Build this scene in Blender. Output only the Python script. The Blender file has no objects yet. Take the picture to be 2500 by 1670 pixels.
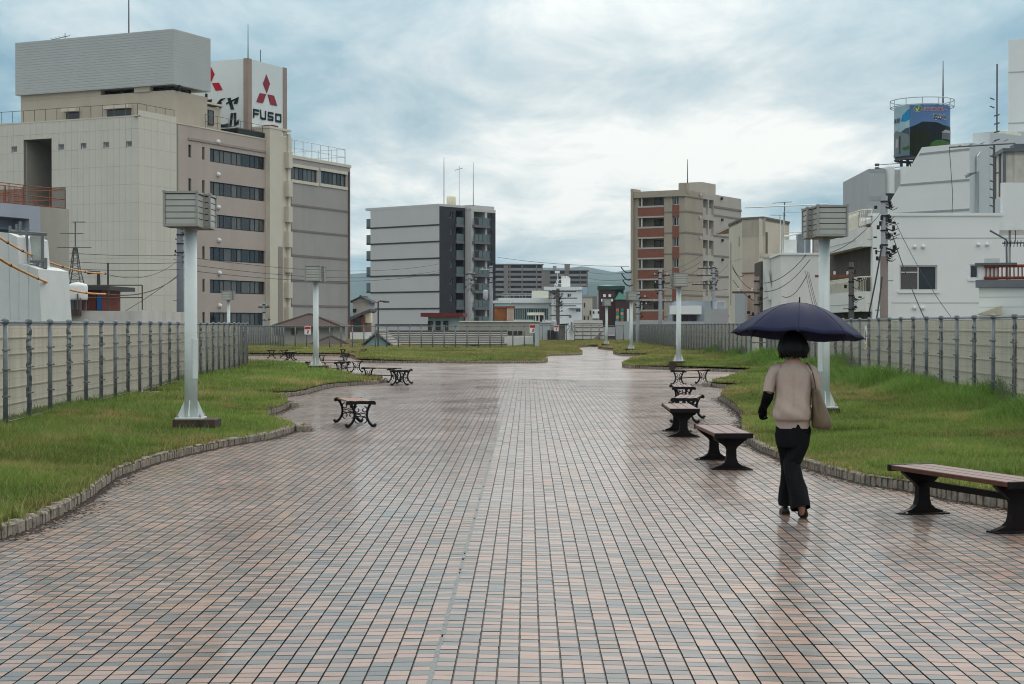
import bpy, bmesh, math, random
import numpy as np
from mathutils import Vector, Matrix
from mathutils.geometry import tessellate_polygon
R = math.radians
random.seed(7); rng = np.random.default_rng(7)
sc = bpy.context.scene
COL = sc.collection
# ------------------------------------------------------------------ camera
FL, CX, CY, HY, EYE = 4045.0, 1250.0, 835.0, 795.0, 1.6      # lens in photo pixels, centre, horizon, eye height
YAW = math.atan(37.6 / FL); PITCH = math.atan((CY - HY) / FL)
cam_d = bpy.data.cameras.new('camera'); cam = bpy.data.objects.new('camera', cam_d); COL.objects.link(cam)
cam_d.sensor_width = 36.0; cam_d.lens = FL / 2500.0 * 36.0
cam_d.clip_start = 0.1; cam_d.clip_end = 40000
cam.location = (0, 0, EYE); cam.rotation_euler = (R(90) - PITCH, 0, YAW)
sc.camera = cam
# ------------------------------------------------------------------ sky and sun
SUN_EL, SUN_AZ = R(38), R(14)          # azimuth clockwise from +Y: in front, a little to the right
w = bpy.data.worlds.new('World'); sc.world = w; w.use_nodes = True
def build_world():
    nt = w.node_tree; nt.nodes.clear()
    N = lambda t, **k: mk(nt, t, **k)
    L = nt.links.new
    out = N('ShaderNodeOutputWorld'); bg = N('ShaderNodeBackground'); bg.inputs['Strength'].default_value = 0.1
    L(bg.outputs[0], out.inputs[0])
    sky = N('ShaderNodeTexSky'); sky.sky_type = 'NISHITA'; sky.sun_disc = False
    sky.sun_elevation = SUN_EL; sky.sun_rotation = SUN_AZ; sky.air_density = 1.0; sky.dust_density = 2.0; sky.ozone_density = 2.0
    tc = N('ShaderNodeTexCoord'); sep = N('ShaderNodeSeparateXYZ'); L(tc.outputs['Generated'], sep.inputs[0])
    # cloud layer seen in perspective: direction projected on a plane overhead
    zz = N('ShaderNodeMath', operation='MAXIMUM'); L(sep.outputs['Z'], zz.inputs[0]); zz.inputs[1].default_value = 0.0
    za = N('ShaderNodeMath', operation='ADD'); L(zz.outputs[0], za.inputs[0]); za.inputs[1].default_value = 0.075
    dx = N('ShaderNodeMath', operation='DIVIDE'); L(sep.outputs['X'], dx.inputs[0]); L(za.outputs[0], dx.inputs[1])
    dy = N('ShaderNodeMath', operation='DIVIDE'); L(sep.outputs['Y'], dy.inputs[0]); L(za.outputs[0], dy.inputs[1])
    cb = N('ShaderNodeCombineXYZ'); L(dx.outputs[0], cb.inputs[0]); L(dy.outputs[0], cb.inputs[1])
    def noise(scale, loc, detail=8, rough=0.55, dist=0.0, sx=1, sy=1):
        m = N('ShaderNodeMapping'); L(cb.outputs[0], m.inputs[0]); m.inputs['Location'].default_value = loc; m.inputs['Scale'].default_value = (sx, sy, 1)
        n = N('ShaderNodeTexNoise'); L(m.outputs[0], n.inputs['Vector']); n.inputs['Scale'].default_value = scale
        n.inputs['Detail'].default_value = detail; n.inputs['Roughness'].default_value = rough; n.inputs['Distortion'].default_value = dist
        return n.outputs['Fac']
    def ramp(fac, stops):
        r = N('ShaderNodeValToRGB'); L(fac, r.inputs[0]); e = r.color_ramp.elements
        while len(e) < len(stops): e.new(0.5)
        for k, (p, c) in enumerate(stops): e[k].position = p; e[k].color = (*c, 1) if len(c) == 3 else c
        return r.outputs[0]
    big = noise(0.62, (28.6, 36.8, 0), 9, 0.52, 0.25, 1.0, 0.55)
    fine = noise(2.3, (15.8, 32.0, 0), 12, 0.62, 0.45, 1.0, 0.42)
    low = noise(0.30, (17.8, 37.4, 0), 4, 0.5, 0.0, 1.0, 0.6)
    a1 = N('ShaderNodeMath', operation='MULTIPLY_ADD'); L(fine, a1.inputs[0]); a1.inputs[1].default_value = 0.55; L(big, a1.inputs[2])
    a2 = N('ShaderNodeMath', operation='MULTIPLY_ADD'); L(low, a2.inputs[0]); a2.inputs[1].default_value = 0.45; L(a1.outputs[0], a2.inputs[2])
    # brightening of the cloud round the hidden sun
    sd = Vector((math.sin(R(5)) * math.cos(R(8)), math.cos(R(5)) * math.cos(R(8)), math.sin(R(8))))
    dot = N('ShaderNodeVectorMath', operation='DOT_PRODUCT'); L(tc.outputs['Generated'], dot.inputs[0]); dot.inputs[1].default_value = sd
    mx = N('ShaderNodeMath', operation='MAXIMUM'); L(dot.outputs['Value'], mx.inputs[0]); mx.inputs[1].default_value = 0
    pw = N('ShaderNodeMath', operation='POWER'); L(mx.outputs[0], pw.inputs[0]); pw.inputs[1].default_value = 80
    a3 = N('ShaderNodeMath', operation='MULTIPLY_ADD'); L(pw.outputs[0], a3.inputs[0]); a3.inputs[1].default_value = 0.19; L(a2.outputs[0], a3.inputs[2])
    lowc = N('ShaderNodeMapRange'); L(zz.outputs[0], lowc.inputs['Value']); lowc.inputs['From Min'].default_value = 0.0; lowc.inputs['From Max'].default_value = 0.07; lowc.inputs['To Min'].default_value = -0.09; lowc.inputs['To Max'].default_value = 0.0
    a4 = N('ShaderNodeMath', operation='ADD'); L(a3.outputs[0], a4.inputs[0]); L(lowc.outputs[0], a4.inputs[1]); a3 = a4
    ccol = ramp(a3.outputs[0], [(0.72, (0.27, 0.43, 0.52)), (0.88, (0.40, 0.53, 0.59)), (1.0, (0.58, 0.68, 0.71)), (1.0, (0.58, 0.68, 0.71))])
    # ramp input is clamped to 1, so scale first
    for l in list(nt.links):
        if l.to_socket == ccol.node.inputs[0]: nt.links.remove(l)
    mr = N('ShaderNodeMapRange'); L(a3.outputs[0], mr.inputs['Value']); mr.inputs['From Min'].default_value = 0.83; mr.inputs['From Max'].default_value = 1.25
    L(mr.outputs[0], ccol.node.inputs[0])
    e = ccol.node.color_ramp.elements
    for k, (p, c) in enumerate([(0.05, (0.175, 0.335, 0.44)), (0.36, (0.325, 0.47, 0.545)), (0.66, (0.55, 0.64, 0.67)), (0.98, (0.88, 0.89, 0.86))]):
        e[k].position = p; e[k].color = (*c, 1)
    up = N('ShaderNodeVectorMath', operation='SCALE'); L(ccol, up.inputs[0]); up.inputs['Scale'].default_value = 10.0
    # thin low sky near the horizon lets the clear sky through
    hz = N('ShaderNodeMapRange'); L(zz.outputs[0], hz.inputs['Value']); hz.inputs['From Min'].default_value = 0.0; hz.inputs['From Max'].default_value = 0.12
    hz.inputs['To Min'].default_value = 0.92; hz.inputs['To Max'].default_value = 0.95
    mix = N('ShaderNodeMix', data_type='RGBA'); L(hz.outputs[0], mix.inputs[0]); L(sky.outputs[0], mix.inputs[6]); L(up.outputs[0], mix.inputs[7])
    # an overcast dome is brighter overhead than at the horizon
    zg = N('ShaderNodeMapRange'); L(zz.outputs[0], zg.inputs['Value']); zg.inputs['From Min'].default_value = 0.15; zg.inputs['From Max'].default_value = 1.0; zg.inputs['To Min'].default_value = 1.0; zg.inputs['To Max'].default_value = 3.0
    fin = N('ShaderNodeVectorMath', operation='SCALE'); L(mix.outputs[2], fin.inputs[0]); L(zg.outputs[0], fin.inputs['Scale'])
    # unseen higher sky shifted to warm grey so its light is less blue
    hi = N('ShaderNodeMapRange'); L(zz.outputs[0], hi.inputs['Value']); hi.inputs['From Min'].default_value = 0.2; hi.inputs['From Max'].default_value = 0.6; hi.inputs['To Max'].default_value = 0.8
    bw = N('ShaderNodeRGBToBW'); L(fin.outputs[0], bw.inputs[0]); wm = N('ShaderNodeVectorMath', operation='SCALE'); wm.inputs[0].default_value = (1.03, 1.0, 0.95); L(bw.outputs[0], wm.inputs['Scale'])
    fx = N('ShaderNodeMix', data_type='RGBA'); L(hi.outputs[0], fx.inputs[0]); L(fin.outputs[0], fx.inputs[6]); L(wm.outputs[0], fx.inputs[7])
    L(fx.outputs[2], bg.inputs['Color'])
def mk(nt, t, **k):
    n = nt.nodes.new(t)
    for a, b in k.items(): setattr(n, a, b)
    return n
build_world()
sun_d = bpy.data.lights.new('sun', 'SUN'); sun = bpy.data.objects.new('sun', sun_d); COL.objects.link(sun)
sun_d.energy = 1.0; sun_d.angle = R(35); sun_d.color = (1.0, 0.96, 0.9)
sdir = Vector((math.sin(SUN_AZ) * math.cos(SUN_EL), math.cos(SUN_AZ) * math.cos(SUN_EL), math.sin(SUN_EL)))
sun.rotation_euler = sdir.to_track_quat('Z', 'Y').to_euler(); sun.location = (0, 0, 60)
vs = sc.view_settings; vs.view_transform = 'Standard'; vs.look = 'None'; vs.exposure = 0.2; vs.gamma = 1.0; vs.use_curve_mapping = False
sc.render.engine = 'CYCLES'; sc.cycles.use_denoising = True; sc.cycles.pixel_filter_type = 'BLACKMAN_HARRIS'; sc.cycles.filter_width = 1.1; sc.cycles.max_bounces = 6; sc.cycles.diffuse_bounces = 3
sc.cycles.glossy_bounces = 3; sc.cycles.transparent_max_bounces = 12; sc.cycles.volume_bounces = 1; sc.cycles.caustics_reflective = False; sc.cycles.caustics_refractive = False
# ------------------------------------------------------------------ measuring: photo pixel -> place
_fw = Vector((-math.sin(YAW), math.cos(YAW), 0)); _rt = Vector((math.cos(YAW), math.sin(YAW), 0))
def ray(px, py):                       # direction with forward component 1
    up = (CY - py) / FL; c, s = math.cos(PITCH), math.sin(PITCH)
    f = c + up * s; z = -s + up * c
    return (_fw * f + _rt * ((px - CX) / FL) + Vector((0, 0, z))) / f
def at(px, py, d): return Vector((0, 0, EYE)) + ray(px, py) * d
CROWN, XS = 0.016, -0.44
def gz(x): return -CROWN * min(abs(x - XS), 5.0)
def G(px, py, h=0.0):                  # point of the ground (crowned, plus h) seen at that pixel
    r = ray(px, py); z = h; p = None
    for _ in range(12):
        t = (z - EYE) / r.z; p = Vector((0, 0, EYE)) + r * t; z = h + gz(p.x)
    return p
# ------------------------------------------------------------------ mesh helpers
class MB:
    def __init__(s): s.v = []; s.f = []
    def add(s, vs_, fs):
        n = len(s.v); s.v += [tuple(p) for p in vs_]; s.f += [tuple(i + n for i in f) for f in fs]; return s
    def box(s, a, b, bev=0.0):
        (x0, y0, z0), (x1, y1, z1) = a, b
        if bev <= 0:
            v = [(x0,y0,z0),(x1,y0,z0),(x1,y1,z0),(x0,y1,z0),(x0,y0,z1),(x1,y0,z1),(x1,y1,z1),(x0,y1,z1)]
            return s.add(v, [(0,3,2,1),(4,5,6,7),(0,1,5,4),(1,2,6,5),(2,3,7,6),(3,0,4,7)])
        e = bev
        v = [(x0,y0,z0),(x1,y0,z0),(x1,y1,z0),(x0,y1,z0),(x0,y0,z1-e),(x1,y0,z1-e),(x1,y1,z1-e),(x0,y1,z1-e),
             (x0+e,y0+e,z1),(x1-e,y0+e,z1),(x1-e,y1-e,z1),(x0+e,y1-e,z1)]
        return s.add(v, [(0,3,2,1),(8,9,10,11),(0,1,5,4),(1,2,6,5),(2,3,7,6),(3,0,4,7),(4,5,9,8),(5,6,10,9),(6,7,11,10),(7,4,8,11)])
    def cbox(s, c, sz, rz=0.0):
        cx, cy, cz = c; hx, hy, hz = sz[0]/2, sz[1]/2, sz[2]/2; co, si = math.cos(rz), math.sin(rz)
        v = []
        for dz in (-hz, hz):
            for dx, dy in ((-hx,-hy),(hx,-hy),(hx,hy),(-hx,hy)): v.append((cx+dx*co-dy*si, cy+dx*si+dy*co, cz+dz))
        return s.add(v, [(0,3,2,1),(4,5,6,7),(0,1,5,4),(1,2,6,5),(2,3,7,6),(3,0,4,7)])
    def prism(s, poly, z0, z1):        # poly ccw in xy
        n = len(poly); v = [(x, y, z0) for x, y in poly] + [(x, y, z1) for x, y in poly]
        return s.add(v, [tuple(range(n))[::-1], tuple(range(n, 2*n))] + [(i, (i+1) % n, n+(i+1) % n, n+i) for i in range(n)])
    def extr(s, poly, o, ax, ay, d):   # 2-D outline in plane (ax,ay) at o, thickness vector d
        o, ax, ay, d = Vector(o), Vector(ax), Vector(ay), Vector(d); n = len(poly)
        v = [o + ax*p + ay*q for p, q in poly]; v += [p + d for p in v]
        return s.add(v, [tuple(range(n))[::-1], tuple(range(n, 2*n))] + [(i, (i+1) % n, n+(i+1) % n, n+i) for i in range(n)])
    def tube(s, pts, r, n=6, cap=True):
        pts = [Vector(p) for p in pts]; m = len(pts); rs = r if isinstance(r, (list, tuple)) else [r]*m
        t0 = (pts[1]-pts[0]).normalized(); ref = Vector((0,0,1)) if abs(t0.z) < 0.9 else Vector((1,0,0)); V = []
        for i, p in enumerate(pts):
            t = (pts[min(i+1,m-1)] - pts[max(i-1,0)]).normalized()
            a = ref - t*ref.dot(t); a.normalize(); ref = a; b = t.cross(a)
            for k in range(n):
                q = 2*math.pi*k/n; V.append(p + (a*math.cos(q) + b*math.sin(q))*rs[i])
        F = [(i*n+k, i*n+(k+1)%n, (i+1)*n+(k+1)%n, (i+1)*n+k) for i in range(m-1) for k in range(n)]
        if cap: F += [tuple(range(n))[::-1], tuple(range((m-1)*n, m*n))]
        return s.add(V, F)
    def lathe(s, c, prof, n=12):       # prof = [(r, z)...] bottom to top
        cx, cy, cz = c; m = len(prof); V = [(cx+r*math.cos(2*math.pi*k/n), cy+r*math.sin(2*math.pi*k/n), cz+z) for r, z in prof for k in range(n)]
        F = [(i*n+k, i*n+(k+1)%n, (i+1)*n+(k+1)%n, (i+1)*n+k) for i in range(m-1) for k in range(n)]
        F += [tuple(range(n))[::-1], tuple(range((m-1)*n, m*n))]
        return s.add(V, F)
    def loft(s, rings, cap0=True, cap1=True):
        n = len(rings[0]); V = [p for r in rings for p in r]
        F = [(i*n+k, i*n+(k+1)%n, (i+1)*n+(k+1)%n, (i+1)*n+k) for i in range(len(rings)-1) for k in range(n)]
        if cap0: F.append(tuple(range(n))[::-1])
        if cap1: F.append(tuple(range((len(rings)-1)*n, len(rings)*n)))
        return s.add(V, F)
    def mesh(s, name, m, smooth=False):
        me = bpy.data.meshes.new(name); me.from_pydata(s.v, [], s.f); me.update()
        if m: me.materials.append(m)
        if smooth: me.polygons.foreach_set('use_smooth', [True]*len(me.polygons))
        return me
    def obj(s, name, m, parent=None, smooth=False, **kw): return link(name, s.mesh(name, m, smooth), parent, **kw)
def link(name, data, parent=None, loc=None, rz=None, label=None, cat=None, group=None, kind=None):
    o = bpy.data.objects.new(name, data); COL.objects.link(o)
    if parent is not None: o.parent = parent
    if loc is not None: o.location = loc
    if rz is not None: o.rotation_euler = (0, 0, rz)
    if label: o['label'] = label
    if cat: o['category'] = cat
    if group: o['group'] = group
    if kind: o['kind'] = kind
    return o
def thing(name, label, cat, loc=(0,0,0), rz=0.0, group=None, kind=None):
    return link(name, None, None, loc, rz, label, cat, group, kind)
def dup(root, loc, rz, label):
    r = root.copy(); COL.objects.link(r); r.location = loc; r.rotation_euler = (0, 0, rz); r['label'] = label
    for ch in list(root.children):
        c = ch.copy(); COL.objects.link(c); c.parent = r
        for g in list(ch.children):
            q = g.copy(); COL.objects.link(q); q.parent = c
    return r
def smooth_by_angle(o, ang=40):
    me = o.data; me.polygons.foreach_set('use_smooth', [True]*len(me.polygons))
    try: me.set_sharp_from_angle(angle=R(ang))
    except Exception: pass
    return o
# ------------------------------------------------------------------ materials
_MAT = {}
def mat(name, col, rough=0.6, var=0.12, scale=3.0, streak=0.0, metal=0.0, spec=0.2, bump=0.0, stain=None, stain_amt=0.5, coat=0.0):
    if name in _MAT: return _MAT[name]
    m = bpy.data.materials.new(name); m.use_nodes = True; nt = m.node_tree; L = nt.links.new
    b = nt.nodes['Principled BSDF']; b.inputs['Roughness'].default_value = rough; b.inputs['Metallic'].default_value = metal
    b.inputs['Specular IOR Level'].default_value = spec; b.inputs['Coat Weight'].default_value = coat
    g = mk(nt, 'ShaderNodeNewGeometry')
    n = mk(nt, 'ShaderNodeTexNoise'); L(g.outputs['Position'], n.inputs['Vector']); n.inputs['Scale'].default_value = scale; n.inputs['Detail'].default_value = 6; n.inputs['Roughness'].default_value = 0.65
    r = mk(nt, 'ShaderNodeMapRange'); L(n.outputs['Fac'], r.inputs['Value']); r.inputs['From Min'].default_value = 0.25; r.inputs['From Max'].default_value = 0.75
    r.inputs['To Min'].default_value = 1 - var; r.inputs['To Max'].default_value = 1 + var
    sv = mk(nt, 'ShaderNodeVectorMath', operation='SCALE'); sv.inputs[0].default_value = col; L(r.outputs[0], sv.inputs['Scale'])
    cur = sv.outputs[0]
    if streak > 0:                     # rain streaks running down the surface
        mp = mk(nt, 'ShaderNodeMapping'); L(g.outputs['Position'], mp.inputs[0]); mp.inputs['Scale'].default_value = (1, 1, 0.06)
        s2 = mk(nt, 'ShaderNodeTexNoise'); L(mp.outputs[0], s2.inputs['Vector']); s2.inputs['Scale'].default_value = scale*1.6; s2.inputs['Detail'].default_value = 5
        r2 = mk(nt, 'ShaderNodeMapRange'); L(s2.outputs['Fac'], r2.inputs['Value']); r2.inputs['From Min'].default_value = 0.5; r2.inputs['From Max'].default_value = 0.78
        r2.inputs['To Max'].default_value = streak
        mx = mk(nt, 'ShaderNodeMix', data_type='RGBA'); L(r2.outputs[0], mx.inputs[0]); L(cur, mx.inputs[6])
        mx.inputs[7].default_value = (*(stain or tuple(c*0.35 for c in col)), 1); cur = mx.outputs[2]
    elif stain:
        n3 = mk(nt, 'ShaderNodeTexNoise'); L(g.outputs['Position'], n3.inputs['Vector']); n3.inputs['Scale'].default_value = scale*0.7; n3.inputs['Detail'].default_value = 8; n3.inputs['Roughness'].default_value = 0.7
        r3 = mk(nt, 'ShaderNodeMapRange'); L(n3.outputs['Fac'], r3.inputs['Value']); r3.inputs['From Min'].default_value = 0.5; r3.inputs['From Max'].default_value = 0.7; r3.inputs['To Max'].default_value = stain_amt
        mx = mk(nt, 'ShaderNodeMix', data_type='RGBA'); L(r3.outputs[0], mx.inputs[0]); L(cur, mx.inputs[6]); mx.inputs[7].default_value = (*stain, 1); cur = mx.outputs[2]
    L(cur, b.inputs['Base Color'])
    if bump > 0:
        n4 = mk(nt, 'ShaderNodeTexNoise'); L(g.outputs['Position'], n4.inputs['Vector']); n4.inputs['Scale'].default_value = scale*12; n4.inputs['Detail'].default_value = 4
        bp = mk(nt, 'ShaderNodeBump'); bp.inputs['Strength'].default_value = bump; bp.inputs['Distance'].default_value = 0.01; L(n4.outputs['Fac'], bp.inputs['Height']); L(bp.outputs[0], b.inputs['Normal'])
    _MAT[name] = m; return m
GLASS = mat('window_glass', (0.02, 0.022, 0.025), rough=0.06, var=0.3, scale=0.4, spec=0.6)
BLIND = mat('window_glass_with_blind', (0.10, 0.095, 0.085), rough=0.10, var=0.25, scale=0.5, spec=0.6)
# ------------------------------------------------------------------ ground: deck, paving, lawns, kerbs
GZ = -6.5
def inside(poly, X, Y):
    r = np.zeros(X.shape, bool); n = len(poly)
    for i in range(n):
        x0, y0 = poly[i]; x1, y1 = poly[(i+1) % n]
        if y0 == y1: continue
        c = ((y0 > Y) != (y1 > Y)) & (X < (x1-x0)*(Y-y0)/(y1-y0) + x0); r ^= c
    return r
def gpts(lst):
    return [(lambda p: (p.x, p.y))(G(*t)) for t in lst]
def spline(pts, step):                 # Catmull-Rom through points, resampled
    P = [Vector((x, y, 0)) for x, y in pts]; out = []
    for i in range(len(P)-1):
        a, b, c, d = P[max(i-1,0)], P[i], P[i+1], P[min(i+2,len(P)-1)]
        n = max(2, int((c-b).length/step*3))
        for k in range(n):
            t = k/n; out.append(0.5*((2*b) + (c-a)*t + (2*a-5*b+4*c-d)*t*t + (3*b-a-3*c+d)*t**3))
    out.append(P[-1]); L = [0.0]
    for i in range(1, len(out)): L.append(L[-1] + (out[i]-out[i-1]).length)
    res = []; s = 0.0; j = 0
    while s <= L[-1]:
        while j < len(L)-2 and L[j+1] < s: j += 1
        t = (s-L[j])/max(1e-6, L[j+1]-L[j]); p = out[j].lerp(out[j+1], t); res.append((p.x, p.y)); s += step
    return res
KA = [(-6.3, 4.0), (-5.6, 6.5), (-4.95, 8.6), (-4.45, 10.2)] + gpts([(0,1315.5),(50,1302),(122,1271.5),(164,1250),(193,1231),(226,1212),(264,1181.6),(287,1166),(337,1147),(400,1126),(480,1106),(560,1089),(656,1072),(712,1056),(741,1046),
      (742,1038,.1),(724,1032,.1),(690,1024,.1),(662,1018,.1),(645,1012,.1),(656,1013),(684,1005),(714,990),(715,982,.1),(704,979,.1),(690,976,.1),(660,972,.1),(620,968,.1)]) + [(-9.6, 36.2)]
KB = [(-9.6, 37.9)] + gpts([(611,968),(675,970),(712,968),(741,963),(769,955.6),(787,951),(806,946.6),(862,941.5),(918,937),(936,932),(938,926,.1),(926,922.5,.1),(892,919.6,.1),(845,917,.1),(815,911,.1),(799,905,.1),(770,899,.1),(735,894,.1),(700,890,.1),(640,887,.1)]) + [(-16.5, 74)]
KC = [(-18.5, 92)] + gpts([(640,869.5),(720,869.5),(800,869.5),(845,871),(866,877),(872,883),(900,885.5),(1040,886.6),(1200,887.5),(1310,887),(1336,883.5),(1334,875),(1337,869.5),(1380,868),(1418,866.3),(1420,862),(1413,853),(1413,849),(1440,847.5),(1460,847.8),(1462,852),(1499,857),(1497,862.5),(1511,867.5),(1550,870),(1586,871.5),(1560,879),(1530,888),(1519,894.5),(1530,899),(1580,901),(1723,906),(1820,910),(1836,912.5),(1790,922,.1),(1763,930,.1),(1743,932,.1),(1727,935,.1),(1725,941),(1753,946.5),(1794,948.8),(1846,949.5),(1850,950),(1796,953,.1),(1773,958,.1),(1758,966,.1),(1759,977),(1784,993),(1804,1011),(1814,1028),(1811,1050),(1818,1070),(1845,1095),(1893,1117),(1958,1140),(2027,1160),(2100,1180),(2168,1191),(2236,1203),(2321,1221),(2406,1235),(2483,1247),(2560,1262),(2680,1290)]) + [(5.6, 9.0), (7.0, 5.5), (7.6, 4.0)]
SA, SB, SC = spline(KA, 0.094), spline(KB, 0.094), spline(KC, 0.094)
PAVE = KA + KB + KC                    # outline of the paved area
PAVEs = SA[::3] + SB[::3] + SC[::3]
# deck sheet under everything on the roof
DARKJ = mat('wet_joint_dirt', (0.014, 0.010, 0.009), rough=0.5, var=0.3, scale=6)
deck = MB()
xs = [-24, XS-5, XS, XS+5, 24]
for (ya, yb, dz) in ((-6, 50, -0.008), (50, 180, -0.0015)):
    for i in range(4):
        a, b = xs[i], xs[i+1]
        deck.add([(a,ya,gz(a)+dz),(b,ya,gz(b)+dz),(b,yb,gz(b)+dz),(a,yb,gz(a)+dz)], [(0,1,2,3)])
def tile_material():
    m = bpy.data.materials.new('wet_paving_tile'); m.use_nodes = True; nt = m.node_tree; L = nt.links.new; b = nt.nodes['Principled BSDF']
    N = lambda t, **k: mk(nt, t, **k)
    g = N('ShaderNodeNewGeometry'); sep = N('ShaderNodeSeparateXYZ'); L(g.outputs['Position'], sep.inputs[0])
    def cell(out, off):
        a = N('ShaderNodeMath', operation='MULTIPLY_ADD'); L(out, a.inputs[0]); a.inputs[1].default_value = 10; a.inputs[2].default_value = off
        f = N('ShaderNodeMath', operation='FLOOR'); L(a.outputs[0], f.inputs[0]); fr = N('ShaderNodeMath', operation='FRACT'); L(a.outputs[0], fr.inputs[0]); return f.outputs[0], fr.outputs[0]
    ix, fx = cell(sep.outputs['X'], 0.4); iy, fy = cell(sep.outputs['Y'], -0.7)
    cb = N('ShaderNodeCombineXYZ'); L(ix, cb.inputs[0]); L(iy, cb.inputs[1])
    wn = N('ShaderNodeTexWhiteNoise', noise_dimensions='2D'); L(cb.outputs[0], wn.inputs['Vector'])
    cn = N('ShaderNodeTexWhiteNoise', noise_dimensions='1D'); L(ix, cn.inputs['W']); csep = N('ShaderNodeSeparateColor'); L(cn.outputs['Color'], csep.inputs[0])
    al = N('ShaderNodeMapRange'); L(csep.outputs['Red'], al.inputs['Value']); al.inputs['To Min'].default_value = 0.06; al.inputs['To Max'].default_value = 0.30
    r0 = N('ShaderNodeMath', operation='MULTIPLY'); L(csep.outputs['Green'], r0.inputs[0]); r0.inputs[1].default_value = 7.0
    sl = N('ShaderNodeMath', operation='MULTIPLY_ADD'); L(iy, sl.inputs[0]); L(al.outputs[0], sl.inputs[1]); L(r0.outputs[0], sl.inputs[2]); slf = N('ShaderNodeMath', operation='FLOOR'); L(sl.outputs[0], slf.inputs[0])
    s = N('ShaderNodeMath', operation='ADD'); L(slf.outputs[0], s.inputs[0]); L(iy, s.inputs[1])
    md = N('ShaderNodeMath', operation='FLOORED_MODULO'); L(s.outputs[0], md.inputs[0]); md.inputs[1].default_value = 2.0
    flip = N('ShaderNodeMath', operation='LESS_THAN'); L(wn.outputs['Value'], flip.inputs[0]); flip.inputs[1].default_value = 0.06
    x = N('ShaderNodeMath', operation='SUBTRACT'); L(md.outputs[0], x.inputs[0]); L(flip.outputs[0], x.inputs[1])
    ab = N('ShaderNodeMath', operation='ABSOLUTE'); L(x.outputs[0], ab.inputs[0])
    up = N('ShaderNodeMath', operation='GREATER_THAN'); L(wn.outputs['Value'], up.inputs[0]); up.inputs[1].default_value = 0.955
    mxm = N('ShaderNodeMath', operation='MAXIMUM'); L(ab.outputs[0], mxm.inputs[0]); L(up.outputs[0], mxm.inputs[1])
    mix = N('ShaderNodeMix', data_type='RGBA'); L(mxm.outputs[0], mix.inputs[0]); mix.inputs[6].default_value = (0.148, 0.138, 0.130, 1); mix.inputs[7].default_value = (0.310, 0.205, 0.158, 1)
    # per-tile tone and fine grain
    sepc = N('ShaderNodeSeparateColor'); L(wn.outputs['Color'], sepc.inputs[0])
    tone = N('ShaderNodeMapRange'); L(sepc.outputs['Green'], tone.inputs['Value']); tone.inputs['To Min'].default_value = 0.86; tone.inputs['To Max'].default_value = 1.12
    gr = N('ShaderNodeTexNoise'); L(g.outputs['Position'], gr.inputs['Vector']); gr.inputs['Scale'].default_value = 260; gr.inputs['Detail'].default_value = 3
    grr = N('ShaderNodeMapRange'); L(gr.outputs['Fac'], grr.inputs['Value']); grr.inputs['To Min'].default_value = 0.82; grr.inputs['To Max'].default_value = 1.18
    tm = N('ShaderNodeMath', operation='MULTIPLY'); L(tone.outputs[0], tm.inputs[0]); L(grr.outputs[0], tm.inputs[1])
    pn = N('ShaderNodeTexNoise'); L(g.outputs['Position'], pn.inputs['Vector']); pn.inputs['Scale'].default_value = 0.55; pn.inputs['Detail'].default_value = 5; pn.inputs['Roughness'].default_value = 0.6
    pr = N('ShaderNodeMapRange'); L(pn.outputs['Fac'], pr.inputs['Value']); pr.inputs['From Min'].default_value = 0.3; pr.inputs['From Max'].default_value = 0.7; pr.inputs['To Min'].default_value = 0.88; pr.inputs['To Max'].default_value = 1.06
    tm2 = N('ShaderNodeMath', operation='MULTIPLY'); L(tm.outputs[0], tm2.inputs[0]); L(pr.outputs[0], tm2.inputs[1])
    sv = N('ShaderNodeVectorMath', operation='SCALE'); L(mix.outputs[2], sv.inputs[0]); L(tm2.outputs[0], sv.inputs['Scale'])
    L(sv.outputs[0], b.inputs['Base Color'])
    b.inputs['Roughness'].default_value = 0.55; b.inputs['Specular IOR Level'].default_value = 0.12
    # water film: patchy
    wet = N('ShaderNodeMapRange'); L(pn.outputs['Fac'], wet.inputs['Value']); wet.inputs['From Min'].default_value = 0.35; wet.inputs['From Max'].default_value = 0.68
    wet.inputs['To Min'].default_value = 0.68; wet.inputs['To Max'].default_value = 0.50; L(wet.outputs[0], b.inputs['Coat Weight'])
    cr = N('ShaderNodeMapRange'); L(pn.outputs['Fac'], cr.inputs['Value']); cr.inputs['From Min'].default_value = 0.35; cr.inputs['From Max'].default_value = 0.7
    cr.inputs['To Min'].default_value = 0.09; cr.inputs['To Max'].default_value = 0.19; L(cr.outputs[0], b.inputs['Coat Roughness']); b.inputs['Coat IOR'].default_value = 1.33
    bp = N('ShaderNodeBump'); bp.inputs['Strength'].default_value = 0.25; bp.inputs['Distance'].default_value = 0.001; L(gr.outputs['Fac'], bp.inputs['Height']); L(bp.outputs[0], b.inputs['Normal'])
    return m
TILE = tile_material()
me = deck.mesh('plaza_deck', DARKJ); me.materials.append(TILE)
for i, p in enumerate(me.polygons): p.material_index = 1 if i >= 4 else 0
deck_o = link('plaza_deck', me, kind='structure')
# deck body: the block the plaza stands on
body = MB(); body.box((-23.9,-5.9,GZ), (23.9,179.9,-0.6)); body.obj('deck_body', mat('deck_concrete', (0.3,0.29,0.27), 0.85), deck_o)
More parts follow.
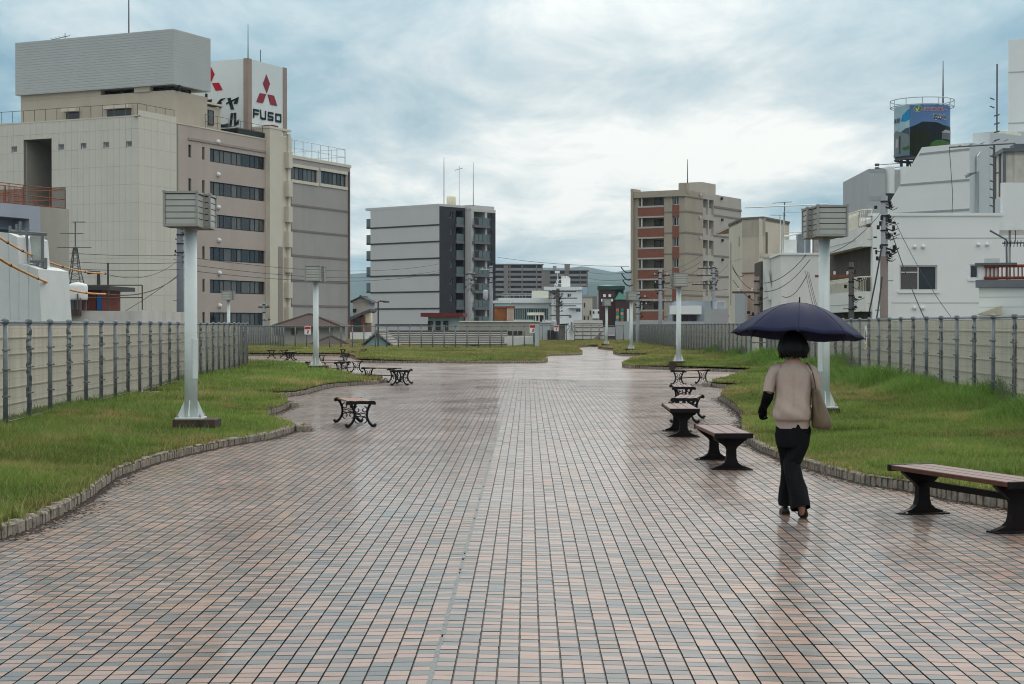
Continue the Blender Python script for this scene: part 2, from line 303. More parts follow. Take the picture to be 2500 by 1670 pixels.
# --- tiles
tx = np.arange(-80, 86); ty = np.arange(52, 500)
TX, TY = np.meshgrid(tx*0.1 - 0.04 + 0.05, ty*0.1 + 0.07 + 0.05)
ok = inside(PAVEs, TX, TY) & (np.abs(TX) < 0.36*TY + 1.2)
X, Y = TX[ok], TY[ok]
near = (Y > 7.36) & (Y < 7.98) & (np.abs(X + 0.05) < 2.42)
tile = MB(); h, e = 0.0475, 0.0014
hx, hy_ = .0468, .0475
tile.add([(-hx,-hy_,-.007),(hx,-hy_,-.007),(hx,hy_,-.007),(-hx,hy_,-.007),(-hx+e,-hy_+e,0),(hx-e,-hy_+e,0),(hx-e,hy_-e,0),(-hx+e,hy_-e,0)], [(4,5,6,7),(0,1,5,4),(1,2,6,5),(2,3,7,6),(3,0,4,7)])
tile_me = tile.mesh('paving_tile', TILE); tile_me.materials.append(DARKJ)
for p_ in tile_me.polygons: p_.material_index = 0 if p_.index == 0 else 1
for x, y in zip(X[near], Y[near]):
    o = link('paving_tile', tile_me, deck_o, loc=(x, y, gz(x) + random.uniform(-.0006,.0006)))
    o.rotation_euler = (random.uniform(-.003,.003), (-1 if x > XS else 1)*-CROWN + random.uniform(-.003,.003), random.uniform(-.006,.006))
Xf, Yf = X[~near], Y[~near]; n = len(Xf)
j4 = np.isclose(np.mod(Yf - 0.05 - 7.57 + 0.005, 4.0), 0.005, atol=0.02)      # tiles just past a movement joint
hx = .0468; hy_ = .0475
offs = np.array([(-hx,-hy_),(hx,-hy_),(hx,hy_),(-hx,hy_),(-hx+e,-hy_+e),(hx-e,-hy_+e),(hx-e,hy_-e),(-hx+e,hy_-e)])
V = np.zeros((n, 8, 3)); rot = rng.normal(0, .006, n)[:, None]
V[:, :, 0] = Xf[:, None] + offs[:, 0] - offs[:, 1]*rot + rng.normal(0,.0006,n)[:,None]
V[:, :, 1] = Yf[:, None] + offs[:, 1] + offs[:, 0]*rot + rng.normal(0,.0006,n)[:,None]
V[:, :2, 1] += (j4*0.006)[:, None]; V[:, 4:6, 1] += (j4*0.006)[:, None]
V[:, :, 2] = -CROWN*np.minimum(np.abs(V[:, :, 0]-XS), 5.0) + rng.normal(0,.0005,n)[:,None] + offs[:,0]*rng.normal(0,.0018,n)[:,None] + offs[:,1]*rng.normal(0,.0018,n)[:,None]
V[:, :4, 2] -= 0.007
fb = np.array([(4,5,6,7),(0,1,5,4),(1,2,6,5),(2,3,7,6),(3,0,4,7)])
F = (fb[None] + (np.arange(n)*8)[:, None, None]).reshape(-1, 4)
def np_mesh(name, V, F, m):
    V = np.ascontiguousarray(V.reshape(-1, 3), dtype=np.float32); F = np.ascontiguousarray(F, dtype=np.int32); k = F.shape[1]
    me = bpy.data.meshes.new(name); me.vertices.add(len(V)); me.vertices.foreach_set('co', V.ravel()); me.loops.add(F.size); me.loops.foreach_set('vertex_index', F.ravel())
    me.polygons.add(len(F)); me.polygons.foreach_set('loop_start', np.arange(len(F), dtype=np.int32)*k)
    me.materials.append(m); me.update(calc_edges=True); me.polygons.foreach_set('use_smooth', np.zeros(len(F), bool)); return me
tm_ = np_mesh('paving_tiles', V, F, TILE); tm_.materials.append(DARKJ); tm_.polygons.foreach_set('material_index', np.tile(np.array([0,1,1,1,1], np.int32), n)); link('paving_tiles', tm_, deck_o, kind='stuff')
# light grey sealant filling the long joint
seal = MB(); pts = np.arange(5.2, 60, 0.07); lr = [(XS - 0.009 - random.uniform(0,.005), XS + 0.009 + random.uniform(0,.006)) for _ in pts]
for i in range(len(pts)-1):
    if random.random() < 0.06: continue
    (a, b), (c, d) = lr[i], lr[i+1]; y0, y1 = pts[i], pts[i+1]
    seal.add([(a,y0,.0015),(b,y0,.0015),(d,y1,.0015),(c,y1,.0015),(a,y0,-.006),(c,y1,-.006),(b,y0,-.006),(d,y1,-.006)], [(0,1,2,3),(4,0,3,5),(1,6,7,2)])
seal.obj('joint_sealant', mat('grey_joint_sealant', (0.17,0.18,0.18), 0.6, var=0.25, scale=30, stain=(0.03,0.03,0.03), stain_amt=0.9), deck_o)
# --- lawn soil sheets
LH = 0.075
def lawn_h(x):                         # falls with the crown near the middle, rises towards the fences
    a = np.abs(np.asarray(x, float) - XS); return np.where(a < 3.5, LH - CROWN*a, np.minimum(0.019 + (a-3.5)*0.02, 0.085))
SOIL = mat('lawn_soil_and_thatch', (0.055,0.062,0.020), 0.95, var=0.45, scale=1.6, stain=(0.10,0.075,0.035), stain_amt=0.7)
LAWN_A = SA[::4] + [(-11.5, 36.2), (-11.5, 4)]
LAWN_B = SB[::4] + [(-20, 74), (-20, 37.9)]
# the far and right lawn is one closed outline with the deck edge
LAWN_C = SC[::4] + [(14.5, 4), (14.5, 172), (-22, 172), (-22, 92)]
for nm, poly in (('lawn', LAWN_A), ('lawn', LAWN_B), ('lawn', LAWN_C)):
    vs_ = [Vector((x, y, 0)) for x, y in poly]; tr = tessellate_polygon([vs_])
    mb = MB(); mb.add([(x, y, 0.0) for x, y in poly], [tuple(t) for t in tr]); o = mb.obj(nm, SOIL, kind='structure')
    bm = bmesh.new(); bm.from_mesh(o.data)
    for xc in [XS-8, XS-6.8, XS-5.5, XS-4.5, XS-3.5, XS, XS+3.5, XS+4.5, XS+5.5, XS+6.8, XS+8]:
        bmesh.ops.bisect_plane(bm, geom=bm.verts[:]+bm.edges[:]+bm.faces[:], plane_co=(xc,0,0), plane_no=(1,0,0))
    for v in bm.verts: v.co.z = float(lawn_h(v.co.x))
    bmesh.ops.recalc_face_normals(bm, faces=bm.faces); 
    if sum(f.normal.z for f in bm.faces) < 0: bmesh.ops.reverse_faces(bm, faces=bm.faces)
    bm.to_mesh(o.data); bm.free()
# --- kerb stones
KERB = mat('granite_kerb_stone', (0.29,0.25,0.205), 0.9, var=0.4, scale=12, bump=0.8, stain=(0.06,0.048,0.036), stain_amt=0.85)
stone_mes = []
for k in range(7):
    mb = MB(); r = lambda a: random.uniform(-a, a); wx, wy, hz = 0.0375+r(.0035), 0.048+r(.006), 0.104+r(.012)
    B_ = [(-wx,-wy,-.05),(wx,-wy,-.05),(wx,wy,-.05),(-wx,wy,-.05)]
    M_ = [(-wx+r(.003),-wy+r(.004),hz-.02),(wx+r(.003),-wy+r(.004),hz-.02),(wx+r(.003),wy,hz-.02),(-wx+r(.003),wy,hz-.02)]
    T_ = [(-wx+.014+r(.004),-wy+.014+r(.003),hz+r(.004)),(wx-.014+r(.004),-wy+.014,hz+r(.004)),(wx-.012,wy-.012,hz+r(.004)),(-wx+.012,wy-.012,hz+r(.004))]
    mb.loft([B_, M_, T_], cap0=False); stone_mes.append(mb.mesh('kerb_stone', KERB))
def kerb(S, label, side):
    root = link('lawn_kerb', None, None, (S[0][0], S[0][1], 0), 0, label, None, 'granite kerbs round the lawns', 'structure')
    items = []
    for i in range(1, len(S)-1):
        x, y = S[i]; tx_, ty_ = S[i+1][0]-S[i-1][0], S[i+1][1]-S[i-1][1]; L_ = math.hypot(tx_, ty_)
        nx, ny = -ty_/L_*side, tx_/L_*side          # towards the lawn
        items.append((x + nx*0.05, y + ny*0.05, math.atan2(ty_, tx_)))
    items = [t for t in items if t[1] < 175]
    vis = [t for t in items if t[1] > 9.5 and abs(t[0]) < 0.33*t[1]+0.4]
    vis.sort(key=lambda t: t[1]); nearset = set(vis[:300])
    V, F = [], []
    for t in items:
        x, y, a = t; src = random.choice(stone_mes); z = gz(x) + random.uniform(-.006,.006); a += random.uniform(-.05,.05)
        if side < 0: a += math.pi
        if t in nearset:
            o = link('kerb_stone', src, root, loc=(x-S[0][0], y-S[0][1], z)); o.rotation_euler = (random.uniform(-.04,.04), random.uniform(-.03,.03), a)
        else:
            b0 = len(V); c, s_ = math.cos(a), math.sin(a)
            for v in src.vertices: V.append((x + v.co.x*c - v.co.y*s_ - S[0][0], y + v.co.x*s_ + v.co.y*c - S[0][1], z + v.co.z))
            F += [tuple(i + b0 for i in p.vertices) for p in src.polygons]
    mb = MB(); mb.v, mb.f = V, F
    if V: mb.obj('far_kerb_stones', KERB, root, kind='stuff')
kerb(SA, 'kerb of upright granite stones round the near left lawn', 1)
kerb(SB, 'granite kerb round the second left lawn with the lamp', 1)
kerb(SC, 'granite kerb along the right lawn and the far lawn', 1)
# --- grass
def grass_mat():
    m = bpy.data.materials.new('grass_blade'); m.use_nodes = True; nt = m.node_tree; L = nt.links.new; b = nt.nodes['Principled BSDF']
    a = mk(nt, 'ShaderNodeAttribute', attribute_name='tint'); L(a.outputs['Color'], b.inputs['Base Color'])
    b.inputs['Roughness'].default_value = 0.55; b.inputs['Specular IOR Level'].default_value = 0.25
    tr = mk(nt, 'ShaderNodeBsdfTranslucent'); L(a.outputs['Color'], tr.inputs['Color']); mx = mk(nt, 'ShaderNodeMixShader'); mx.inputs[0].default_value = 0.35
    L(b.outputs[0], mx.inputs[1]); L(tr.outputs[0], mx.inputs[2]); L(mx.outputs[0], nt.nodes['Material Output'].inputs[0]); return m
GRASS = grass_mat()
def vnoise(X, Y, s, seed):             # cheap value noise
    r = np.random.default_rng(seed); T = r.random((64, 64)); x, y = X/s, Y/s; i, j = np.floor(x).astype(int), np.floor(y).astype(int); u, v = x-i, y-j
    u, v = u*u*(3-2*u), v*v*(3-2*v); g = lambda a, b: T[a % 64, b % 64]
    return (g(i,j)*(1-u)+g(i+1,j)*u)*(1-v) + (g(i,j+1)*(1-u)+g(i+1,j+1)*u)*v
def grass(name, poly, label, dens0, xr, yr, tall=None):
    Pn = [(x, y) for x, y in poly]
    xs_, ys_ = [], []
    y = yr[0]
    while y < yr[1]:
        dy = 1.0; dn = dens0*min(1.0, (22/max(y, 14))**1.35)
        k = int((xr[1]-xr[0])*dy*dn); xs_.append(rng.uniform(xr[0], xr[1], k)); ys_.append(rng.uniform(y, y+dy, k)); y += dy
    X, Y = np.concatenate(xs_), np.concatenate(ys_)
    ok = inside(Pn, X, Y) & (np.abs(X) < 0.34*Y + 0.8); X, Y = X[ok], Y[ok]
    # keep clear of the stones
    E = np.array(Pn[:-2] if len(Pn) < 400 else Pn[:-4]); gx, gy = np.arange(xr[0]-.3, xr[1]+.6, .2), np.arange(yr[0]-.3, yr[1]+.6, .2); D = np.full((len(gx), len(gy)), 9.0)
    for ex, ey in E:
        i0, i1 = np.searchsorted(gx, (ex-1.2, ex+1.2)); k0, k1 = np.searchsorted(gy, (ey-1.2, ey+1.2))
        if i1 > i0 and k1 > k0: D[i0:i1, k0:k1] = np.minimum(D[i0:i1, k0:k1], np.hypot(gx[i0:i1, None]-ex, gy[None, k0:k1]-ey))
    fi, fk = (X-gx[0])/.2, (Y-gy[0])/.2; i, k = fi.astype(int), fk.astype(int); u, v = fi-i, fk-k
    dmin = (D[i,k]*(1-u)+D[i+1,k]*u)*(1-v) + (D[i,k+1]*(1-u)+D[i+1,k+1]*u)*v
    keep = (dmin > 0.125); X, Y, dmin = X[keep], Y[keep], dmin[keep]
    n = len(X)
    n1, n2, n3 = vnoise(X, Y, 1.3, 3), vnoise(X, Y, 0.35, 4), vnoise(X, Y, 4.0, 5)
    hgt = 0.05 + 0.05*n1 + 0.07*np.clip(n3-0.35, 0, 1) + 0.03*rng.random(n)
    hgt *= np.clip(dmin/0.9, 0.55, 1.0); hgt += (vnoise(X, Y, 0.55, 41) > 0.74)*rng.random(n)*0.07
    if tall is not None: hgt = hgt + tall(X, Y, n1, rng.random(n))
    wid = (0.0035 + 0.003*rng.random(n)) * np.clip(Y/22, 0.9, 5.0)
    ang = rng.uniform(0, 2*np.pi, n); lean = hgt*rng.uniform(0.1, 0.75, n); la = rng.uniform(0, 2*np.pi, n)
    Z = lawn_h(X)
    ca, sa = np.cos(ang)*wid, np.sin(ang)*wid; lx, ly = np.cos(la)*lean, np.sin(la)*lean
    V = np.zeros((n, 5, 3))
    V[:,0] = np.stack([X-ca, Y-sa, Z-.01],1); V[:,1] = np.stack([X+ca, Y+sa, Z-.01],1)
    V[:,2] = np.stack([X+ca*.8+lx*.35, Y+sa*.8+ly*.35, Z+hgt*.6],1); V[:,3] = np.stack([X-ca*.8+lx*.35, Y-sa*.8+ly*.35, Z+hgt*.6],1)
    V[:,4] = np.stack([X+lx, Y+ly, Z+hgt],1)
    idx = (np.arange(n)*5)[:,None]
    quads = np.concatenate([idx+np.array([0,1,2]), idx+np.array([0,2,3]), idx+np.array([3,2,4])], 0)
    me = np_mesh(name, V, quads, GRASS)
    dry = np.clip((n2*0.5 + vnoise(X,Y,2.2,9)*0.7 - 0.60)*2.4, 0, 1)*0.75 + np.clip(0.35-dmin, 0, 1)*1.2 + (rng.random(n) < 0.10)*0.7 + np.clip((Y-60)/120, 0, 0.35)
    dry = np.clip(dry, 0, 1)[:,None]; bright = (0.60 + 0.75*rng.random(n) + 0.45*(n1-.5) + 0.35*(vnoise(X,Y,3.1,51)-.5))[:,None]
    g = np.array([0.175,0.262,0.055])*(1-0.25*n3[:,None]) + np.array([0.02,0.02,0.002])*n2[:,None]; d = np.array([0.36,0.27,0.12])
    lush = np.clip((hgt-0.17)*6, 0, 1)[:,None]; dry = dry*(1-lush*.8); g = g*(1-lush) + np.array([0.145,0.255,0.050])*lush
    c = (g*(1-dry) + d*dry)*bright
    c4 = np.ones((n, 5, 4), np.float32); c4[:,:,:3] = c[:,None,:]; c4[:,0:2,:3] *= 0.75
    at_ = me.color_attributes.new('tint', 'FLOAT_COLOR', 'POINT'); at_.data.foreach_set('color', c4.ravel())
    return link(name, me, None, label=label, cat='grass', kind='stuff')
def tall_right(X, Y, n1, r):           # long tufts against the right fence
    fx = 7.0 + 0.0407*Y; d = fx - X
    return np.clip(1.5-np.abs(d), 0, 1)*(0.10 + 0.60*r*np.clip(vnoise(X,Y,1.9,21)-0.22,0,1)*1.6) + (vnoise(X,Y,2.4,22) > 0.72)*0.10*r
def tall_left(X, Y, n1, r):
    return (vnoise(X,Y,2.1,31) > 0.66)*0.10*r + (r > 0.985)*0.09
GRASS_AREAS = [('lawn_grass', LAWN_A, 'uneven green grass of the near left lawn', 2300, (-11.4,-1.5), (9,36), tall_left),
  ('lawn_grass', LAWN_B, 'green grass of the second left lawn round the lamp', 2000, (-15.5,-2.5), (36,73), tall_left),
  ('lawn_grass', LAWN_C, 'green and straw-coloured grass of the right lawn and the far lawn', 2300, (-21,14), (11,168), tall_right)]
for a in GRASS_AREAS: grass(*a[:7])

# --- soil washed out along the kerbs
def debris(S, side, cnt):
    mb = MB(); pts = [(i, p) for i, p in enumerate(S[1:-1], 1) if 10 < p[1] < 60 and abs(p[0]) < .34*p[1]+.5]
    for _ in range(cnt):
        i, (x, y) = random.choice(pts); tx_, ty_ = S[i+1][0]-S[i-1][0], S[i+1][1]-S[i-1][1]; L_ = math.hypot(tx_, ty_); nx, ny = ty_/L_*side, -tx_/L_*side
        o = abs(random.gauss(0, .10)); o = o if vnoise(np.array([x]), np.array([y]), 1.1, 61)[0] > .42 else o*.35
        cx, cy = x+nx*o+random.uniform(-.04,.04), y+ny*o+random.uniform(-.04,.04); r_ = random.uniform(.006,.022)*(1 if o > .05 else 1.5); z = gz(cx)+.001; n = 5; a0 = random.random()*6
        mb.add([(cx+r_*random.uniform(.6,1.3)*math.cos(a0+2*math.pi*k/n), cy+r_*random.uniform(.6,1.3)*math.sin(a0+2*math.pi*k/n), z) for k in range(n)]+[(cx, cy, z+r_*random.uniform(.2,.5))], [(k, (k+1)%n, n) for k in range(n)])
    return mb
SOILD = mat('wet_dark_soil', (0.035,0.024,0.018), 0.8, var=0.4, scale=20)
for S_, c_, lab in ((SA, 5200, 'dark soil scattered along the near left kerb'), (SB, 1500, 'dark soil scattered along the second left kerb'), (SC, 6500, 'dark soil scattered along the right kerb')):
    debris(S_, 1, c_).obj('scattered_soil', SOILD, None, label=lab, cat='soil', kind='stuff')
# ------------------------------------------------------------------ fences
POSTM = mat('grey_painted_fence_post', (0.175,0.195,0.215), 0.5, var=0.25, scale=5, stain=(0.05,0.05,0.05), stain_amt=0.6)
WRAPM = mat('dark_cable_wrap', (0.075,0.080,0.088), 0.7, var=0.4, scale=25, stain=(0.13,0.13,0.12), stain_amt=0.6)
WIREM = mat('grey_fence_wire', (0.17,0.17,0.15), 0.55, var=0.2, scale=8)
PANELM = [mat('cream_wall_panel_%s' % k, c, 0.8, var=0.07, scale=1.2, streak=0.28, stain=(0.22,0.18,0.13)) for k, c in (('a',(0.80,0.73,0.595)),('b',(0.81,0.72,0.59)),('c',(0.77,0.71,0.585)))]
CONC = mat('weathered_concrete', (0.27,0.25,0.22), 0.9, var=0.25, scale=2.5, bump=0.3, stain=(0.10,0.09,0.07), stain_amt=0.6)
BAY = 1.5
def post_mesh(hh):
    mb = MB(); mb.lathe((0,0,0), [(.036,0),(.036,hh-.06)], 10)
    mb.lathe((0,0,0), [(.050,hh-.075),(.052,hh-.02),(.040,hh),(.01,hh+.012)], 10)
    return mb.mesh('post', POSTM, True)
def ring_mesh():
    mb = MB(); mb.lathe((0,0,0), [(.040,-.014),(.050,-.010),(.050,.010),(.040,.014)], 10); mb.box((-.012,-.075,-.012),(.012,-.04,.012)); return mb.mesh('clamp', POSTM)
def wrap_mesh(hh):
    mb = MB(); rings = []; k = 46
    for i in range(k+1):
        z = 0.02 + (hh-0.12)*i/k; r = .035 + .004*math.sin(i*1.3)*math.sin(i*.37+1) + .004*(i % 3 == 0); ox = .006*math.sin(i*.55)+.003*math.sin(i*1.7)
        rings.append([(ox + r*math.cos(2*math.pi*q/8), r*math.sin(2*math.pi*q/8), z) for q in range(8)])
    mb.loft(rings)
    return mb.mesh('cable_wrap', WRAPM)
def cable_mesh(hh):
    mb = MB(); p = [(.062+.02*math.sin(i*.9)*(i % 5 != 0), -.02, .05+(hh-.2)*i/22) for i in range(23)]; mb.tube(p, .005, 4); return mb.mesh('loose_cable', mat('pale_cable', (0.34,0.30,0.26), 0.6))
def mesh_panel(hh, L_):
    mb = MB(); n = 26
    for i in range(n):
        x = L_*(i+.5)/n; mb.tube([(x,0,.10),(x,0,hh-.10),(x,.05,hh-.03)], .0026, 3, cap=False)
    z = .12
    while z < hh-.08: mb.tube([(0,.006,z),(L_,.006,z)], .002, 3, cap=False); z += .148
    for zz, yy in ((hh-.03,.05),(hh-.095,.0),(.10,0)): mb.tube([(0,yy,zz),(L_,yy,zz)], .006, 4, cap=False)
    return mb.mesh('wire_mesh', WIREM)
_cache = {}
def fence(label, p0, p1, ztop, zbase, panels=True, phase=0, wraps=True, kerb=True, skip=(), bayl=BAY):
    p0, p1 = Vector(p0), Vector(p1); d = p1-p0; L_ = d.length; n = int(round(L_/bayl)); bay = L_/n; ang = math.atan2(d.y, d.x); hh = ztop-zbase
    root = thing('mesh_fence', label, 'fence', (p0.x, p0.y, zbase), ang, 'wire mesh fences round the roof plaza')
    key = (round(hh,2), round(bay,2), panels)
    if key not in _cache:
        ps = []
        for m in PANELM:
            mb = MB(); mb.box((.008,.30,-.30),(bay-.008,.34,hh-.10)); ps.append(mb.mesh('wall_panel', m))
        rb = MB(); rb.tube([(0,.02,hh-.05),(bay,.02,hh-.05)], .014, 6, cap=False)
        _cache[key] = (post_mesh(hh), ring_mesh(), wrap_mesh(hh), cable_mesh(hh), mesh_panel(hh, bay), ps, rb.mesh('top_rail', POSTM))
    pm, rm, wm, cm, mm, ps, rl = _cache[key]
    for i in range(n+1):
        x = i*bay
        po = link('post', pm, root, loc=(x,0,0))
        for fz in (.29, .54, .72): link('clamp', rm, po, loc=(0,0,hh*fz + random.uniform(-.01,.01)))
        if wraps and (i+phase) % 2:
            link('cable_wrap', wm, po, rz=random.uniform(0,6))
            link('loose_cable', cm, po)
        if i < n and i not in skip:
            link('wire_mesh', mm, root, loc=(x,0,0), kind='stuff'); link('top_rail', rl, root, loc=(x,0,0))
            if panels: link('wall_panel', ps[(i*7 + i//3) % 3], root, loc=(x,0,0))
    if panels:
        for k, fz in enumerate((.18,.34,.50,.66,.82)):
            mb = MB(); mb.box((0,.285,hh*fz-.006),(L_,.298,hh*fz+.006)); mb.obj('panel_rib', mat('panel_rib', (0.52,0.47,0.39), 0.8), root)
    if kerb:
        mb = MB(); mb.box((-.2,-.12,-.35),(L_+.2,.42,-.02)); mb.obj('base_kerb', CONC, root)
    return root
# left fence: runs away from the camera, opening outwards
def xl(d): return (-7.35 - .0622*(d-23.8) - .0093*d, d)
def xr_(d): return (7.146 + .0407*d, d)
f_l = fence('wire mesh fence with grey posts and cream panels along the left lawn', (*xl(15.0),0), (*xl(60.0),0), 1.70, 0.10)
f_r = fence('wire mesh fence with grey posts and cream panels beside the tall grass on the right', (*xr_(68.8),0), (*xr_(17.8),0), 1.80, 0.10)
f_r2 = fence('long far stretch of grey-posted fence behind the right-hand lamps', (9.45,148,0), (9.45,70.2,0), 1.72, 0.08)
f_b = fence('open wire mesh fence across the far end in front of the tiled roofs', (-15.9,108,0), (0.55,108,0), 1.62, 0.08, panels=False, wraps=False, bayl=.76)
f_b2 = fence('short slanting stretch of open mesh fence left of the far fence', (-21.5,122,0), (-15.95,108.2,0), 1.62, 0.08, panels=False, wraps=False, bayl=.76)
f_b3 = fence('farthest open mesh fence behind the last lawn', (0.65,162,0), (9.4,162,0), 1.66, 0.08, panels=False, wraps=False, bayl=.80)
f_b4 = fence('mesh fence return running back from the far fence end post', (0.6,108.3,0), (0.6,161.8,0), 1.64, 0.08, panels=False, wraps=False)
# thick pale end post of the far fence
mb = MB(); mb.cbox((0,0,.82),(.26,.22,1.64)); mb.cbox((0,0,.05),(.34,.3,.1)); mb.obj('end_post', mat('pale_blue_grey_paint',(0.42,0.47,0.5),0.5), None, loc=(0.62,107.9,0.06), label='thick pale grey post at the right end of the far fence', cat='post')
# gate leaf in the jog of the right fence
gx0 = 9.47; g = thing('mesh_gate', 'small framed mesh gate in the jog of the right fence', 'gate', (9.93,68.9,0.1), R(112))
mb = MB()
for a, b in (((0,0,.12),(0,0,1.55)),((.0,0,1.55),(1.25,0,1.55)),((1.25,0,1.55),(1.25,0,.12)),((0,0,.12),(1.25,0,.12)),((0,0,.8),(1.25,0,.8))): mb.tube([a,b], .025, 6)
mb.obj('gate_frame', POSTM, g)
mb = MB()
for i in range(1,22): mb.tube([(i*.057,0,.12),(i*.057,0,1.55)], .003, 3, cap=False)
mb.obj('wire_mesh', WIREM, g, kind='stuff')
mb = MB(); mb.tube([(1.18,-.03,.75),(1.18,-.09,.75),(1.10,-.09,.75)], .012, 6); mb.obj('handle', mat('steel',(0.5,0.5,0.5),0.3,metal=1), g)
# ------------------------------------------------------------------ red and white warning signs and the notice on the fences
def warn_sign(x, y, z, label, w_=.42, h_=.55):
    t = thing('warning_sign', label, 'sign', (x, y, z), 0, 'red and white signs on the far fence')
    mb = MB(); mb.box((-w_/2,-.02,0),(w_/2,0,h_)); mb.obj('board', mat('sign_white',(0.78,0.78,0.76),0.5), t)
    mb = MB(); mb.box((-w_/2+.02,-.024,h_*.62),(w_/2-.02,-.0205,h_*.93)); mb.obj('red_band', mat('sign_red',(0.55,0.03,0.03),0.5), t)
    mb = MB(); mb.box((-w_*.12,-.024,h_*.12),(w_*.12,-.0205,h_*.30)); mb.box((-w_*.05,-.0245,h_*.32),(w_*.2,-.0205,h_*.5)); mb.obj('red_mark', mat('sign_red',(0.55,0.03,0.03),0.5), t)
def ff(px): return (px-CX)/FL*108 - .0093*108
warn_sign(ff(751), 107.94, 1.02, 'red and white sign on the far fence near the brown-roofed house')
warn_sign(ff(1301), 107.94, 1.12, 'red and white sign beside the end post of the far fence')
warn_sign((1358-CX)/FL*162-.0093*162, 161.94, 1.05, 'smaller red and white sign on the farthest fence', .45, .6)
px_n = 2135; dn = 41.0
n_ = thing('fence_notice', 'narrow white notice strip with black and yellow marks hung on the right fence', 'sign', (xr_(43.4)[0]-.06, 43.4, .98), R(-87.6))
mb = MB(); mb.box((-.10,-.012,0),(.10,0,.62)); mb.obj('board', mat('sign_white',(0.78,0.78,0.76),0.5), n_)
mb = MB(); mb.box((-.03,-.016,.26),(.03,-.0125,.44)); mb.box((-.012,-.0165,.2),(.012,-.0125,.5)); mb.obj('black_mark', mat('sign_black',(0.03,0.03,0.04),0.5), n_)
mb = MB(); mb.box((-.07,-.016,.04),(.07,-.0125,.15)); mb.obj('yellow_mark', mat('sign_yellow',(0.62,0.42,0.05),0.5), n_)
# ------------------------------------------------------------------ lamps
LAMPW = mat('pale_green_white_paint', (0.63,0.68,0.665), 0.45, var=0.06, scale=4, streak=0.10, stain=(0.38,0.36,0.30))
LAMPR = mat('pale_paint_with_rust_runs', (0.63,0.68,0.665), 0.45, var=0.06, scale=2.6, streak=0.75, stain=(0.30,0.13,0.05))
ALU = mat('weathered_aluminium', (0.36,0.34,0.32), 0.4, var=0.15, scale=6, metal=0.4)
ACRY = mat('milky_acrylic_slat', (0.42,0.42,0.375), 0.22, var=0.06, scale=3, spec=0.5)
GAPM = mat('lamp_box_dark', (0.03,0.03,0.03), 0.6)
FOOT = mat('wet_brown_concrete', (0.060,0.042,0.032), 0.8, var=0.4, scale=5, bump=0.5, stain=(0.12,0.10,0.08), stain_amt=0.4)
def make_lamp(label, loc, rz, pole_mat=LAMPW, mirror=1):
    t = thing('plaza_lamp', label, 'lamp', (loc[0], loc[1], loc[2]+.05), rz, 'box-headed lamps on the lawns')
    mb = MB(); mb.box((-.36 if mirror < 0 else -.22,-.26,-.2),(.22 if mirror < 0 else .40,.26,.13), .012); mb.obj('footing', FOOT, t)
    mb = MB(); mb.box((-.20,-.20,.13),(.20,.20,.155)); mb.obj('base_plate', pole_mat, t)
    mb = MB(); mb.lathe((0,0,0), [(.098,.155),(.094,1.2),(.092,2.97)], 20); mb.obj('pole', pole_mat, t, smooth=True)
    mb = MB(); mb.lathe((0,0,0), [(.100,2.90),(.100,2.97)], 20); mb.obj('collar', ALU, t)
    for k in range(4):
        a = k*math.pi/2 + math.pi/4*0
        mb = MB(); c, s_ = math.cos(a), math.sin(a); mb.extr([(.085,.155),(.195,.155),(.195,.18),(.09,.42)], (-s_*-.006, c*-.006, 0), (c,s_,0), (0,0,1), (-s_*.012, c*.012, 0)); mb.obj('gusset', pole_mat, t)
    for sx in (-1,1):
        for sy in (-1,1):
            mb = MB(); mb.lathe((sx*.165, sy*.165, 0), [(.018,.155),(.018,.185),(.008,.19),(.008,.21)], 6); mb.obj('anchor_bolt', ALU, t)
    a = -0.9*mirror; mb = MB(); mb.cbox((0,-.094,1.02),(.10,.014,.60)); mb.cbox((0,-.10,1.02),(.085,.012,.57)); d_ = mb.obj('access_door', pole_mat, t); d_.rotation_euler = (0,0,.9*mirror)
    S = .24
    for k, (ox, oy) in enumerate(((-.045*mirror,-.265),(.035*mirror,.275))):
        z0 = 2.97
        fr = MB(); q = .016
        for sx in (-1,1):
            for sy in (-1,1): fr.box((ox+sx*S-q, oy+sy*S-q, z0-.01),(ox+sx*S+q, oy+sy*S+q, z0+2*S+.01))
        for zz in (z0, z0+2*S):
            for s_ in (-1,1):
                fr.box((ox-S, oy+s_*S-q*.9, zz-q),(ox+S, oy+s_*S+q*.9, zz+q)); fr.box((ox+s_*S-q*.9, oy-S, zz-q),(ox+s_*S+q*.9, oy+S, zz+q))
        for sx in (-1,1):
            for sy in (-1,1): fr.cbox((ox+sx*S, oy+sy*S, z0+2*S+.012),(.045,.045,.03))
        f_ = fr.obj('box_frame', ALU, t)
        mb = MB(); mb.box((ox-S+.012,oy-S+.012,z0+.0),(ox+S-.012,oy+S-.012,z0+2*S-.004)); mb.obj('box_core', GAPM, f_)
        mb = MB(); mb.box((ox-S,oy-S,z0+2*S-.003),(ox+S,oy+S,z0+2*S+.008)); mb.box((ox-S,oy-S,z0-.008),(ox+S,oy+S,z0-.001)); mb.obj('box_lid', ALU, f_)
        for side in range(4):
            for r_ in range(5):
                z = z0+.020 + r_*.0885
                o = link('slat', SLAT_ME, f_, loc=(ox, oy, z)); o.rotation_euler = (0,0,side*math.pi/2)
    return t
mb = MB(); mb.box((-.22,-.240,0),(.22,-.228,.076)); SLAT_ME = mb.mesh('slat', ACRY)
def campos(px, d): 
    p = at(px, HY, d); return (p.x, p.y)
def lawn_at(px, d):
    x, y = campos(px, d); return (x, y, float(lawn_h(x)))
make_lamp('tall pale lamp with twin boxes on the near left lawn', lawn_at(466, 24.6), R(0))
make_lamp('tall pale lamp with rust runs behind the woman on the right lawn', lawn_at(2012, 27.6), R(0), LAMPR, -1)
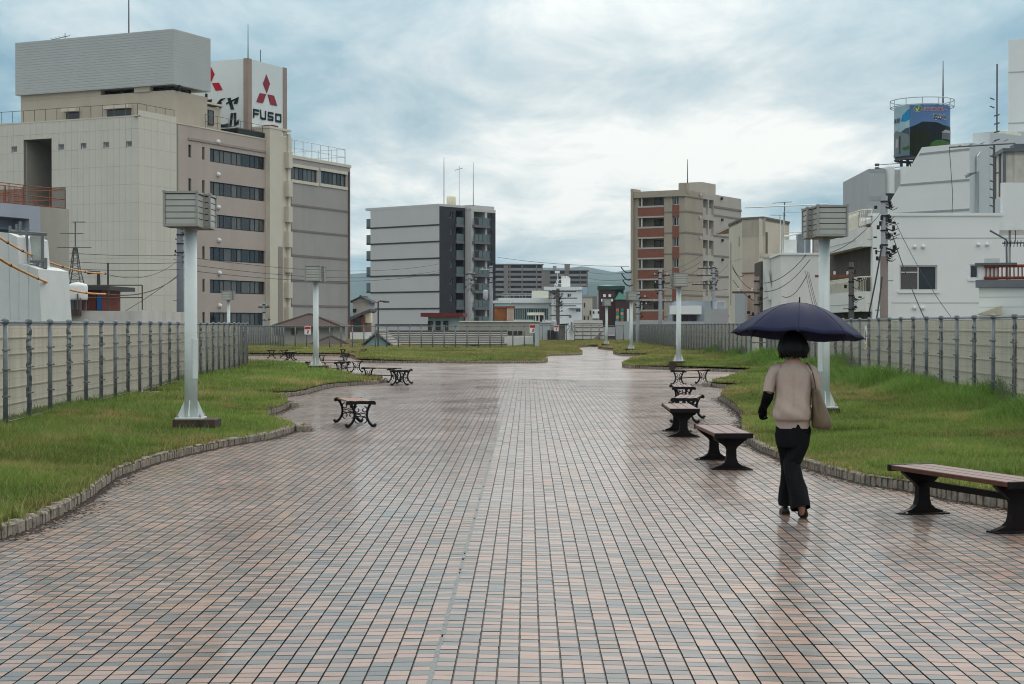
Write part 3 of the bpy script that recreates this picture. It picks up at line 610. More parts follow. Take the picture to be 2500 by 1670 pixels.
make_lamp('pale box-headed lamp on the second left lawn among the iron benches', lawn_at(771, 55.6), R(0), LAMPW, 1)
make_lamp('small box lamp showing above the left fence before the brown office wall', (*campos(558, 94), .05), R(0))
make_lamp('pale lamp in front of the brown balcony block on the right', lawn_at(1657, 63.0), R(0), LAMPW, -1)
make_lamp('pale lamp farther along the right lawn at the end of the side fence', lawn_at(1541, 97), R(0), LAMPW, -1)
make_lamp('smallest farthest lamp near the end of the path', lawn_at(1481, 124), R(0), LAMPW, -1)
# ------------------------------------------------------------------ benches
PLANK = mat('wet_brown_plank', (0.110,0.044,0.029), 0.45, var=0.25, scale=14, spec=0.22)
PLANK2 = mat('faded_brown_plank', (0.26,0.14,0.095), 0.5, var=0.25, scale=14, spec=0.2)
BFRAME = mat('dark_brown_cast_frame', (0.011,0.0075,0.0075), 0.55, var=0.3, scale=10, spec=0.15)
IRON = mat('black_cast_iron', (0.007,0.007,0.008), 0.55, var=0.3, scale=10, spec=0.2)
def two(a, b): return (Vector((*a, 0))+Vector((*b, 0)))/2, math.atan2(b[1]-a[1], b[0]-a[0]), math.hypot(b[0]-a[0], b[1]-a[1])
def trestle(label, pa, pb, L_=1.80, leg=None):
    c, ang, dist = two(pa, pb); hs = (leg or dist)/2
    t = thing('plank_bench', label, 'bench', (c.x, c.y, gz(c.x)), ang, 'plank benches on the right of the path')
    for k in range(3):
        y = (-1+k)*.141; mb = MB(); mb.box((-L_/2+.02, y-.0675, .385),(L_/2-.02, y+.0675, .425), .006); mb.obj('plank', PLANK, t)
    for s_ in (-1,1):
        mb = MB(); mb.box((s_*L_/2-.02*(s_+1)+.0*s_, -.218, .372),(s_*L_/2+.02*(1-s_), .218, .430), .004); mb.obj('end_cap', BFRAME, t)
        x = s_*hs
        o = [(-.225,0),(.225,0),(.225,.018),(.12,.052),(.075,.085),(.058,.14),(.055,.235),(.07,.262),(.205,.372),(.205,.384),(-.205,.384),(-.205,.372),(-.07,.262),(-.055,.235),(-.058,.14),(-.075,.085),(-.12,.052),(-.225,.018)]
        q = MB(); q.extr(o, (x-.03,0,0), (0,1,0), (0,0,1), (.06,0,0)); q.extr([(p*.92,z) for p, z in o if z > .02] , (x-.045,0,0), (0,1,0), (0,0,1), (.015,0,0))
        lg = q.obj('trestle_leg', BFRAME, t)
        q = MB(); q.box((x-.075,-.235,0),(x+.075,.235,.014), .004); q.obj('foot_plate', BFRAME, lg)
        for sy in (-1,1): q = MB(); q.lathe((x-.05*s_,sy*.19,0), [(.012,.014),(.012,.026),(.006,.03)], 6); q.obj('bolt', ALU, lg)
    q = MB(); q.box((-hs+.03,-.022,.25),(hs-.03,.022,.30)); q.obj('stretcher', BFRAME, t)
    return t
def gp(px, py): p = G(px, py); return (p.x, p.y)
trestle('nearest plank bench at the right edge beside the granite kerb', gp(2252,1254), gp(2481,1300))
trestle('dark brown plank bench just left of the walking woman', gp(1785,1147), gp(1743,1123))
trestle('plank bench behind the one beside the woman and before the iron benches', gp(1669,1067), gp(1652,1053))
def arc(cx, cz, r, a0, a1, n=12, dr=0.0): return [(0, cx + (r-dr*i/n)*math.cos(R(a0+(a1-a0)*i/n)), cz + (r-dr*i/n)*math.sin(R(a0+(a1-a0)*i/n))) for i in range(n+1)]
def iron_frame(x):
    mb = MB()
    def T(pts, r, n=6): mb.tube([(x, p[1], p[2]) for p in pts], r, n)
    for s_ in (-1,1):
        T([(0,s_*y,z) for y, z in ((.165,.395),(.135,.34),(.108,.27),(.100,.20),(.112,.13),(.145,.07),(.185,.03),(.205,.022))], [.024,.022,.020,.019,.020,.022,.024,.026])
        T([(0,s_*y,z) for y, z in ((.185,.03),(.225,.026),(.240,.045),(.222,.058))], [.026,.029,.026,.016])
        T(arc(s_*.058, .285, .052, 90 if s_>0 else 90, 90-s_*330, 14, .03), .010, 5)
        T(arc(s_*.052, .125, .055, -90, -90+s_*330, 14, .03), .010, 5)
    T([(0,-.10,.21),(0,0,.235),(0,.10,.21)], .009); T([(0,-.10,.19),(0,0,.17),(0,.10,.19)], .009)
    # serpentine seat rail with rolled ends
    o = [(-.235,.362),(-.215,.364),(-.16,.372),(0,.378),(.16,.372),(.215,.364),(.235,.362),(.245,.395),(.225,.425),(.17,.432),(.10,.424),(0,.430),(-.10,.424),(-.17,.432),(-.225,.425),(-.245,.395)]
    mb.extr(o, (x-.030,0,0), (0,1,0), (0,0,1), (.060,0,0))
    return mb
def make_iron(pm):
    t = thing('iron_bench', '', 'bench', (0,0,0), 0, 'black iron benches with slatted seats')
    hs = .70
    for s_ in (-1,1): smooth_by_angle(iron_frame(s_*hs).obj('side_frame', IRON, t), 35)
    for k in range(4):
        y = (-1.5+k)*.098; mb = MB(); mb.box((-.69,y-.044,.40),(.69,y+.044,.426), .005); mb.obj('slat', pm, t)
    mb = MB(); mb.tube([(-hs,0,.20),(hs,0,.20)], .013, 6); mb.obj('stretcher', IRON, t)
    return t
BL = [  # near end, far end (photo column, distance), slat tone, label
 ((881,26.6),(850,28.0),1,'iron bench with brown slats standing alone nearest on the left'),
 ((1672,28.0),(1687,29.4),0,'iron bench right behind the far plank bench on the right'),
 ((1670,33.3),(1662,34.8),0,'middle iron bench of the three on the right'),
 ((1655,46.6),(1717,47.8),0,'iron bench set crossways, farthest of the three on the right'),
 ((975,45.5),(987,47.0),0,'iron bench seen end-on right of the lawn tip on the left'),
 ((965,48.2),(897,49.4),0,'iron bench set crossways just left of the end-on one'),
 ((840,58.2),(871,59.6),1,'iron bench with brown slats right of the second lamp'),
 ((834,57.0),(752,58.0),1,'iron bench passing behind the foot of the second lamp'),
 ((840,70.5),(788,71.3),1,'iron bench behind the second lamp on the open paving'),
 ((836,88.0),(889,89.0),1,'farthest iron bench in front of the far lawn strip'),
 ((664,85.0),(692,86.2),0,'distant iron bench at the left above the grass'),
 ((706,79.0),(712,80.4),0,'small distant iron bench seen end-on at the left'),
]
protos = {0: None, 1: None}
for (a, da), (b, db), pmk, lab in BL:
    pa, pb = campos(a, da), campos(b, db); c, ang, dist = two(pa, pb); loc = (c.x, c.y, gz(c.x))
    if protos[pmk] is None:
        t = make_iron(PLANK2 if pmk else PLANK); protos[pmk] = t; t.location = loc; t.rotation_euler = (0,0,ang); t['label'] = lab
    else: dup(protos[pmk], loc, ang, lab)
# ------------------------------------------------------------------ the woman, her umbrella and her bag
SKIN = mat('skin', (0.46,0.27,0.19), 0.5, var=0.05, scale=20)
HAIR = mat('black_hair', (0.006,0.005,0.005), 0.5, var=0.4, scale=60, spec=0.25)
KNIT = mat('beige_knit', (0.45,0.355,0.305), 0.9, var=0.05, scale=30, bump=0.15, spec=0.1)
TROU = mat('black_trousers', (0.0075,0.0075,0.0085), 0.85, var=0.3, scale=12, spec=0.12)
SLEEVE = mat('black_arm_cover', (0.004,0.004,0.0045), 0.9, var=0.2, scale=20, spec=0.1)
SHOE = mat('black_leather_shoe', (0.010,0.010,0.011), 0.4, var=0.2, scale=20)
SOLE = mat('brown_shoe_sole', (0.10,0.055,0.03), 0.6)
pw = G(1936, 1262); PZ = gz(pw.x); PROT = math.atan2(pw.y, pw.x) - R(90)
person = thing('person', 'woman with black bob in beige knit top and black trousers walking away under an umbrella', 'person', (pw.x, pw.y, PZ), PROT); person.scale = (.93, 1, 1.035)
def ell(cx, cy, z, rx, ry, n=40, fx=None, tilt=(0,0), pw_=2.0):
    out = []
    for k in range(n):
        a = 2*math.pi*k/n; c, s_ = math.cos(a), math.sin(a)
        c2 = math.copysign(abs(c)**(2/pw_), c); s2 = math.copysign(abs(s_)**(2/pw_), s_)
        r = 1.0 + (fx(a, z) if fx else 0.0); x = rx*c2*r; y = ry*s2*r
        out.append((cx+x, cy+y, z + tilt[0]*x + tilt[1]*y))
    return out
def rings_along(pts, radii, n=20, fx=None, flat=(1,1)):
    P = [Vector(p) for p in pts]; out = []; ref = Vector((0,1,0))
    for i, p in enumerate(P):
        t = (P[min(i+1,len(P)-1)]-P[max(i-1,0)]).normalized(); a = ref - t*ref.dot(t); a.normalize(); b = t.cross(a)
        r = radii[i]; ra, rb = r if isinstance(r, tuple) else (r, r)
        out.append([tuple(p + a*(ra*math.cos(2*math.pi*k/n)*(1+(fx(2*math.pi*k/n, i) if fx else 0))) + b*(rb*math.sin(2*math.pi*k/n)*(1+(fx(2*math.pi*k/n, i) if fx else 0)))) for k in range(n)])
    return out
def lerp_rings(keys, m):               # keys: list of tuples of numbers, smooth interpolation
    out = []
    for i in range(len(keys)-1):
        for j in range(m):
            t = j/m; a, b, c, d = keys[max(i-1,0)], keys[i], keys[i+1], keys[min(i+2,len(keys)-1)]
            out.append(tuple(0.5*((2*q) + (r_-p)*t + (2*p-5*q+4*r_-s_)*t*t + (3*q-p-3*r_+s_)*t**3) for p, q, r_, s_ in zip(a, b, c, d)))
    out.append(keys[-1]); return out
# body: one continuous skinned figure
def skin_body():
    V, E, Rr = [], [], []
    def v(p, r, par=None):
        V.append(p); Rr.append(r if isinstance(r, tuple) else (r, r))
        if par is not None: E.append((par, len(V)-1))
        return len(V)-1
    pel = v((0,.0,.80), (.13,.10)); ab = v((0,.0,.95), (.115,.09), pel); ch = v((0,.01,1.12), (.13,.09), ab); sh = v((0,.02,1.24), (.10,.07), ch)
    nk = v((0,.03,1.315), (.048,.05), sh); hd0 = v((0,.04,1.37), (.06,.07), nk); hd = v((0,.05,1.44), (.075,.088), hd0); v((0,.05,1.515), (.06,.07), hd)
    # left arm swings back a little, slightly bent
    s1 = v((-.155,.01,1.225), .052, sh); e1 = v((-.222,-.03,1.02), .036, s1); w1 = v((-.272,.10,.905), .024, e1); h1 = v((-.284,.135,.875), (.034,.022), w1)
    for k, (dx, dz, l) in enumerate(((-.018,0,.05),(-.006,-.004,.056),(.007,-.004,.052),(.018,0,.042))):
        a = v((-.284+dx,.155,.846+dz), .0095, h1); b = v((-.281+dx,.168,.846-l*.55), .009, a); v((-.272+dx,.156,.846-l*.8), .008, b)
    a = v((-.259,.150,.862), .010, h1); v((-.252,.168,.835), .009, a)
    # right arm bent up in front of the chest, fist on the umbrella shaft
    s2 = v((.155,.01,1.225), .052, sh); e2 = v((.20,.06,.99), .036, s2); w2 = v((.085,.21,1.10), .024, e2); h2 = v((.045,.225,1.135), (.034,.024), w2)
    for k in range(4):
        z = 1.115 + k*.021; a = v((.018,.265,z), .0095, h2); b = v((-.012,.262,z), .009, a); v((-.016,.238,z), .008, b)
    a = v((.038,.205,1.165), .010, h2); v((.012,.222,1.185), .009, a)
    # legs: left foot ahead, right foot trailing with the heel up
    for (hx, knee, ank, toe) in ((-.085,(-.05,.10,.43),(-.075,.16,.085),(-.08,.26,.03)), (.085,(-.005,-.01,.43),(.085,-.18,.125),(.075,-.10,.03))):
        a = v((hx,0,.74), (.085,.085), pel); b = v(knee, (.052,.055), a); c = v(ank, (.034,.036), b); d = v(toe, (.036,.025), c)
    me = bpy.data.meshes.new('body'); me.from_pydata(V, E, []); o = bpy.data.objects.new('body', me); COL.objects.link(o)
    m = o.modifiers.new('skin', 'SKIN'); o.modifiers.new('sub', 'SUBSURF').levels = 2
    for i, r_ in enumerate(Rr): me.skin_vertices[0].data[i].radius = r_
    me.skin_vertices[0].data[0].use_root = True
    dg = bpy.context.evaluated_depsgraph_get(); me2 = bpy.data.meshes.new_from_object(o.evaluated_get(dg)); me2.name = 'body'
    bpy.data.objects.remove(o); me2.materials.clear(); me2.materials.append(SKIN)
    me2.polygons.foreach_set('use_smooth', [True]*len(me2.polygons)); return me2
body = link('body', skin_body(), person)
# face
mb = MB(); mb.lathe((0,.135,1.425), [(.004,-.02),(.014,-.012),(.012,.01),(.004,.03)], 8); mb.obj('nose', SKIN, person, True)
for s_ in (-1,1):
    mb = MB(); mb.lathe((s_*.03,.126,1.445), [(.002,-.008),(.010,-.003),(.010,.003),(.002,.008)], 8); mb.obj('eye', mat('eye',(0.03,0.02,0.015),0.2), person, True)
    mb = MB(); mb.lathe((s_*.082,.04,1.435), [(.004,-.03),(.014,-.02),(.016,.015),(.005,.03)], 8); mb.obj('ear', SKIN, person, True)
mb = MB(); mb.box((-.022,.122,1.392),(.022,.13,1.400)); mb.obj('mouth', mat('lips',(0.3,0.1,0.08),0.5), person)
# hair: bob with ragged hem
def hairf(a, z): return .016*math.sin(a*9+z*20) + .014*math.sin(a*17-z*31)
keys = [(1.330,.040,.094,.088),(1.345,.040,.124,.112),(1.372,.040,.141,.126),(1.41,.043,.144,.130),(1.455,.046,.128,.124),(1.50,.048,.096,.102),(1.535,.048,.058,.064),(1.550,.048,.012,.014)]
rg = []
for i, (z, cy, rx, ry) in enumerate(lerp_rings(keys, 4)):
    r_ = ell(0, cy-.012, z, rx, ry, 56, hairf)
    if z < 1.37:                       # open at the face, uneven hem
        r_ = [(x, min(y, .075), zz + .010*math.sin(13*math.atan2(y,x)) + .006*math.sin(29*math.atan2(y,x))) for x, y, zz in r_]
    elif z < 1.47: r_ = [(x, min(y, .088), zz) for x, y, zz in r_]
    rg.append(r_)
mb = MB(); mb.loft(rg); mb.obj('hair', HAIR, person, True)
mb = MB()
for k in range(110):                   # loose strands at the hem
    a = random.uniform(math.pi*1.0, math.pi*2.0); x, y = .125*math.cos(a), .03+.11*math.sin(a); z = random.uniform(1.335,1.375)
    d = Vector((math.cos(a)*random.uniform(-.03,.004), math.sin(a)*random.uniform(-.01,.008), -random.uniform(.018,.034)))
    mb.tube([(x,y,z),(x+d.x*.5,y+d.y*.5,z+d.z*.5),(x+d.x,y+d.y,z+d.z)], [.006,.004,.0008], 3)
mb.obj('hair_strands', HAIR, person, kind='stuff')
# top: loose, bloused over a ribbed hem, short dropped sleeves
def foldt(a, z):
    f = .014*math.sin(a*7+z*9) + .012*math.sin(a*11-z*14) + .016*math.sin(a*4+z*33)*math.exp(-((z-1.06)/.12)**2)
    f += .045*math.exp(-((z-.885)/.05)**2)*math.sin(a*5+1.0+z*25) * (1 if math.sin(a) < .2 else .5)
    return f
keys = [(.738,.0,.008,.165,.120),(.760,.0,.008,.166,.121),(.795,-.003,.006,.170,.126),(.815,-.006,.0,.186,.146),(.86,-.009,-.004,.190,.152),(.92,-.008,-.002,.183,.147),(1.00,-.003,.004,.174,.136),(1.08,.0,.010,.176,.130),(1.15,.0,.014,.184,.126),(1.205,.0,.018,.185,.116),(1.24,.0,.022,.168,.102),(1.265,.0,.026,.128,.086),(1.283,.0,.030,.088,.070)]
rg = [ell(cx, cy, z, rx*(.93 if z < 1.2 else .97), ry, 64, foldt if z > .80 else (lambda a, z: .004*math.sin(a*32)), pw_=2.35 if z < 1.2 else 2.1) for z, cx, cy, rx, ry in lerp_rings(keys, 4)]
def slit(r_):                          # notch at the back of the hem
    out = []
    for x, y, z in r_:
        if y < 0 and abs(x-.045) < .026 and z < .79: z = z + (.026-abs(x-.045))*1.9
        out.append((x, y, z))
    return out
rg = [slit(r_) for r_ in rg]
mb = MB(); mb.loft(rg, cap0=False)
ff_ = lambda a, i: .05*math.sin(a*4+i*.8) + .03*math.sin(a*7-i)
mb.loft(rings_along([(-.11,.015,1.235),(-.165,.012,1.205),(-.20,.0,1.14),(-.218,-.018,1.075),(-.222,-.024,1.035)], [(.072,.056),(.078,.060),(.075,.056),(.070,.052),(.068,.050)], 24, ff_), cap1=False)
mb.loft(rings_along([(.11,.015,1.235),(.165,.015,1.205),(.198,.02,1.14),(.205,.03,1.08),(.208,.04,1.04)], [(.072,.056),(.078,.060),(.075,.056),(.070,.052),(.066,.050)], 24, ff_), cap1=False)
top = mb.obj('knit_top', KNIT, person, True)
mb = MB(); mb.tube([(0,-.128,.79),(.004,-.149,.86),(.006,-.148,.95),(.006,-.131,1.08),(.004,-.112,1.2)], .0018, 4); mb.obj('back_seam', KNIT, top)
mb = MB(); mb.loft([ell(0,.031,1.280,.087,.068,40), ell(0,.032,1.296,.080,.062,40), ell(0,.032,1.286,.074,.057,40)], False, False); mb.obj('neck_band', KNIT, top, True)
# trousers
def foldp(a, i): return .045*math.sin(a*3+i*.5+.6) + .035*math.sin(a*6-i*.7) + .02*math.sin(a*2+i*1.6)
mb = MB()
hip = [(.775,0,.0,.150,.105),(.74,0,.0,.160,.113),(.70,.0,.0,.160,.118),(.64,-.004,.0,.152,.118),(.58,-.008,.003,.138,.112)]
mb.loft([ell(cx, cy, z, rx, ry, 40, lambda a, z: .012*math.sin(a*6+z*30)) for z, cx, cy, rx, ry in lerp_rings(hip, 3)])
L1 = lerp_rings([(-.080,.0,.70,.085,.100),(-.072,.04,.60,.082,.098),(-.056,.08,.50,.072,.090),(-.046,.11,.42,.064,.084),(-.056,.13,.30,.062,.082),(-.070,.15,.18,.064,.082),(-.072,.16,.085,.062,.080)], 4)
L2 = lerp_rings([(.078,.0,.70,.085,.100),(.050,-.005,.60,.084,.100),(.012,-.01,.50,.080,.096),(-.010,-.02,.43,.077,.094),(.014,-.07,.32,.080,.094),(.048,-.12,.20,.086,.094),(.074,-.16,.088,.092,.090)], 4)
for L_ in (L1, L2): mb.loft(rings_along([p[:3] for p in L_], [(p[4], p[3]) for p in L_], 30, foldp), cap1=False)
mb.obj('trousers', TROU, person, True)
# black arm cover over left forearm and hand
mb = MB()
mb.loft(rings_along([(-.220,-.036,1.035),(-.228,-.02,1.0),(-.246,.025,.965),(-.262,.068,.93),(-.271,.098,.907),(-.279,.122,.884),(-.283,.145,.862),(-.281,.160,.838)], [.050,.050,.046,.040,.036,(.036,.040),(.034,.042),(.024,.032)], 18, lambda a, i: .03*math.sin(a*3+i)))
for k, (dx, l) in enumerate(((-.026,.044),(-.009,.050),(.008,.047),(.024,.038))):
    mb.tube([(-.282+dx,.150,.858),(-.280+dx,.166,.842-l*.35),(-.274+dx,.162,.842-l*.8),(-.266+dx,.146,.842-l*.75)], [.013,.013,.012,.010], 8)
mb.tube([(-.258,.138,.876),(-.251,.162,.858),(-.255,.172,.834)], [.014,.013,.011], 8)
mb.obj('arm_cover', SLEEVE, person, True)
# shoes
def shoe(c, yaw, pitch, lab):
    prof = [(-.115,.030,.028),(-.10,.040,.042),(-.06,.038,.052),(0,.036,.045),(.05,.045,.040),(.09,.044,.034),(.12,.028,.026),(.128,.010,.014)]
    rg, rs = [], []
    for y, wv, hv in prof:
        rg.append([(wv*math.cos(2*math.pi*k/14), y, .014+hv*max(0, math.sin(2*math.pi*k/14))*1.25) for k in range(14)])
        rs.append([(wv*1.06*math.cos(2*math.pi*k/14), y*1.03, .007+.009*math.sin(2*math.pi*k/14)) for k in range(14)])
    mb = MB(); mb.loft(rg); s_ = mb.obj('shoe', SHOE, person, True); mb = MB(); mb.loft(rs); mb.obj('sole', SOLE, s_)
    s_.location = c; s_.rotation_euler = (pitch, 0, yaw)
    if lab: s_['label'] = lab
shoe((-.076,.20,.0), R(6), 0, None)
shoe((.082,-.135,.066), R(-8), R(-36), 'right shoe with its heel raised showing the brown sole')
# umbrella
NAVY = mat('navy_umbrella_cloth', (0.014,0.0175,0.048), 0.7, var=0.10, scale=8, spec=0.12)
UM = mat('umbrella_metal', (0.02,0.02,0.022), 0.35, metal=0.6)
ux = pw + Vector((0.012,.13,0)); umb = thing('umbrella', 'open navy blue umbrella held by the walking woman', 'umbrella', (pw.x-.018, pw.y+.14, PZ-.045), PROT)
umb.rotation_euler = (R(-4.5), R(2.8), PROT); umb.scale = (1.03, 1.03, 1.05)
UR, UZ, UHt = .555, 1.535, .27
def can_z(t, a):                       # t 0 centre .. 1 rim
    sag = 0.5-0.5*math.cos(8*(a))      # 0 on a rib, 1 between
    return UZ + UHt*(1 - t**1.9) - .024*sag*t*(1.0-.45*t), UR*t*(1-.045*sag*t**2)
def canopy(off, name, m, parent):
    mb = MB(); nr, na = 14, 96; rg = []
    for i in range(1, nr+1):
        t = i/nr; ring = []
        for k in range(na):
            a = 2*math.pi*k/na; z, r_ = can_z(t, a); z += .0025*math.sin(k*2.3+i*1.7)*t*math.exp(-((t-.75)/.25)**2); ring.append((r_*math.cos(a+R(-90)), r_*math.sin(a+R(-90)), z+off))
        rg.append(ring)
    rg = rg[::-1] if off >= 0 else rg; mb.loft(rg, cap0=False, cap1=False)
    c = len(mb.v); mb.v.append((0,0,UZ+UHt+off)); b0 = (nr-1)*na if off >= 0 else 0
    mb.f += [(b0+k, b0+(k+1)%na, c) if off >= 0 else (b0+(k+1)%na, b0+k, c) for k in range(na)]
    return mb.obj(name, m, parent, True)
can = canopy(0.0, 'canopy', NAVY, umb)
sol = can.modifiers.new('t', 'SOLIDIFY'); sol.thickness = .0015
mb = MB(); mb.tube([(0,0,UZ+UHt-.005),(0,0,UZ+UHt+.012),(0,0,UZ+UHt+.05)], [.012,.007,.005], 8); mb.obj('ferrule', UM, umb)
mb = MB(); mb.tube([(0,0,.98),(0,0,UZ+UHt-.005)], .006, 8); mb.obj('shaft', UM, umb)
mb = MB(); mb.tube([(0,0,.84),(0,0,.98),(0,0,1.02)], [.013,.013,.011], 10); mb.obj('handle', SHOE, umb)
for k in range(8):
    a = 2*math.pi*k/8 + R(-90); mb = MB(); pts = []
    for i in range(9):
        t = .03 + .985*i/8; z, r_ = can_z(min(t,1), a+R(90)); pts.append((r_*math.cos(a), r_*math.sin(a), z-.006))
    mb.tube(pts, .0028, 5); rb = mb.obj('rib', UM, umb)
    mb = MB(); mb.tube([(x, y, z+.0075) for x, y, z in pts[:-1]]+[(pts[-1][0],pts[-1][1],pts[-1][2]+.0065)], .0016, 4); mb.obj('seam', mat('navy_seam',(0.006,0.007,0.02),0.8), can)
    mb = MB(); mb.tube([(pts[-1][0],pts[-1][1],pts[-1][2]+.004),(pts[-1][0]*1.018,pts[-1][1]*1.018,pts[-1][2]-.006)], .0045, 5); mb.obj('rib_tip', UM, rb)
    mb = MB(); mb.tube([(0,0,UZ-.02),pts[4]], .002, 4); mb.obj('stretcher', UM, rb)
mb = MB(); a = R(225); mb.tube([(UR*.97*math.cos(a),UR*.97*math.sin(a),UZ-.01),(UR*.96*math.cos(a),UR*.96*math.sin(a),UZ-.045)], .008, 5); mb.obj('closing_strap', NAVY, umb)
# shoulder bag
BAGM = mat('tan_leather_bag', (0.135,0.094,0.055), 0.48, var=0.12, scale=9, spec=0.35)
bag = thing('shoulder_bag', 'tan leather tote bag hanging from the right shoulder of the woman', 'bag', (pw.x, pw.y, PZ), PROT); bag.scale = (.93, 1, 1.035)
keys = [(.735,.245,.02,.062,.120),(.748,.255,.02,.085,.150),(.80,.258,.02,.088,.158),(.88,.244,.02,.076,.150),(.96,.226,.02,.060,.138),(1.03,.212,.02,.046,.125),(1.06,.206,.02,.040,.118)]
mb = MB(); mb.loft([ell(cx, cy, z, rx, ry, 36, lambda a, z: .03*math.sin(a*4+z*18)+.02*math.sin(a*7-z*9), pw_=2.6, tilt=(-.12,0)) for z, cx, cy, rx, ry in lerp_rings(keys, 4)]); bb = mb.obj('bag_body', BAGM, bag, True)
mb = MB(); mb.tube([(.205,-.105,1.045),(.226,-.128,.92),(.262,-.135,.77)], .003, 5); mb.obj('side_seam', BAGM, bb)
for sy in (-.07,.11):
    rg = []; pts = lerp_rings([(.205,sy,1.05),(.192,sy*.8-.012,1.13),(.172,sy*.6-.01,1.20),(.140,sy*.45,1.262),(.122,sy*.35+.01,1.277),(.110,sy*.3+.03,1.268)], 5)
    mb = MB()
    for p in pts: q = Vector(p); rg.append([(q.x-.004,q.y-.014,q.z),(q.x-.004,q.y+.014,q.z),(q.x+.006,q.y+.014,q.z+.003),(q.x+.006,q.y-.014,q.z+.003)])
    mb.loft(rg); mb.obj('strap', mat('tan_leather_strap',(0.10,0.066,0.038),0.5), bag, True)
# ------------------------------------------------------------------ the town round the roof: building kit
KX = {1:(0,0,3.669), 2:(400,100,4.696), 3:(0,400,3.647), 4:(440,360,3.136), 5:(860,380,3.2675), 6:(1200,600,5.6), 7:(1500,420,3.267), 8:(1900,60,3.137), 11:(1740,500,5.227), 12:(2100,480,4.9)}
def K(k, x, y=0): o = KX[k]; return (o[0]+x/o[2], o[1]+y/o[2])       # measuring sheet k -> photo pixel
class Bld:
    def __init__(s, name, label, cat, px, d, phi, group=None, zb=GZ):
        p = at(px, HY, d); s.o = Vector((p.x, p.y, zb)); s.rz = YAW - R(phi); s.ex = Vector((math.cos(s.rz), math.sin(s.rz), 0)); s.ey = Vector((-math.sin(s.rz), math.cos(s.rz), 0))
        s.root = thing(name, label, cat, s.o, s.rz, group)
    def face(s, kind, off=0.0): return Face(s, kind, off)
    def box(s, name, a, b, m, parent=None, bev=0.0):
        mb = MB(); mb.box(tuple(min(p,q) for p, q in zip(a,b)), tuple(max(p,q) for p, q in zip(a,b)), bev); return mb.obj(name, m, parent or s.root)
class Face:                             # 'f' faces the camera (-y), 's' faces right (+x), 'l' faces left (-x)
    def __init__(s, b, kind, off): s.b, s.k, s.off = b, kind, off
    def P(s, u, z, dep=0.0):
        if s.k == 'f': return (u, s.off-dep, z)
        return (s.off+dep, u, z) if s.k == 's' else (s.off-dep, u, z)
    def px(s, px, py):
        b = s.b; r = ray(px, py); n = b.ey if s.k == 'f' else b.ex; c = Vector((0,0,EYE))-b.o
        t = (s.off - c.dot(n))/r.dot(n); p = c + r*t
        return (p.dot(b.ex) if s.k == 'f' else p.dot(b.ey)), p.z
    def rect(s, a, b): (u0, z0), (u1, z1) = s.px(*a), s.px(*b); return min(u0,u1), max(u0,u1), min(z0,z1), max(z0,z1)
    def quad(s, mb, u0, u1, z0, z1, d0, d1):
        p = [s.P(u0,z0,d0), s.P(u1,z1,d1)]; mb.box(tuple(min(a,b) for a, b in zip(*p)), tuple(max(a,b) for a, b in zip(*p)))
    def box(s, name, r, d0, d1, m, parent=None):
        mb = MB(); s.quad(mb, *r, d0, d1); return mb.obj(name, m, parent or s.b.root)
    def wall(s, name, r, holes, depth, m, parent=None):
        u0, u1, z0, z1 = r; hs = [(max(a,u0), min(b,u1), max(c,z0), min(d,z1)) for a, b, c, d in holes]; hs = [q for q in hs if q[1] > q[0]+.01 and q[3] > q[2]+.01]
        us = sorted({u0,u1,*[q[0] for q in hs],*[q[1] for q in hs]}); zs = sorted({z0,z1,*[q[2] for q in hs],*[q[3] for q in hs]}); mb = MB()
        def Q(a, b, c, d): mb.add([a,b,c,d], [(0,1,2,3)])
        for i in range(len(us)-1):
            for j in range(len(zs)-1):
                cu, cz = (us[i]+us[i+1])/2, (zs[j]+zs[j+1])/2
                if any(q[0] < cu < q[1] and q[2] < cz < q[3] for q in hs): continue
                Q(s.P(us[i],zs[j]), s.P(us[i+1],zs[j]), s.P(us[i+1],zs[j+1]), s.P(us[i],zs[j+1]))
        for a, b, c, d in hs:
            Q(s.P(a,c),s.P(a,d),s.P(a,d,-depth),s.P(a,c,-depth)); Q(s.P(b,c),s.P(b,d),s.P(b,d,-depth),s.P(b,c,-depth))
            Q(s.P(a,c),s.P(b,c),s.P(b,c,-depth),s.P(a,c,-depth)); Q(s.P(a,d),s.P(b,d),s.P(b,d,-depth),s.P(a,d,-depth))
        return mb.obj(name, m, parent or s.b.root)
    def window(s, r, depth, divs, fm, frame=0.06, glass=(GLASS, BLIND), pb=0.35, name='window', sill=None, mid=None):
        u0, u1, z0, z1 = r; mb = MB(); q = frame
        s.quad(mb, u0, u1, z0, z0+q, -depth, -depth+.06); s.quad(mb, u0, u1, z1-q, z1, -depth, -depth+.06)
        s.quad(mb, u0, u0+q, z0+q, z1-q, -depth, -depth+.06); s.quad(mb, u1-q, u1, z0+q, z1-q, -depth, -depth+.06)
        ds = divs if isinstance(divs, list) else [k/divs for k in range(1, divs)]
        for t in ds: u = u0+(u1-u0)*t; s.quad(mb, u-q*.45, u+q*.45, z0+q, z1-q, -depth, -depth+.055)
        if mid: zz = z0+(z1-z0)*mid; s.quad(mb, u0+q, u1-q, zz-q*.4, zz+q*.4, -depth, -depth+.05)
        o = mb.obj(name, fm, s.b.root)
        e = [0]+ds+[1]
        for i in range(len(e)-1):
            a, b = u0+(u1-u0)*e[i]+q*.5, u0+(u1-u0)*e[i+1]-q*.5; g = MB(); s.quad(g, a, b, z0+q, z1-q, -depth-.02, -depth+.02)
            g.obj('pane', glass[1] if random.random() < pb else glass[0], o)
        if sill: g = MB(); s.quad(g, u0-.08, u1+.08, z0-.10, z0-.002, -depth, .06); g.obj('sill', sill, o)
        return o
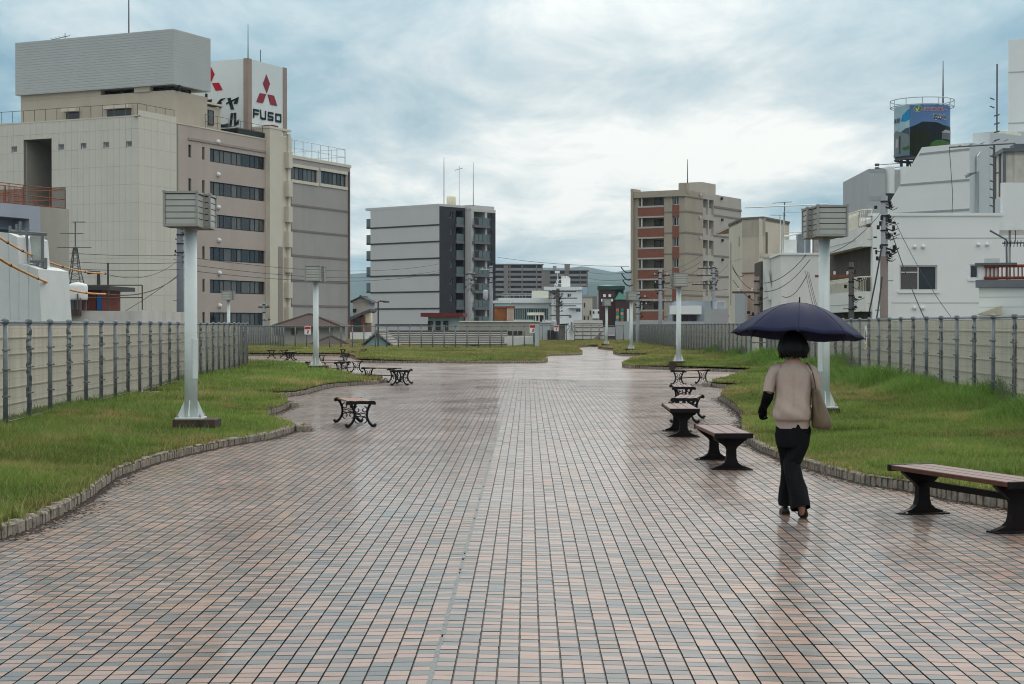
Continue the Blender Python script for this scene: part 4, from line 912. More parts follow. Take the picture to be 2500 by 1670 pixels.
def railing(b, name, pts, h, m, step=1.2, rails=(1.0, .55), r=.035, parent=None, pick=0):      # local coordinates
    mb = MB()
    for a, c in zip(pts, pts[1:]):
        a, c = Vector(a), Vector(c); n = max(1, int(round((c-a).length/step)))
        for i in range(n+1): p = a.lerp(c, i/n); mb.tube([p, p+Vector((0,0,h))], r, 4)
        for f_ in rails: mb.tube([a+Vector((0,0,h*f_)), c+Vector((0,0,h*f_))], r*.8, 4)
        if pick:
            k = int((c-a).length/pick)
            for i in range(k): p = a.lerp(c, (i+.5)/k); mb.tube([p, p+Vector((0,0,h))], r*.45, 3, cap=False)
    return mb.obj(name, m, parent or b.root)
def text_mesh(txt, size, m, name, parent, loc, rot, sx=1.0, sz=None, extr=.01, off=0.0):
    c = bpy.data.curves.new(name, 'FONT'); c.body = txt; c.size = size; c.extrude = extr; c.offset = off; c.align_x = 'LEFT'
    o = bpy.data.objects.new(name, c); COL.objects.link(o); dg = bpy.context.evaluated_depsgraph_get(); me = bpy.data.meshes.new_from_object(o.evaluated_get(dg)); bpy.data.objects.remove(o)
    me.materials.clear(); me.materials.append(m); p = link(name, me, parent, loc=loc); p.rotation_euler = rot; p.scale = (sx, 1, 1); return p
DARKF = mat('dark_window_frame', (0.025,0.024,0.023), 0.45)
ALUF = mat('aluminium_window_frame', (0.55,0.55,0.53), 0.4, metal=0.3)
RAILM = mat('grey_roof_railing', (0.10,0.10,0.10), 0.6)
# ------------------------------------------------------------------ office block on the left
CREAM = mat('cream_tile_cladding', (0.62,0.58,0.495), 0.7, var=0.05, scale=0.35, streak=0.12, stain=(0.45,0.40,0.31))
CREAMJ = mat('cladding_joint', (0.26,0.235,0.20), 0.9)
BROWN = mat('brown_render', (0.455,0.38,0.33), 0.8, var=0.06, scale=0.3, streak=0.22, stain=(0.27,0.22,0.19))
PILLAR = mat('pale_stair_tower_render', (0.62,0.56,0.46), 0.8, var=0.06, scale=0.3, streak=0.25, stain=(0.35,0.3,0.22))
GREYW = mat('dark_grey_render', (0.36,0.335,0.31), 0.8, var=0.06, scale=0.3, streak=0.15)
LOUV = mat('grey_louvre_sheet', (0.46,0.475,0.46), 0.55, var=0.05, scale=0.4)
b1 = Bld('office_building', 'large cream and brown office block with strip windows on the left', 'building', K(1,1240)[0], 165, 24.5)
f, s = b1.face('f'), b1.face('s')
_, zt = f.px(*K(1,1240,1040)); uL = -32.0
y_c, _ = s.px(*K(1,1597,1100)); y_b, _ = s.px(651,320); y_p, _ = s.px(700,320); y_g, _ = s.px(855,400)
zc = zt; _, zg = s.px(*K(4,850,60)); D0 = .30
rec = f.rect(K(1,213,1255), K(1,465,1700)); rec = (rec[0], rec[1], 6.0, rec[3])
b1.box('core', (-14,y_p,0), (-D0,y_g,zg-.3), GREYW)
b1.box('roof_slab', (uL,.02,zt-.3), (-.02,y_p,zt-.05), CREAMJ)
sw = [f.rect(K(1,a,c), K(1,b,d)) for a, b, c, d in ((105,155,1315,1365),(525,575,1295,1345),(725,775,1285,1335),(928,978,1275,1325),(1132,1183,1268,1318))]
f.wall('wall', (uL,0,0,zt), [(q[0],q[1],q[2],q[3]) for q in sw]+[rec], .28, CREAMJ)
for q in sw: f.window(q, .2, 1, mat('white_window_frame',(0.7,0.7,0.68),0.5), .08, glass=(mat('frosted_pane',(0.24,0.25,0.25),0.2),)*2)
VW = mat('stair_void_wall', (0.36,0.325,0.28), 0.9, var=0.1, scale=0.6)
b1.box('core', (uL,D0,0), (rec[0],y_p,zt-.3), CREAMJ); b1.box('core', (rec[1],D0,0), (-D0,y_p,zt-.3), CREAMJ); b1.box('core', (rec[0],D0,rec[3]), (rec[1],y_p,zt-.3), CREAMJ)
b1.box('void_back_wall', (rec[0],5.2,0), (rec[1],5.6,rec[3]), VW); b1.box('void_side_wall', (rec[0]+.002,.3,0), (rec[0]+.12,5.2,rec[3]-.02), VW); b1.box('void_side_wall', (rec[1]-.12,.3,0), (rec[1]-.002,5.2,rec[3]-.02), VW)
pw1, ph = .75, 1.84; mb = MB(); mb.box((.008,-.035,.008),(pw1-.008,-.001,ph-.008)); PAN = mb.mesh('cladding_panel', CREAM)
mb = MB(); mb.box((.001,.010,.008),(.035,1.06-.010,ph-.008)); PAN2 = mb.mesh('cladding_panel', CREAM)
_, zr = f.px(*K(1,1240,1150)); z0 = zr
rows = [zr+(k-11)*ph for k in range(13)]
for z in rows:
    zb_ = max(z, 5.5)
    for c in range(1, 31):
        u = -c*pw1
        hid = (u+pw1 < f.px(172,0)[0] and z < f.px(60,480)[1]-1.0)
        if hid or u+pw1 < f.px(-20,0)[0]: continue
        if z < 4.5: continue
        cells = [(u,u+pw1,z,min(z+ph,zt))]; cutit = z+ph > zt+.02
        for q in sw+[rec]:
            nx_ = []
            for (a, b_, c_, d_) in cells:
                if a >= q[1] or b_ <= q[0] or c_ >= q[3] or d_ <= q[2]: nx_.append((a,b_,c_,d_)); continue
                cutit = True; lo, hi = max(a,q[0]), min(b_,q[1])
                nx_ += [(a,lo,c_,d_),(hi,b_,c_,d_),(lo,hi,q[3],d_),(lo,hi,c_,q[2])]
            cells = [t for t in nx_ if t[1]-t[0] > .03 and t[3]-t[2] > .03]
        if not cutit: link('cladding_panel', PAN, b1.root, loc=(u,0,z))
        elif cells:
            mb = MB()
            for a, b_, c_, d_ in cells: mb.box((a+.008,-.035,c_+.008),(b_-.008,-.001,d_-.008))
            mb.obj('cladding_panel', CREAM, b1.root)
    if z < 4.5: continue
    nn = int(round(y_c/1.06)); 
    for c in range(nn):
        if z+ph > zt+.02: mb = MB(); mb.box((.001,c*1.06+.010,z+.008),(.035,c*1.06+1.05,zt-.008)); mb.obj('cladding_panel', CREAM, b1.root)
        else: link('cladding_panel', PAN2, b1.root, loc=(0,c*1.06,z))
s.wall('wall', (0,y_c,0,zt), [], .2, CREAMJ)
f.box('parapet_cap', (uL,.05,zt-.02,zt+.12), -.35, .06, PILLAR); s.box('parapet_cap', (-.3,y_b,zt-.021,zt+.115), -.35, .05, PILLAR)
# brown wing: strip windows
tops = (5,258,508,760,1010,1262); bots = (108,362,612,865,1113,1365); strips, slots = [], []
for a, b_ in zip(tops, bots):
    u0, z1 = s.px(*K(4,228,a)); _, z0 = s.px(*K(4,228,b_)); u1, _ = s.px(*K(4,648,a)); strips.append((u0,u1,z0,z1))
for x0, x1, ys in ((62,85,(0,1)),(168,187,(0,1,3,4,5))):
    for k in ys: u0, _ = s.px(*K(4,x0,0)); u1, _ = s.px(*K(4,x1,0)); slots.append((u0,u1,strips[k][2]+.1,strips[k][3]))
s.wall('wall', (y_c,y_b,0,zt), strips+slots, .28, BROWN)
for q in strips: s.window(q, .22, [.09,.19,.26,.40,.50,.58,.745,.83,.915], DARKF, .10, pb=.45)
for q in slots: s.window(q, .22, 1, DARKF, .06)
u, z = s.px(*K(4,-20,-30)); u2, _ = s.px(*K(4,645,0)); 
s.box('ledge', (s.px(*K(2,275,0))[0], s.px(*K(2,1160,0))[0], s.px(*K(2,275,1120))[1]-.12, s.px(*K(2,275,1120))[1]+.12), 0, .10, mat('dark_ledge_render',(0.33,0.27,0.24),0.8))  # ledge in a darker brown than the wall
for k, (x, y) in enumerate(((620-0,0),)): pass
for x, y in ((287,208),(290,460),(293,712),(296,962),(298,1212),(284,-42)):
    u, z = s.px(*K(4,x,y)); mb = MB(); mb.lathe((0,0,0), [(.26,0),(.26,.12),(.18,.28),(.05,.34)], 12); o = mb.obj('vent_hood', mat('white_vent',(0.72,0.72,0.70),0.35), b1.root, True); o.location = (.0,u,z); o.rotation_euler = (0,R(90),0)
# pale stair tower
pt = s.px(*K(2,1240,960))[1]-.55
u0, u1 = y_b-.2, s.px(*K(4,815,0))[0]
b1.box('stair_tower', (-4,u0,0), (.55,(u0+u1)/2+.4,pt), PILLAR); b1.box('stair_tower', (-4,(u0+u1)/2+.4,0), (.30,u1,pt-.6), PILLAR)
b1.box('tower_rib', (.30,u1-.5,0), (.55,u1,pt-.25), PILLAR); b1.box('tower_cap', (-4.05,u0-.05,pt), (.6,u1+.05,pt+.25), PILLAR)
b1.box('tower_base_strip', (.555,s.px(*K(4,718,0))[0],0), (.62,s.px(*K(4,748,0))[0],s.px(*K(4,730,760))[1]), mat('dark_brown_strip',(0.30,0.26,0.22),0.8))  # strip in a darker brown than the tower
mb = MB(); mb.box((-1.2,u0+1.3,pt+.25),(0,u0+2.6,pt+.55)); mb.obj('roof_cowl', mat('rust_cowl',(0.14,0.04,0.035),0.6), b1.root)
for y in (65,285,480,672,865,1060,1250):
    u, z = s.px(*K(4,797,y+30)); b1.box('duct_box', (.30,u-.42,z-.95), (.85,u+.42,z+.85), PILLAR)
# dark grey wing
gw = [s.rect(K(4,850,145), K(4,1045,0)), None]
def sr(x0, y0, x1, y1): u0_, z1_ = s.px(*K(4,x0,y0)); _, z0_ = s.px(*K(4,x0,y1)); u1_, _ = s.px(*K(4,x1,y0)); return (u0_,u1_,z0_,z1_)
gws = [sr(850,145,1045,243), sr(1078,178,1268,275)]
s.wall('wall', (u1,y_g,0,zg), gws, .28, GREYW)
for q in gws:
    s.window(q, .2, 6, DARKF, .10, pb=.6)
    s.box('window_surround', (q[0]-.3,q[1]+.3,q[3],q[3]+.35), -.1, .12, PILLAR); s.box('window_surround', (q[0]-.3,q[1]+.3,q[2]-.35,q[2]), -.1, .12, PILLAR)
for y in (437,632,825,1015,1210): z = s.px(*K(4,845,y))[1]; s.box('string_course', (u1+.2,y_g-.6,z-.12,z+.12), 0, .06, mat('string_course_brown',(0.22,0.185,0.17),0.8))
for x in (838,1287): u = s.px(*K(4,x,200))[0]; mb = MB(); mb.tube([(.12,u,0),(.12,u,zg-.8)], .11, 6); mb.obj('drainpipe', mat('brown_pipe',(0.16,0.11,0.10),0.5), b1.root)
b1.box('roof_slab', (-14,u1,zg-.3), (.1,y_g+.1,zg+.05), PILLAR)
railing(b1, 'roof_railing', [(-.5,u1+.5,zg+.05),(-.5,y_g-.4,zg+.05),(-10,y_g-.4,zg+.05)], 1.9, mat('pale_railing',(0.45,0.5,0.52),0.5), 2.0, (1.0,.5), .05)
b1.box('roof_tank', (-3,u1+.5,zg), (-1,u1+2.8,zg+2.3), mat('pale_tank',(0.6,0.62,0.6),0.5))
# penthouse with the big louvre screen
xp, yp = -.6, s.px(*K(1,1590,900))[0]; fp = b1.face('f', yp); sp = b1.face('s', xp)
lx = fp.px(*K(1,187,900))[0]; ry = sp.px(*K(1,1857,900))[0]; zb1 = sp.px(*K(1,1590,815))[1]; zg0 = sp.px(*K(1,1590,768))[1]; zg1 = sp.px(*K(1,1588,276))[1]; lx2 = fp.px(*K(1,157,600))[0]
PH = mat('penthouse_render', (0.49,0.42,0.335), 0.85, var=0.1, scale=0.3, streak=0.35, stain=(0.36,0.31,0.25))
pen = b1.box('penthouse', (lx,yp,zt-.1), (xp,ry,zb1), PH)
b1.box('penthouse_pilaster', (fp.px(*K(1,1205,0))[0],yp-.12,zb1), (fp.px(*K(1,1345,0))[0],yp+.5,zg0), PH, pen)
b1.box('penthouse_block', (lx,yp-.02,zb1-.05), (fp.px(*K(1,900,0))[0],ry-1,zg0+.0), PH, pen)
for k in range(6): x = fp.px(*K(1,920+k*130,0))[0]; b1.box('screen_strut', (x-.1,yp+.6,zb1-.02), (x+.1,yp+.8,zg0+.02), DARKF, pen)
for k in range(3): b1.box('screen_strut', (xp-.9,yp+1+k*3.0,zb1-.02), (xp-.7,yp+1.2+k*3.0,zg0+.02), DARKF, pen)
b1.box('penthouse_core', (lx+1.5,yp+1.5,zb1-.02), (xp-1.6,ry-1.2,zg0+.5), DARKF, pen)
for (a, c, bb_, d) in ((595,1008,710,1060),(962,985,1175,1040)):
    q = fp.rect(K(1,a,c), K(1,bb_,d)); fp.box('penthouse_door', q, 0, .06, GLASS, pen); fp.box('awning', (q[0]-.15,q[1]+.15,q[3],q[3]+.35), 0, .7, PILLAR, pen)
scr = b1.box('louvre_screen', (lx2,yp-.35,zg0), (xp+.35,ry+.1,zg1), LOUV)
mb = MB(); zz = zg0+.1
while zz < zg1-.1:
    mb.box((lx2-.0,yp-.365,zz),(xp+.36,yp-.349,zz+.19)); mb.box((xp+.349,yp-.36,zz),(xp+.365,ry+.1,zz+.19)); zz += .28
mb.obj('louvre_blades', LOUV, scr, kind='stuff')
railing(b1, 'roof_railing', [(uL,.3,zt+.1),(-.3,.3,zt+.1),(-.3,y_c-.3,zt+.1)], 1.25, RAILM, 1.42, (1.0,), .035)
railing(b1, 'roof_railing', [(-.3,s.px(*K(2,500,0))[0],zt+.1),(-.3,y_b-.4,zt+.1)], 1.5, RAILM, 2.0, (1.0,.5), .035)
# low lift room, black roof slab
q0 = s.px(*K(2,505,0))[0]; q1 = s.px(*K(2,742,0))[0]; zl = s.px(*K(2,740,790))[1]
b1.box('lift_room', (-9,q0-1,zt-.05), (-1.6,q1+.8,zl+.3), PH); 
fs2 = b1.face('s', -1.6); wq = (q0-.5, q0+3.2, zt+.8, zt+2.4); fs2.window(wq, -.08, 4, DARKF, .08)
b1.box('lift_room_eave', (-9.1,q0-1.1,zt+3.0), (-1.3,q1+1,zt+3.2), PILLAR)
b1.box('dark_roof_edge', (-6,s.px(*K(2,825,0))[0]+.5,zt+.06), (-.1,y_b-.25,zt+.75), DARKF)
mb = MB(); p = fp.px(*K(1,1048,310)); mb.tube([(p[0],yp+2,zg1-.5),(p[0],yp+2,zg1+9)], [.09,.04], 5); mb.obj('lightning_rod', RAILM, b1.root)
mb = MB(); x = fp.px(*K(1,418,350))[0]; mb.tube([(x,yp+3,zg1-.2),(x,yp+3,zg1+1.3)], .05, 4); mb.tube([(x-2,yp+3,zg1+.7),(x+.7,yp+3,zg1+1.0)], .035, 4)
for k in range(4): mb.tube([(x-1.6+k*.55,yp+2.5,zg1+.78+k*.05),(x-1.6+k*.55,yp+3.5,zg1+.78+k*.05)], .025, 3)
mb.obj('tv_antenna', RAILM, b1.root)
# ------------------------------------------------------------------ advertising tower on the office roof
SIGNW = mat('sign_panel_white', (0.66,0.70,0.69), 0.5, var=0.04, scale=0.3)
SIGNB = mat('sign_corner_brown', (0.33,0.25,0.21), 0.7, var=0.12, scale=0.6, streak=0.2)
RED = mat('emblem_red', (0.42,0.008,0.035), 0.5, var=0.08, scale=1); REDF = mat('emblem_faded_red', (0.26,0.028,0.045), 0.6, var=0.08, scale=1); INK = mat('lettering_black', (0.012,0.018,0.022), 0.5)
t1 = Bld('advertising_tower', 'white rooftop advertising tower with red diamond emblems and black lettering', 'sign tower', K(2,967)[0], 186, 24.5, zb=GZ+zt)
tf, ts = t1.face('f'), t1.face('s')
zt1 = ts.px(*K(2,990,208))[1]; ty1 = ts.px(*K(2,1408,300))[0]; tx0 = tf.px(*K(2,330,230))[0]
t1.box('tower_body', (tx0,.03,-.6), (-.03,ty1-.03,zt1), SIGNW)
for nm, (a, b_) in (('corner_strip',(K(2,942)[0],K(2,990)[0])),): pass
cs = .55
tf.box('corner_strip', (-cs,0.02,-.6,zt1+.05), -.1, .05, SIGNB); ts.box('corner_strip', (0,.75,-.6,zt1+.048), -.1, .045, SIGNB); ts.box('corner_strip', (ts.px(*K(2,1366,0))[0],ty1,-.6,zt1+.05), -.1, .05, SIGNB)
def rhomb(face, pts, m, name, d=.03):
    mb = MB(); q = [face.px(*K(2,x,y)) for x, y in pts]; n = len(q)
    v = [face.P(u, z, d) for u, z in q]+[face.P(u, z, -.01) for u, z in q]; mb.add(v, [tuple(range(n)), tuple(range(n,2*n))[::-1]]+[(i,(i+1)%n,n+(i+1)%n,n+i) for i in range(n)]); return mb.obj(name, m, t1.root)
for pts in ([(1175,383),(1216,492),(1180,600),(1137,487)], [(1100,597),(1172,610),(1136,714),(1060,698)], [(1190,612),(1262,627),(1300,745),(1222,730)]): rhomb(ts, pts, REDF, 'emblem_diamond')
for pts in ([(540,297),(582,380),(542,468),(497,385)], [(452,487),(532,483),(495,572),(412,578)], [(552,483),(632,478),(674,562),(594,570)]): rhomb(tf, pts, RED, 'emblem_diamond')
# FUSO in heavy strokes
def strokes(face, lst, m, name, w_):
    mb = MB()
    for a, c in lst:
        (u0, z0_), (u1_, z1_) = face.px(*K(2,*a)), face.px(*K(2,*c)); d = Vector((u1_-u0, z1_-z0_)); L_ = d.length; d /= L_; n = Vector((-d.y, d.x))*w_/2; p = Vector((u0,z0_))-d*w_*.5; q = Vector((u1_,z1_))+d*w_*.5
        c4 = [p-n, q-n, q+n, p+n]; v = [face.P(t.x, t.y, .035) for t in c4]+[face.P(t.x, t.y, -.01) for t in c4]; mb.add(v, [(0,1,2,3),(7,6,5,4)]+[(i,(i+1)%4,4+(i+1)%4,4+i) for i in range(4)])
    return mb.obj(name, m, t1.root)
W_ = .25
strokes(ts, [((1030,790),(1030,868)),((1030,790),(1084,800)),((1030,832),(1078,840))], INK, 'letter', W_)
strokes(ts, [((1108,800),(1112,875)),((1112,878),(1128,890)),((1128,892),(1160,894)),((1164,890),(1166,815))], INK, 'letter', W_)
strokes(ts, [((1250,832),(1206,824)),((1200,828),(1198,860)),((1200,864),(1246,874)),((1250,880),(1248,904)),((1244,908),(1198,900))], INK, 'letter', W_)
strokes(ts, [((1284,842),(1336,850)),((1340,856),(1340,922)),((1336,926),(1290,918)),((1284,914),(1284,846))], INK, 'letter', W_)
# slanted lettering on the left face
def poly(pts): return rhomb(tf, pts, INK, 'letter', .04)
poly([(470,680),(552,668),(548,690),(530,728),(558,730),(555,745),(500,748),(470,740)])
poly([(655,662),(712,655),(660,690),(652,695),(640,740),(600,752),(575,752)]); poly([(640,690),(662,700),(660,770),(632,770)])
poly([(728,655),(765,650),(805,782),(770,786)]); poly([(714,728),(718,708),(860,640),(842,722),(800,722),(818,680)])
poly([(655,960),(740,945),(738,988),(655,992)]); poly([(768,828),(795,826),(775,984),(750,985)]); poly([(800,824),(830,822),(828,935),(860,898),(858,950),(808,978)])
mb = MB(); p = tf.px(*K(2,795,200)); mb.tube([(p[0],3,zt1-.2),(p[0],3,zt1+4.5)], [.08,.03], 5); mb.tube([(-.8,ts.px(*K(2,1176,0))[0],zt1-.2),(-.8,ts.px(*K(2,1176,0))[0],zt1+1.6)], .05, 5); mb.obj('lightning_rod', RAILM, t1.root)
# ------------------------------------------------------------------ far ground and hills
mb = MB(); N_ = 48; ring = [(16000*math.cos(2*math.pi*k/N_), 16000*math.sin(2*math.pi*k/N_), GZ) for k in range(N_)]; mb.add(ring, [tuple(range(N_))])
mb.obj('city_ground', mat('city_asphalt', (0.09,0.09,0.085), 0.9, var=0.3, scale=0.02), kind='structure')
def ridge(name, d, prof, seed, m, amp):
    r_ = np.random.default_rng(seed); mb = MB(); pxs = np.arange(-2600, 5200, 12); ys = np.interp(pxs, [p[0] for p in prof], [p[1] for p in prof])
    n = np.zeros(len(pxs))
    for oct_ in range(6): k = 2**oct_; t = np.interp(np.linspace(0, 18*k, len(pxs)), np.arange(18*k+2), r_.random(18*k+2)); n += (t-.5)/k
    ys = ys + n*amp; rows = 9; V = []
    for j in range(rows):
        f_ = j/(rows-1)
        for i, (px, y) in enumerate(zip(pxs, ys)):
            a = (px-CX)/FL*.55 - YAW; dd = d - (1-f_)**1.0*d*.16 + 60*math.sin(i*.7+j*2)*(1-f_); z = GZ + (EYE + (HY-y)/FL*d - GZ)*f_**.75
            aa = (px-CX)/FL; V.append((dd*(aa)-YAW*dd, dd, z + (18*math.sin(i*1.3+j)+14*math.sin(i*.41+j*1.9))*f_*(1-f_)*amp*.06))
    nn = len(pxs); F_ = [(j*nn+i, j*nn+i+1, (j+1)*nn+i+1, (j+1)*nn+i) for j in range(rows-1) for i in range(nn-1)]
    back = len(V); V += [(x*1.1, y*1.1, GZ) for x, y, z in V[(rows-1)*nn:rows*nn]]; F_ += [((rows-1)*nn+i, (rows-1)*nn+i+1, back+i+1, back+i) for i in range(nn-1)]
    mb.v, mb.f = V, F_; return mb.obj(name, m, kind='structure', smooth=True)
HILL = mat('wooded_hill', (0.03,0.05,0.035), 0.95, var=0.4, scale=0.01)
ridge('hills', 6800, [(-2600,650),(-800,600),(300,660),(855,671),(905,668),(1180,660),(1325,650),(1387,652),(1423,647),(1470,655),(1500,660),(1530,655),(1600,650),(2200,670),(3000,640),(5200,690)], 5, HILL, 10)
ridge('hills', 4200, [(-2600,720),(300,730),(855,735),(1300,712),(1440,690),(1520,695),(1650,715),(2600,720),(5200,740)], 8, HILL, 14)
# ------------------------------------------------------------------ left: grey block with rusty rail, sheeted structure, hut, tank, mast
def px_poly(b, face, pts, d0, d1, m, name, k, parent=None):
    mb = MB(); q = [face.px(*K(k,x,y)) for x, y in pts]; n = len(q); v = [face.P(u,z,d1) for u, z in q]+[face.P(u,z,d0) for u, z in q]
    mb.add(v, [tuple(range(n)), tuple(range(n,2*n))[::-1]]+[(i,(i+1)%n,n+(i+1)%n,n+i) for i in range(n)]); o = mb.obj(name, m, parent or b.root)
    bm = bmesh.new(); bm.from_mesh(o.data); bmesh.ops.recalc_face_normals(bm, faces=bm.faces); bm.to_mesh(o.data); bm.free(); return o
RUST = mat('rusty_red_steel', (0.23,0.075,0.045), 0.8, var=0.35, scale=6)
BLUEG = mat('lavender_grey_render', (0.37,0.39,0.45), 0.8, var=0.05, scale=0.4, streak=0.12)
CONC2 = mat('stained_concrete_wall', (0.40,0.375,0.32), 0.9, var=0.1, scale=0.5, streak=0.5, stain=(0.20,0.17,0.13))
b9 = Bld('grey_block', 'lavender grey and concrete block with a rusty red roof railing at the left edge', 'building', -160, 88, 24.5)
s9 = b9.face('s'); y0, z9 = s9.px(*K(3,0,345)); ym, _ = s9.px(*K(3,358,380)); y1, _ = s9.px(*K(3,615,408))
op = s9.rect(K(3,-60,462), K(3,262,600)); op = (op[0], op[1], op[2], op[3])
s9.wall('wall', (0,ym,0,z9), [op], 1.2, BLUEG); b9.box('core', (-8,0,0), (-1.2,ym,z9-.3), BLUEG); b9.box('roof_slab', (-8,0,z9-.25), (-.01,y1,z9-.02), CONC2)
b9.box('core', (-8,ym,0), (-.02,y1-.02,z9-.26), CONC2); s9.wall('wall', (ym,y1,0,z9), [], .1, CONC2)
s9.box('shutter', (op[0]+.2,op[1]-.2,op[2],op[3]-.5), -1.2, -1.1, mat('pale_shutter',(0.42,0.44,0.46),0.6)); s9.box('balcony_bar', (op[0],op[1],op[2]-.25,op[2]), -.3, .05, DARKF)
railing(b9, 'roof_railing', [(-.2,0,z9),(-.2,y1-.1,z9),(-6,y1-.1,z9)], 1.15, RUST, 1.15, (1.0,.5,.06), .03, pick=0)
railing(b9, 'roof_railing', [(-2.2,s9.px(*K(3,150,0))[0],z9),(-2.2,s9.px(*K(3,470,0))[0],z9)], 1.25, RUST, .7, (1.0,.55,.1), .03, pick=.1)
SHEET = mat('white_sheeting', (0.60,0.61,0.60), 0.7, var=0.06, scale=1.5, streak=0.2, stain=(0.36,0.36,0.34))
b10 = Bld('sheeted_scaffold', 'white sheeted structure with a pipe frame behind the left fence at the edge', 'scaffold', -60, 52, 6)
f10 = b10.face('f')
for k_, pts in enumerate(([(-150,590),(75,615),(92,1400),(-150,1400)], [(79,616),(155,650),(172,895),(170,1400),(96,1400)], [(176,890),(258,905),(262,1400),(174,1400)], [(262,908),(345,938),(376,1400),(266,1400)])):
    px_poly(b10, f10, pts, -2.5, .02*k_, SHEET, 'sheet_panel', 3)
px_poly(b10, f10, [(168,632),(296,628),(300,905),(195,885)], -.9, -.85, mat('pale_green_film',(0.50,0.55,0.52),0.4), 'film_panel', 3)
mb = MB()
def fp10(x, y, d=-.7): u, z = f10.px(*K(3,x,y)); return f10.P(u, z, d)
for a, b_ in (((0,585),(340,613)),((0,610),(340,620)),((160,560),(160,880)),((300,612),(302,930)),((70,525),(70,600)),((100,500),(100,600)),((190,862),(335,862)),((10,540),(10,600)),((255,862),(255,900)),((332,830),(332,925))): mb.tube([fp10(*a), fp10(*b_)], .05, 5)
for y in (930,980): mb.tube([fp10(190,y-40), fp10(340,y-5)], .03, 4)
mb.obj('pipe_frame', mat('grey_pipe',(0.16,0.17,0.18),0.5), b10.root)
b11 = Bld('roof_terrace', 'stained flat roof with a thin railing below the left fence line', 'building', K(3,375)[0], 84, 4)
f11 = b11.face('f'); q = f11.rect(K(3,375,1310), K(3,1262,1500)); b11.box('wall', (q[0],0,0), (q[1],9,q[3]), mat('dirty_white_wall',(0.50,0.49,0.46),0.85,streak=0.5,scale=0.8,stain=(0.22,0.17,0.14)))
b11.box('eave', (q[0]-.2,-.5,q[3]-.25), (f11.px(*K(3,720,0))[0],9.2,q[3]+.05), mat('dark_eave',(0.08,0.06,0.05),0.8))
railing(b11, 'roof_railing', [(q[0],.1,q[3]+.05),(q[1],.1,q[3]+.05)], 1.25, mat('rust_brown_rail',(0.09,0.06,0.05),0.7), 1.5, (1.0,.5), .035)
h11 = Bld('rooftop_hut', 'rust red hut with a blue door and flat dark roof on the terrace', 'hut', K(3,475)[0], 88, 4, zb=GZ+q[3])
fh = h11.face('f'); hz0 = 0.05; hx = [fh.px(*K(3,x,0))[0] for x in (480,555,612,662,775,860,905)]; ht = fh.px(*K(3,480,1128))[1]
RBR = mat('rust_red_board', (0.17,0.05,0.038), 0.8, var=0.2, scale=3)
h11.box('wall', (hx[0],.0,0), (hx[6],3.2,ht), RBR)
for i, (a, c, m) in enumerate(((1,2,mat('dark_red_board',(0.10,0.03,0.026),0.8)),(2,3,BLIND),(4,5,RBR),(5,6,mat('blue_door',(0.02,0.13,0.38),0.5)))): h11.box(('door','window','panel','door')[i], (hx[a]+.03,-.05-.01*i,.1), (hx[c]-.03,.02,ht-.15), m)
h11.box('roof', (hx[0]-.8,-.9,ht), (hx[6]+.7,3.6,ht+.22), mat('dark_roof_sheet',(0.05,0.05,0.055),0.7))
mb = MB(); mb.tube([(hx[4]+.8,1,ht+.2),(hx[4]+.8,1,ht+1.5)], .05, 5); mb.tube([(hx[5]-.3,1.2,ht+.2),(hx[5]-.3,1.2,ht+1.0),(hx[5]-.9,1.2,ht+1.0)], .11, 6); mb.obj('vent_pipe', mat('dark_pipe',(0.05,0.05,0.05),0.6), h11.root)
def water_tank(label, px, d, r, h, zb, m=None):
    p = at(px, HY, d); t = thing('water_tank', label, 'water tank', (p.x, p.y, zb)); mb = MB(); mb.lathe((0,0,.5), [(r*.97,0),(r,.1),(r,h*.8),(r*.92,h*.92),(r*.5,h),(r*.12,h+.04)], 18); mb.obj('tank_body', m or mat('white_plastic_tank',(0.66,0.67,0.65),0.4), t, True)
    for k in range(4): mb = MB(); a = k*math.pi/2+.6; mb.box((r*.8*math.cos(a)-.05,r*.8*math.sin(a)-.05,0),(r*.8*math.cos(a)+.05,r*.8*math.sin(a)+.05,.52)); mb.obj('leg', RAILM, t)
    mb = MB(); mb.tube([(r*.3,-r-.05,0),(r*.3,-r-.05,h*.9),(0,-r+.2,h*.98)], .04, 5); mb.tube([(r*.55,-r-.05,0),(r*.55,-r-.05,h*.7)], .03, 5); mb.obj('pipe', RAILM, t)
    return t
water_tank('round white water tank in front of the rust red hut', K(3,692)[0], 83.5, .50, .85, GZ+q[3]+.05)
m_ = at(K(3,672)[0], HY, 95); mast = thing('antenna_mast', 'thin lattice antenna mast with crossbars before the cream office wall', 'antenna', (m_.x, m_.y, GZ+q[3]+1))
def mz(y): return at(K(3,672)[0], K(3,0,y)[1], 95).z - (GZ+q[3]+1)
mb = MB(); w0 = .75
for k in range(4):
    a = k*math.pi/2+math.pi/4; mb.tube([(w0*math.cos(a),w0*math.sin(a),0),(.32*math.cos(a),.32*math.sin(a),mz(940)),(.12*math.cos(a),.12*math.sin(a),mz(745))], .03, 4)
for k in range(9):
    z = mz(745)*k/9; f_ = 1-k/9; ww = .12+.6*f_**1.3
    P_ = [(ww*math.cos(j*math.pi/2+math.pi/4), ww*math.sin(j*math.pi/2+math.pi/4), z) for j in range(4)]; P2 = [(p[0]*.9,p[1]*.9,z+mz(745)/9) for p in P_]
    for j in range(4): mb.tube([P_[j],P_[(j+1)%4]], .018, 3); mb.tube([P_[j],P2[(j+1)%4]], .014, 3)
mb.obj('lattice', RAILM, mast)
mb = MB(); mb.tube([(0,0,mz(745)-.3),(0,0,mz(515))], .035, 5); mb.obj('pole', RAILM, mast)
mb = MB()
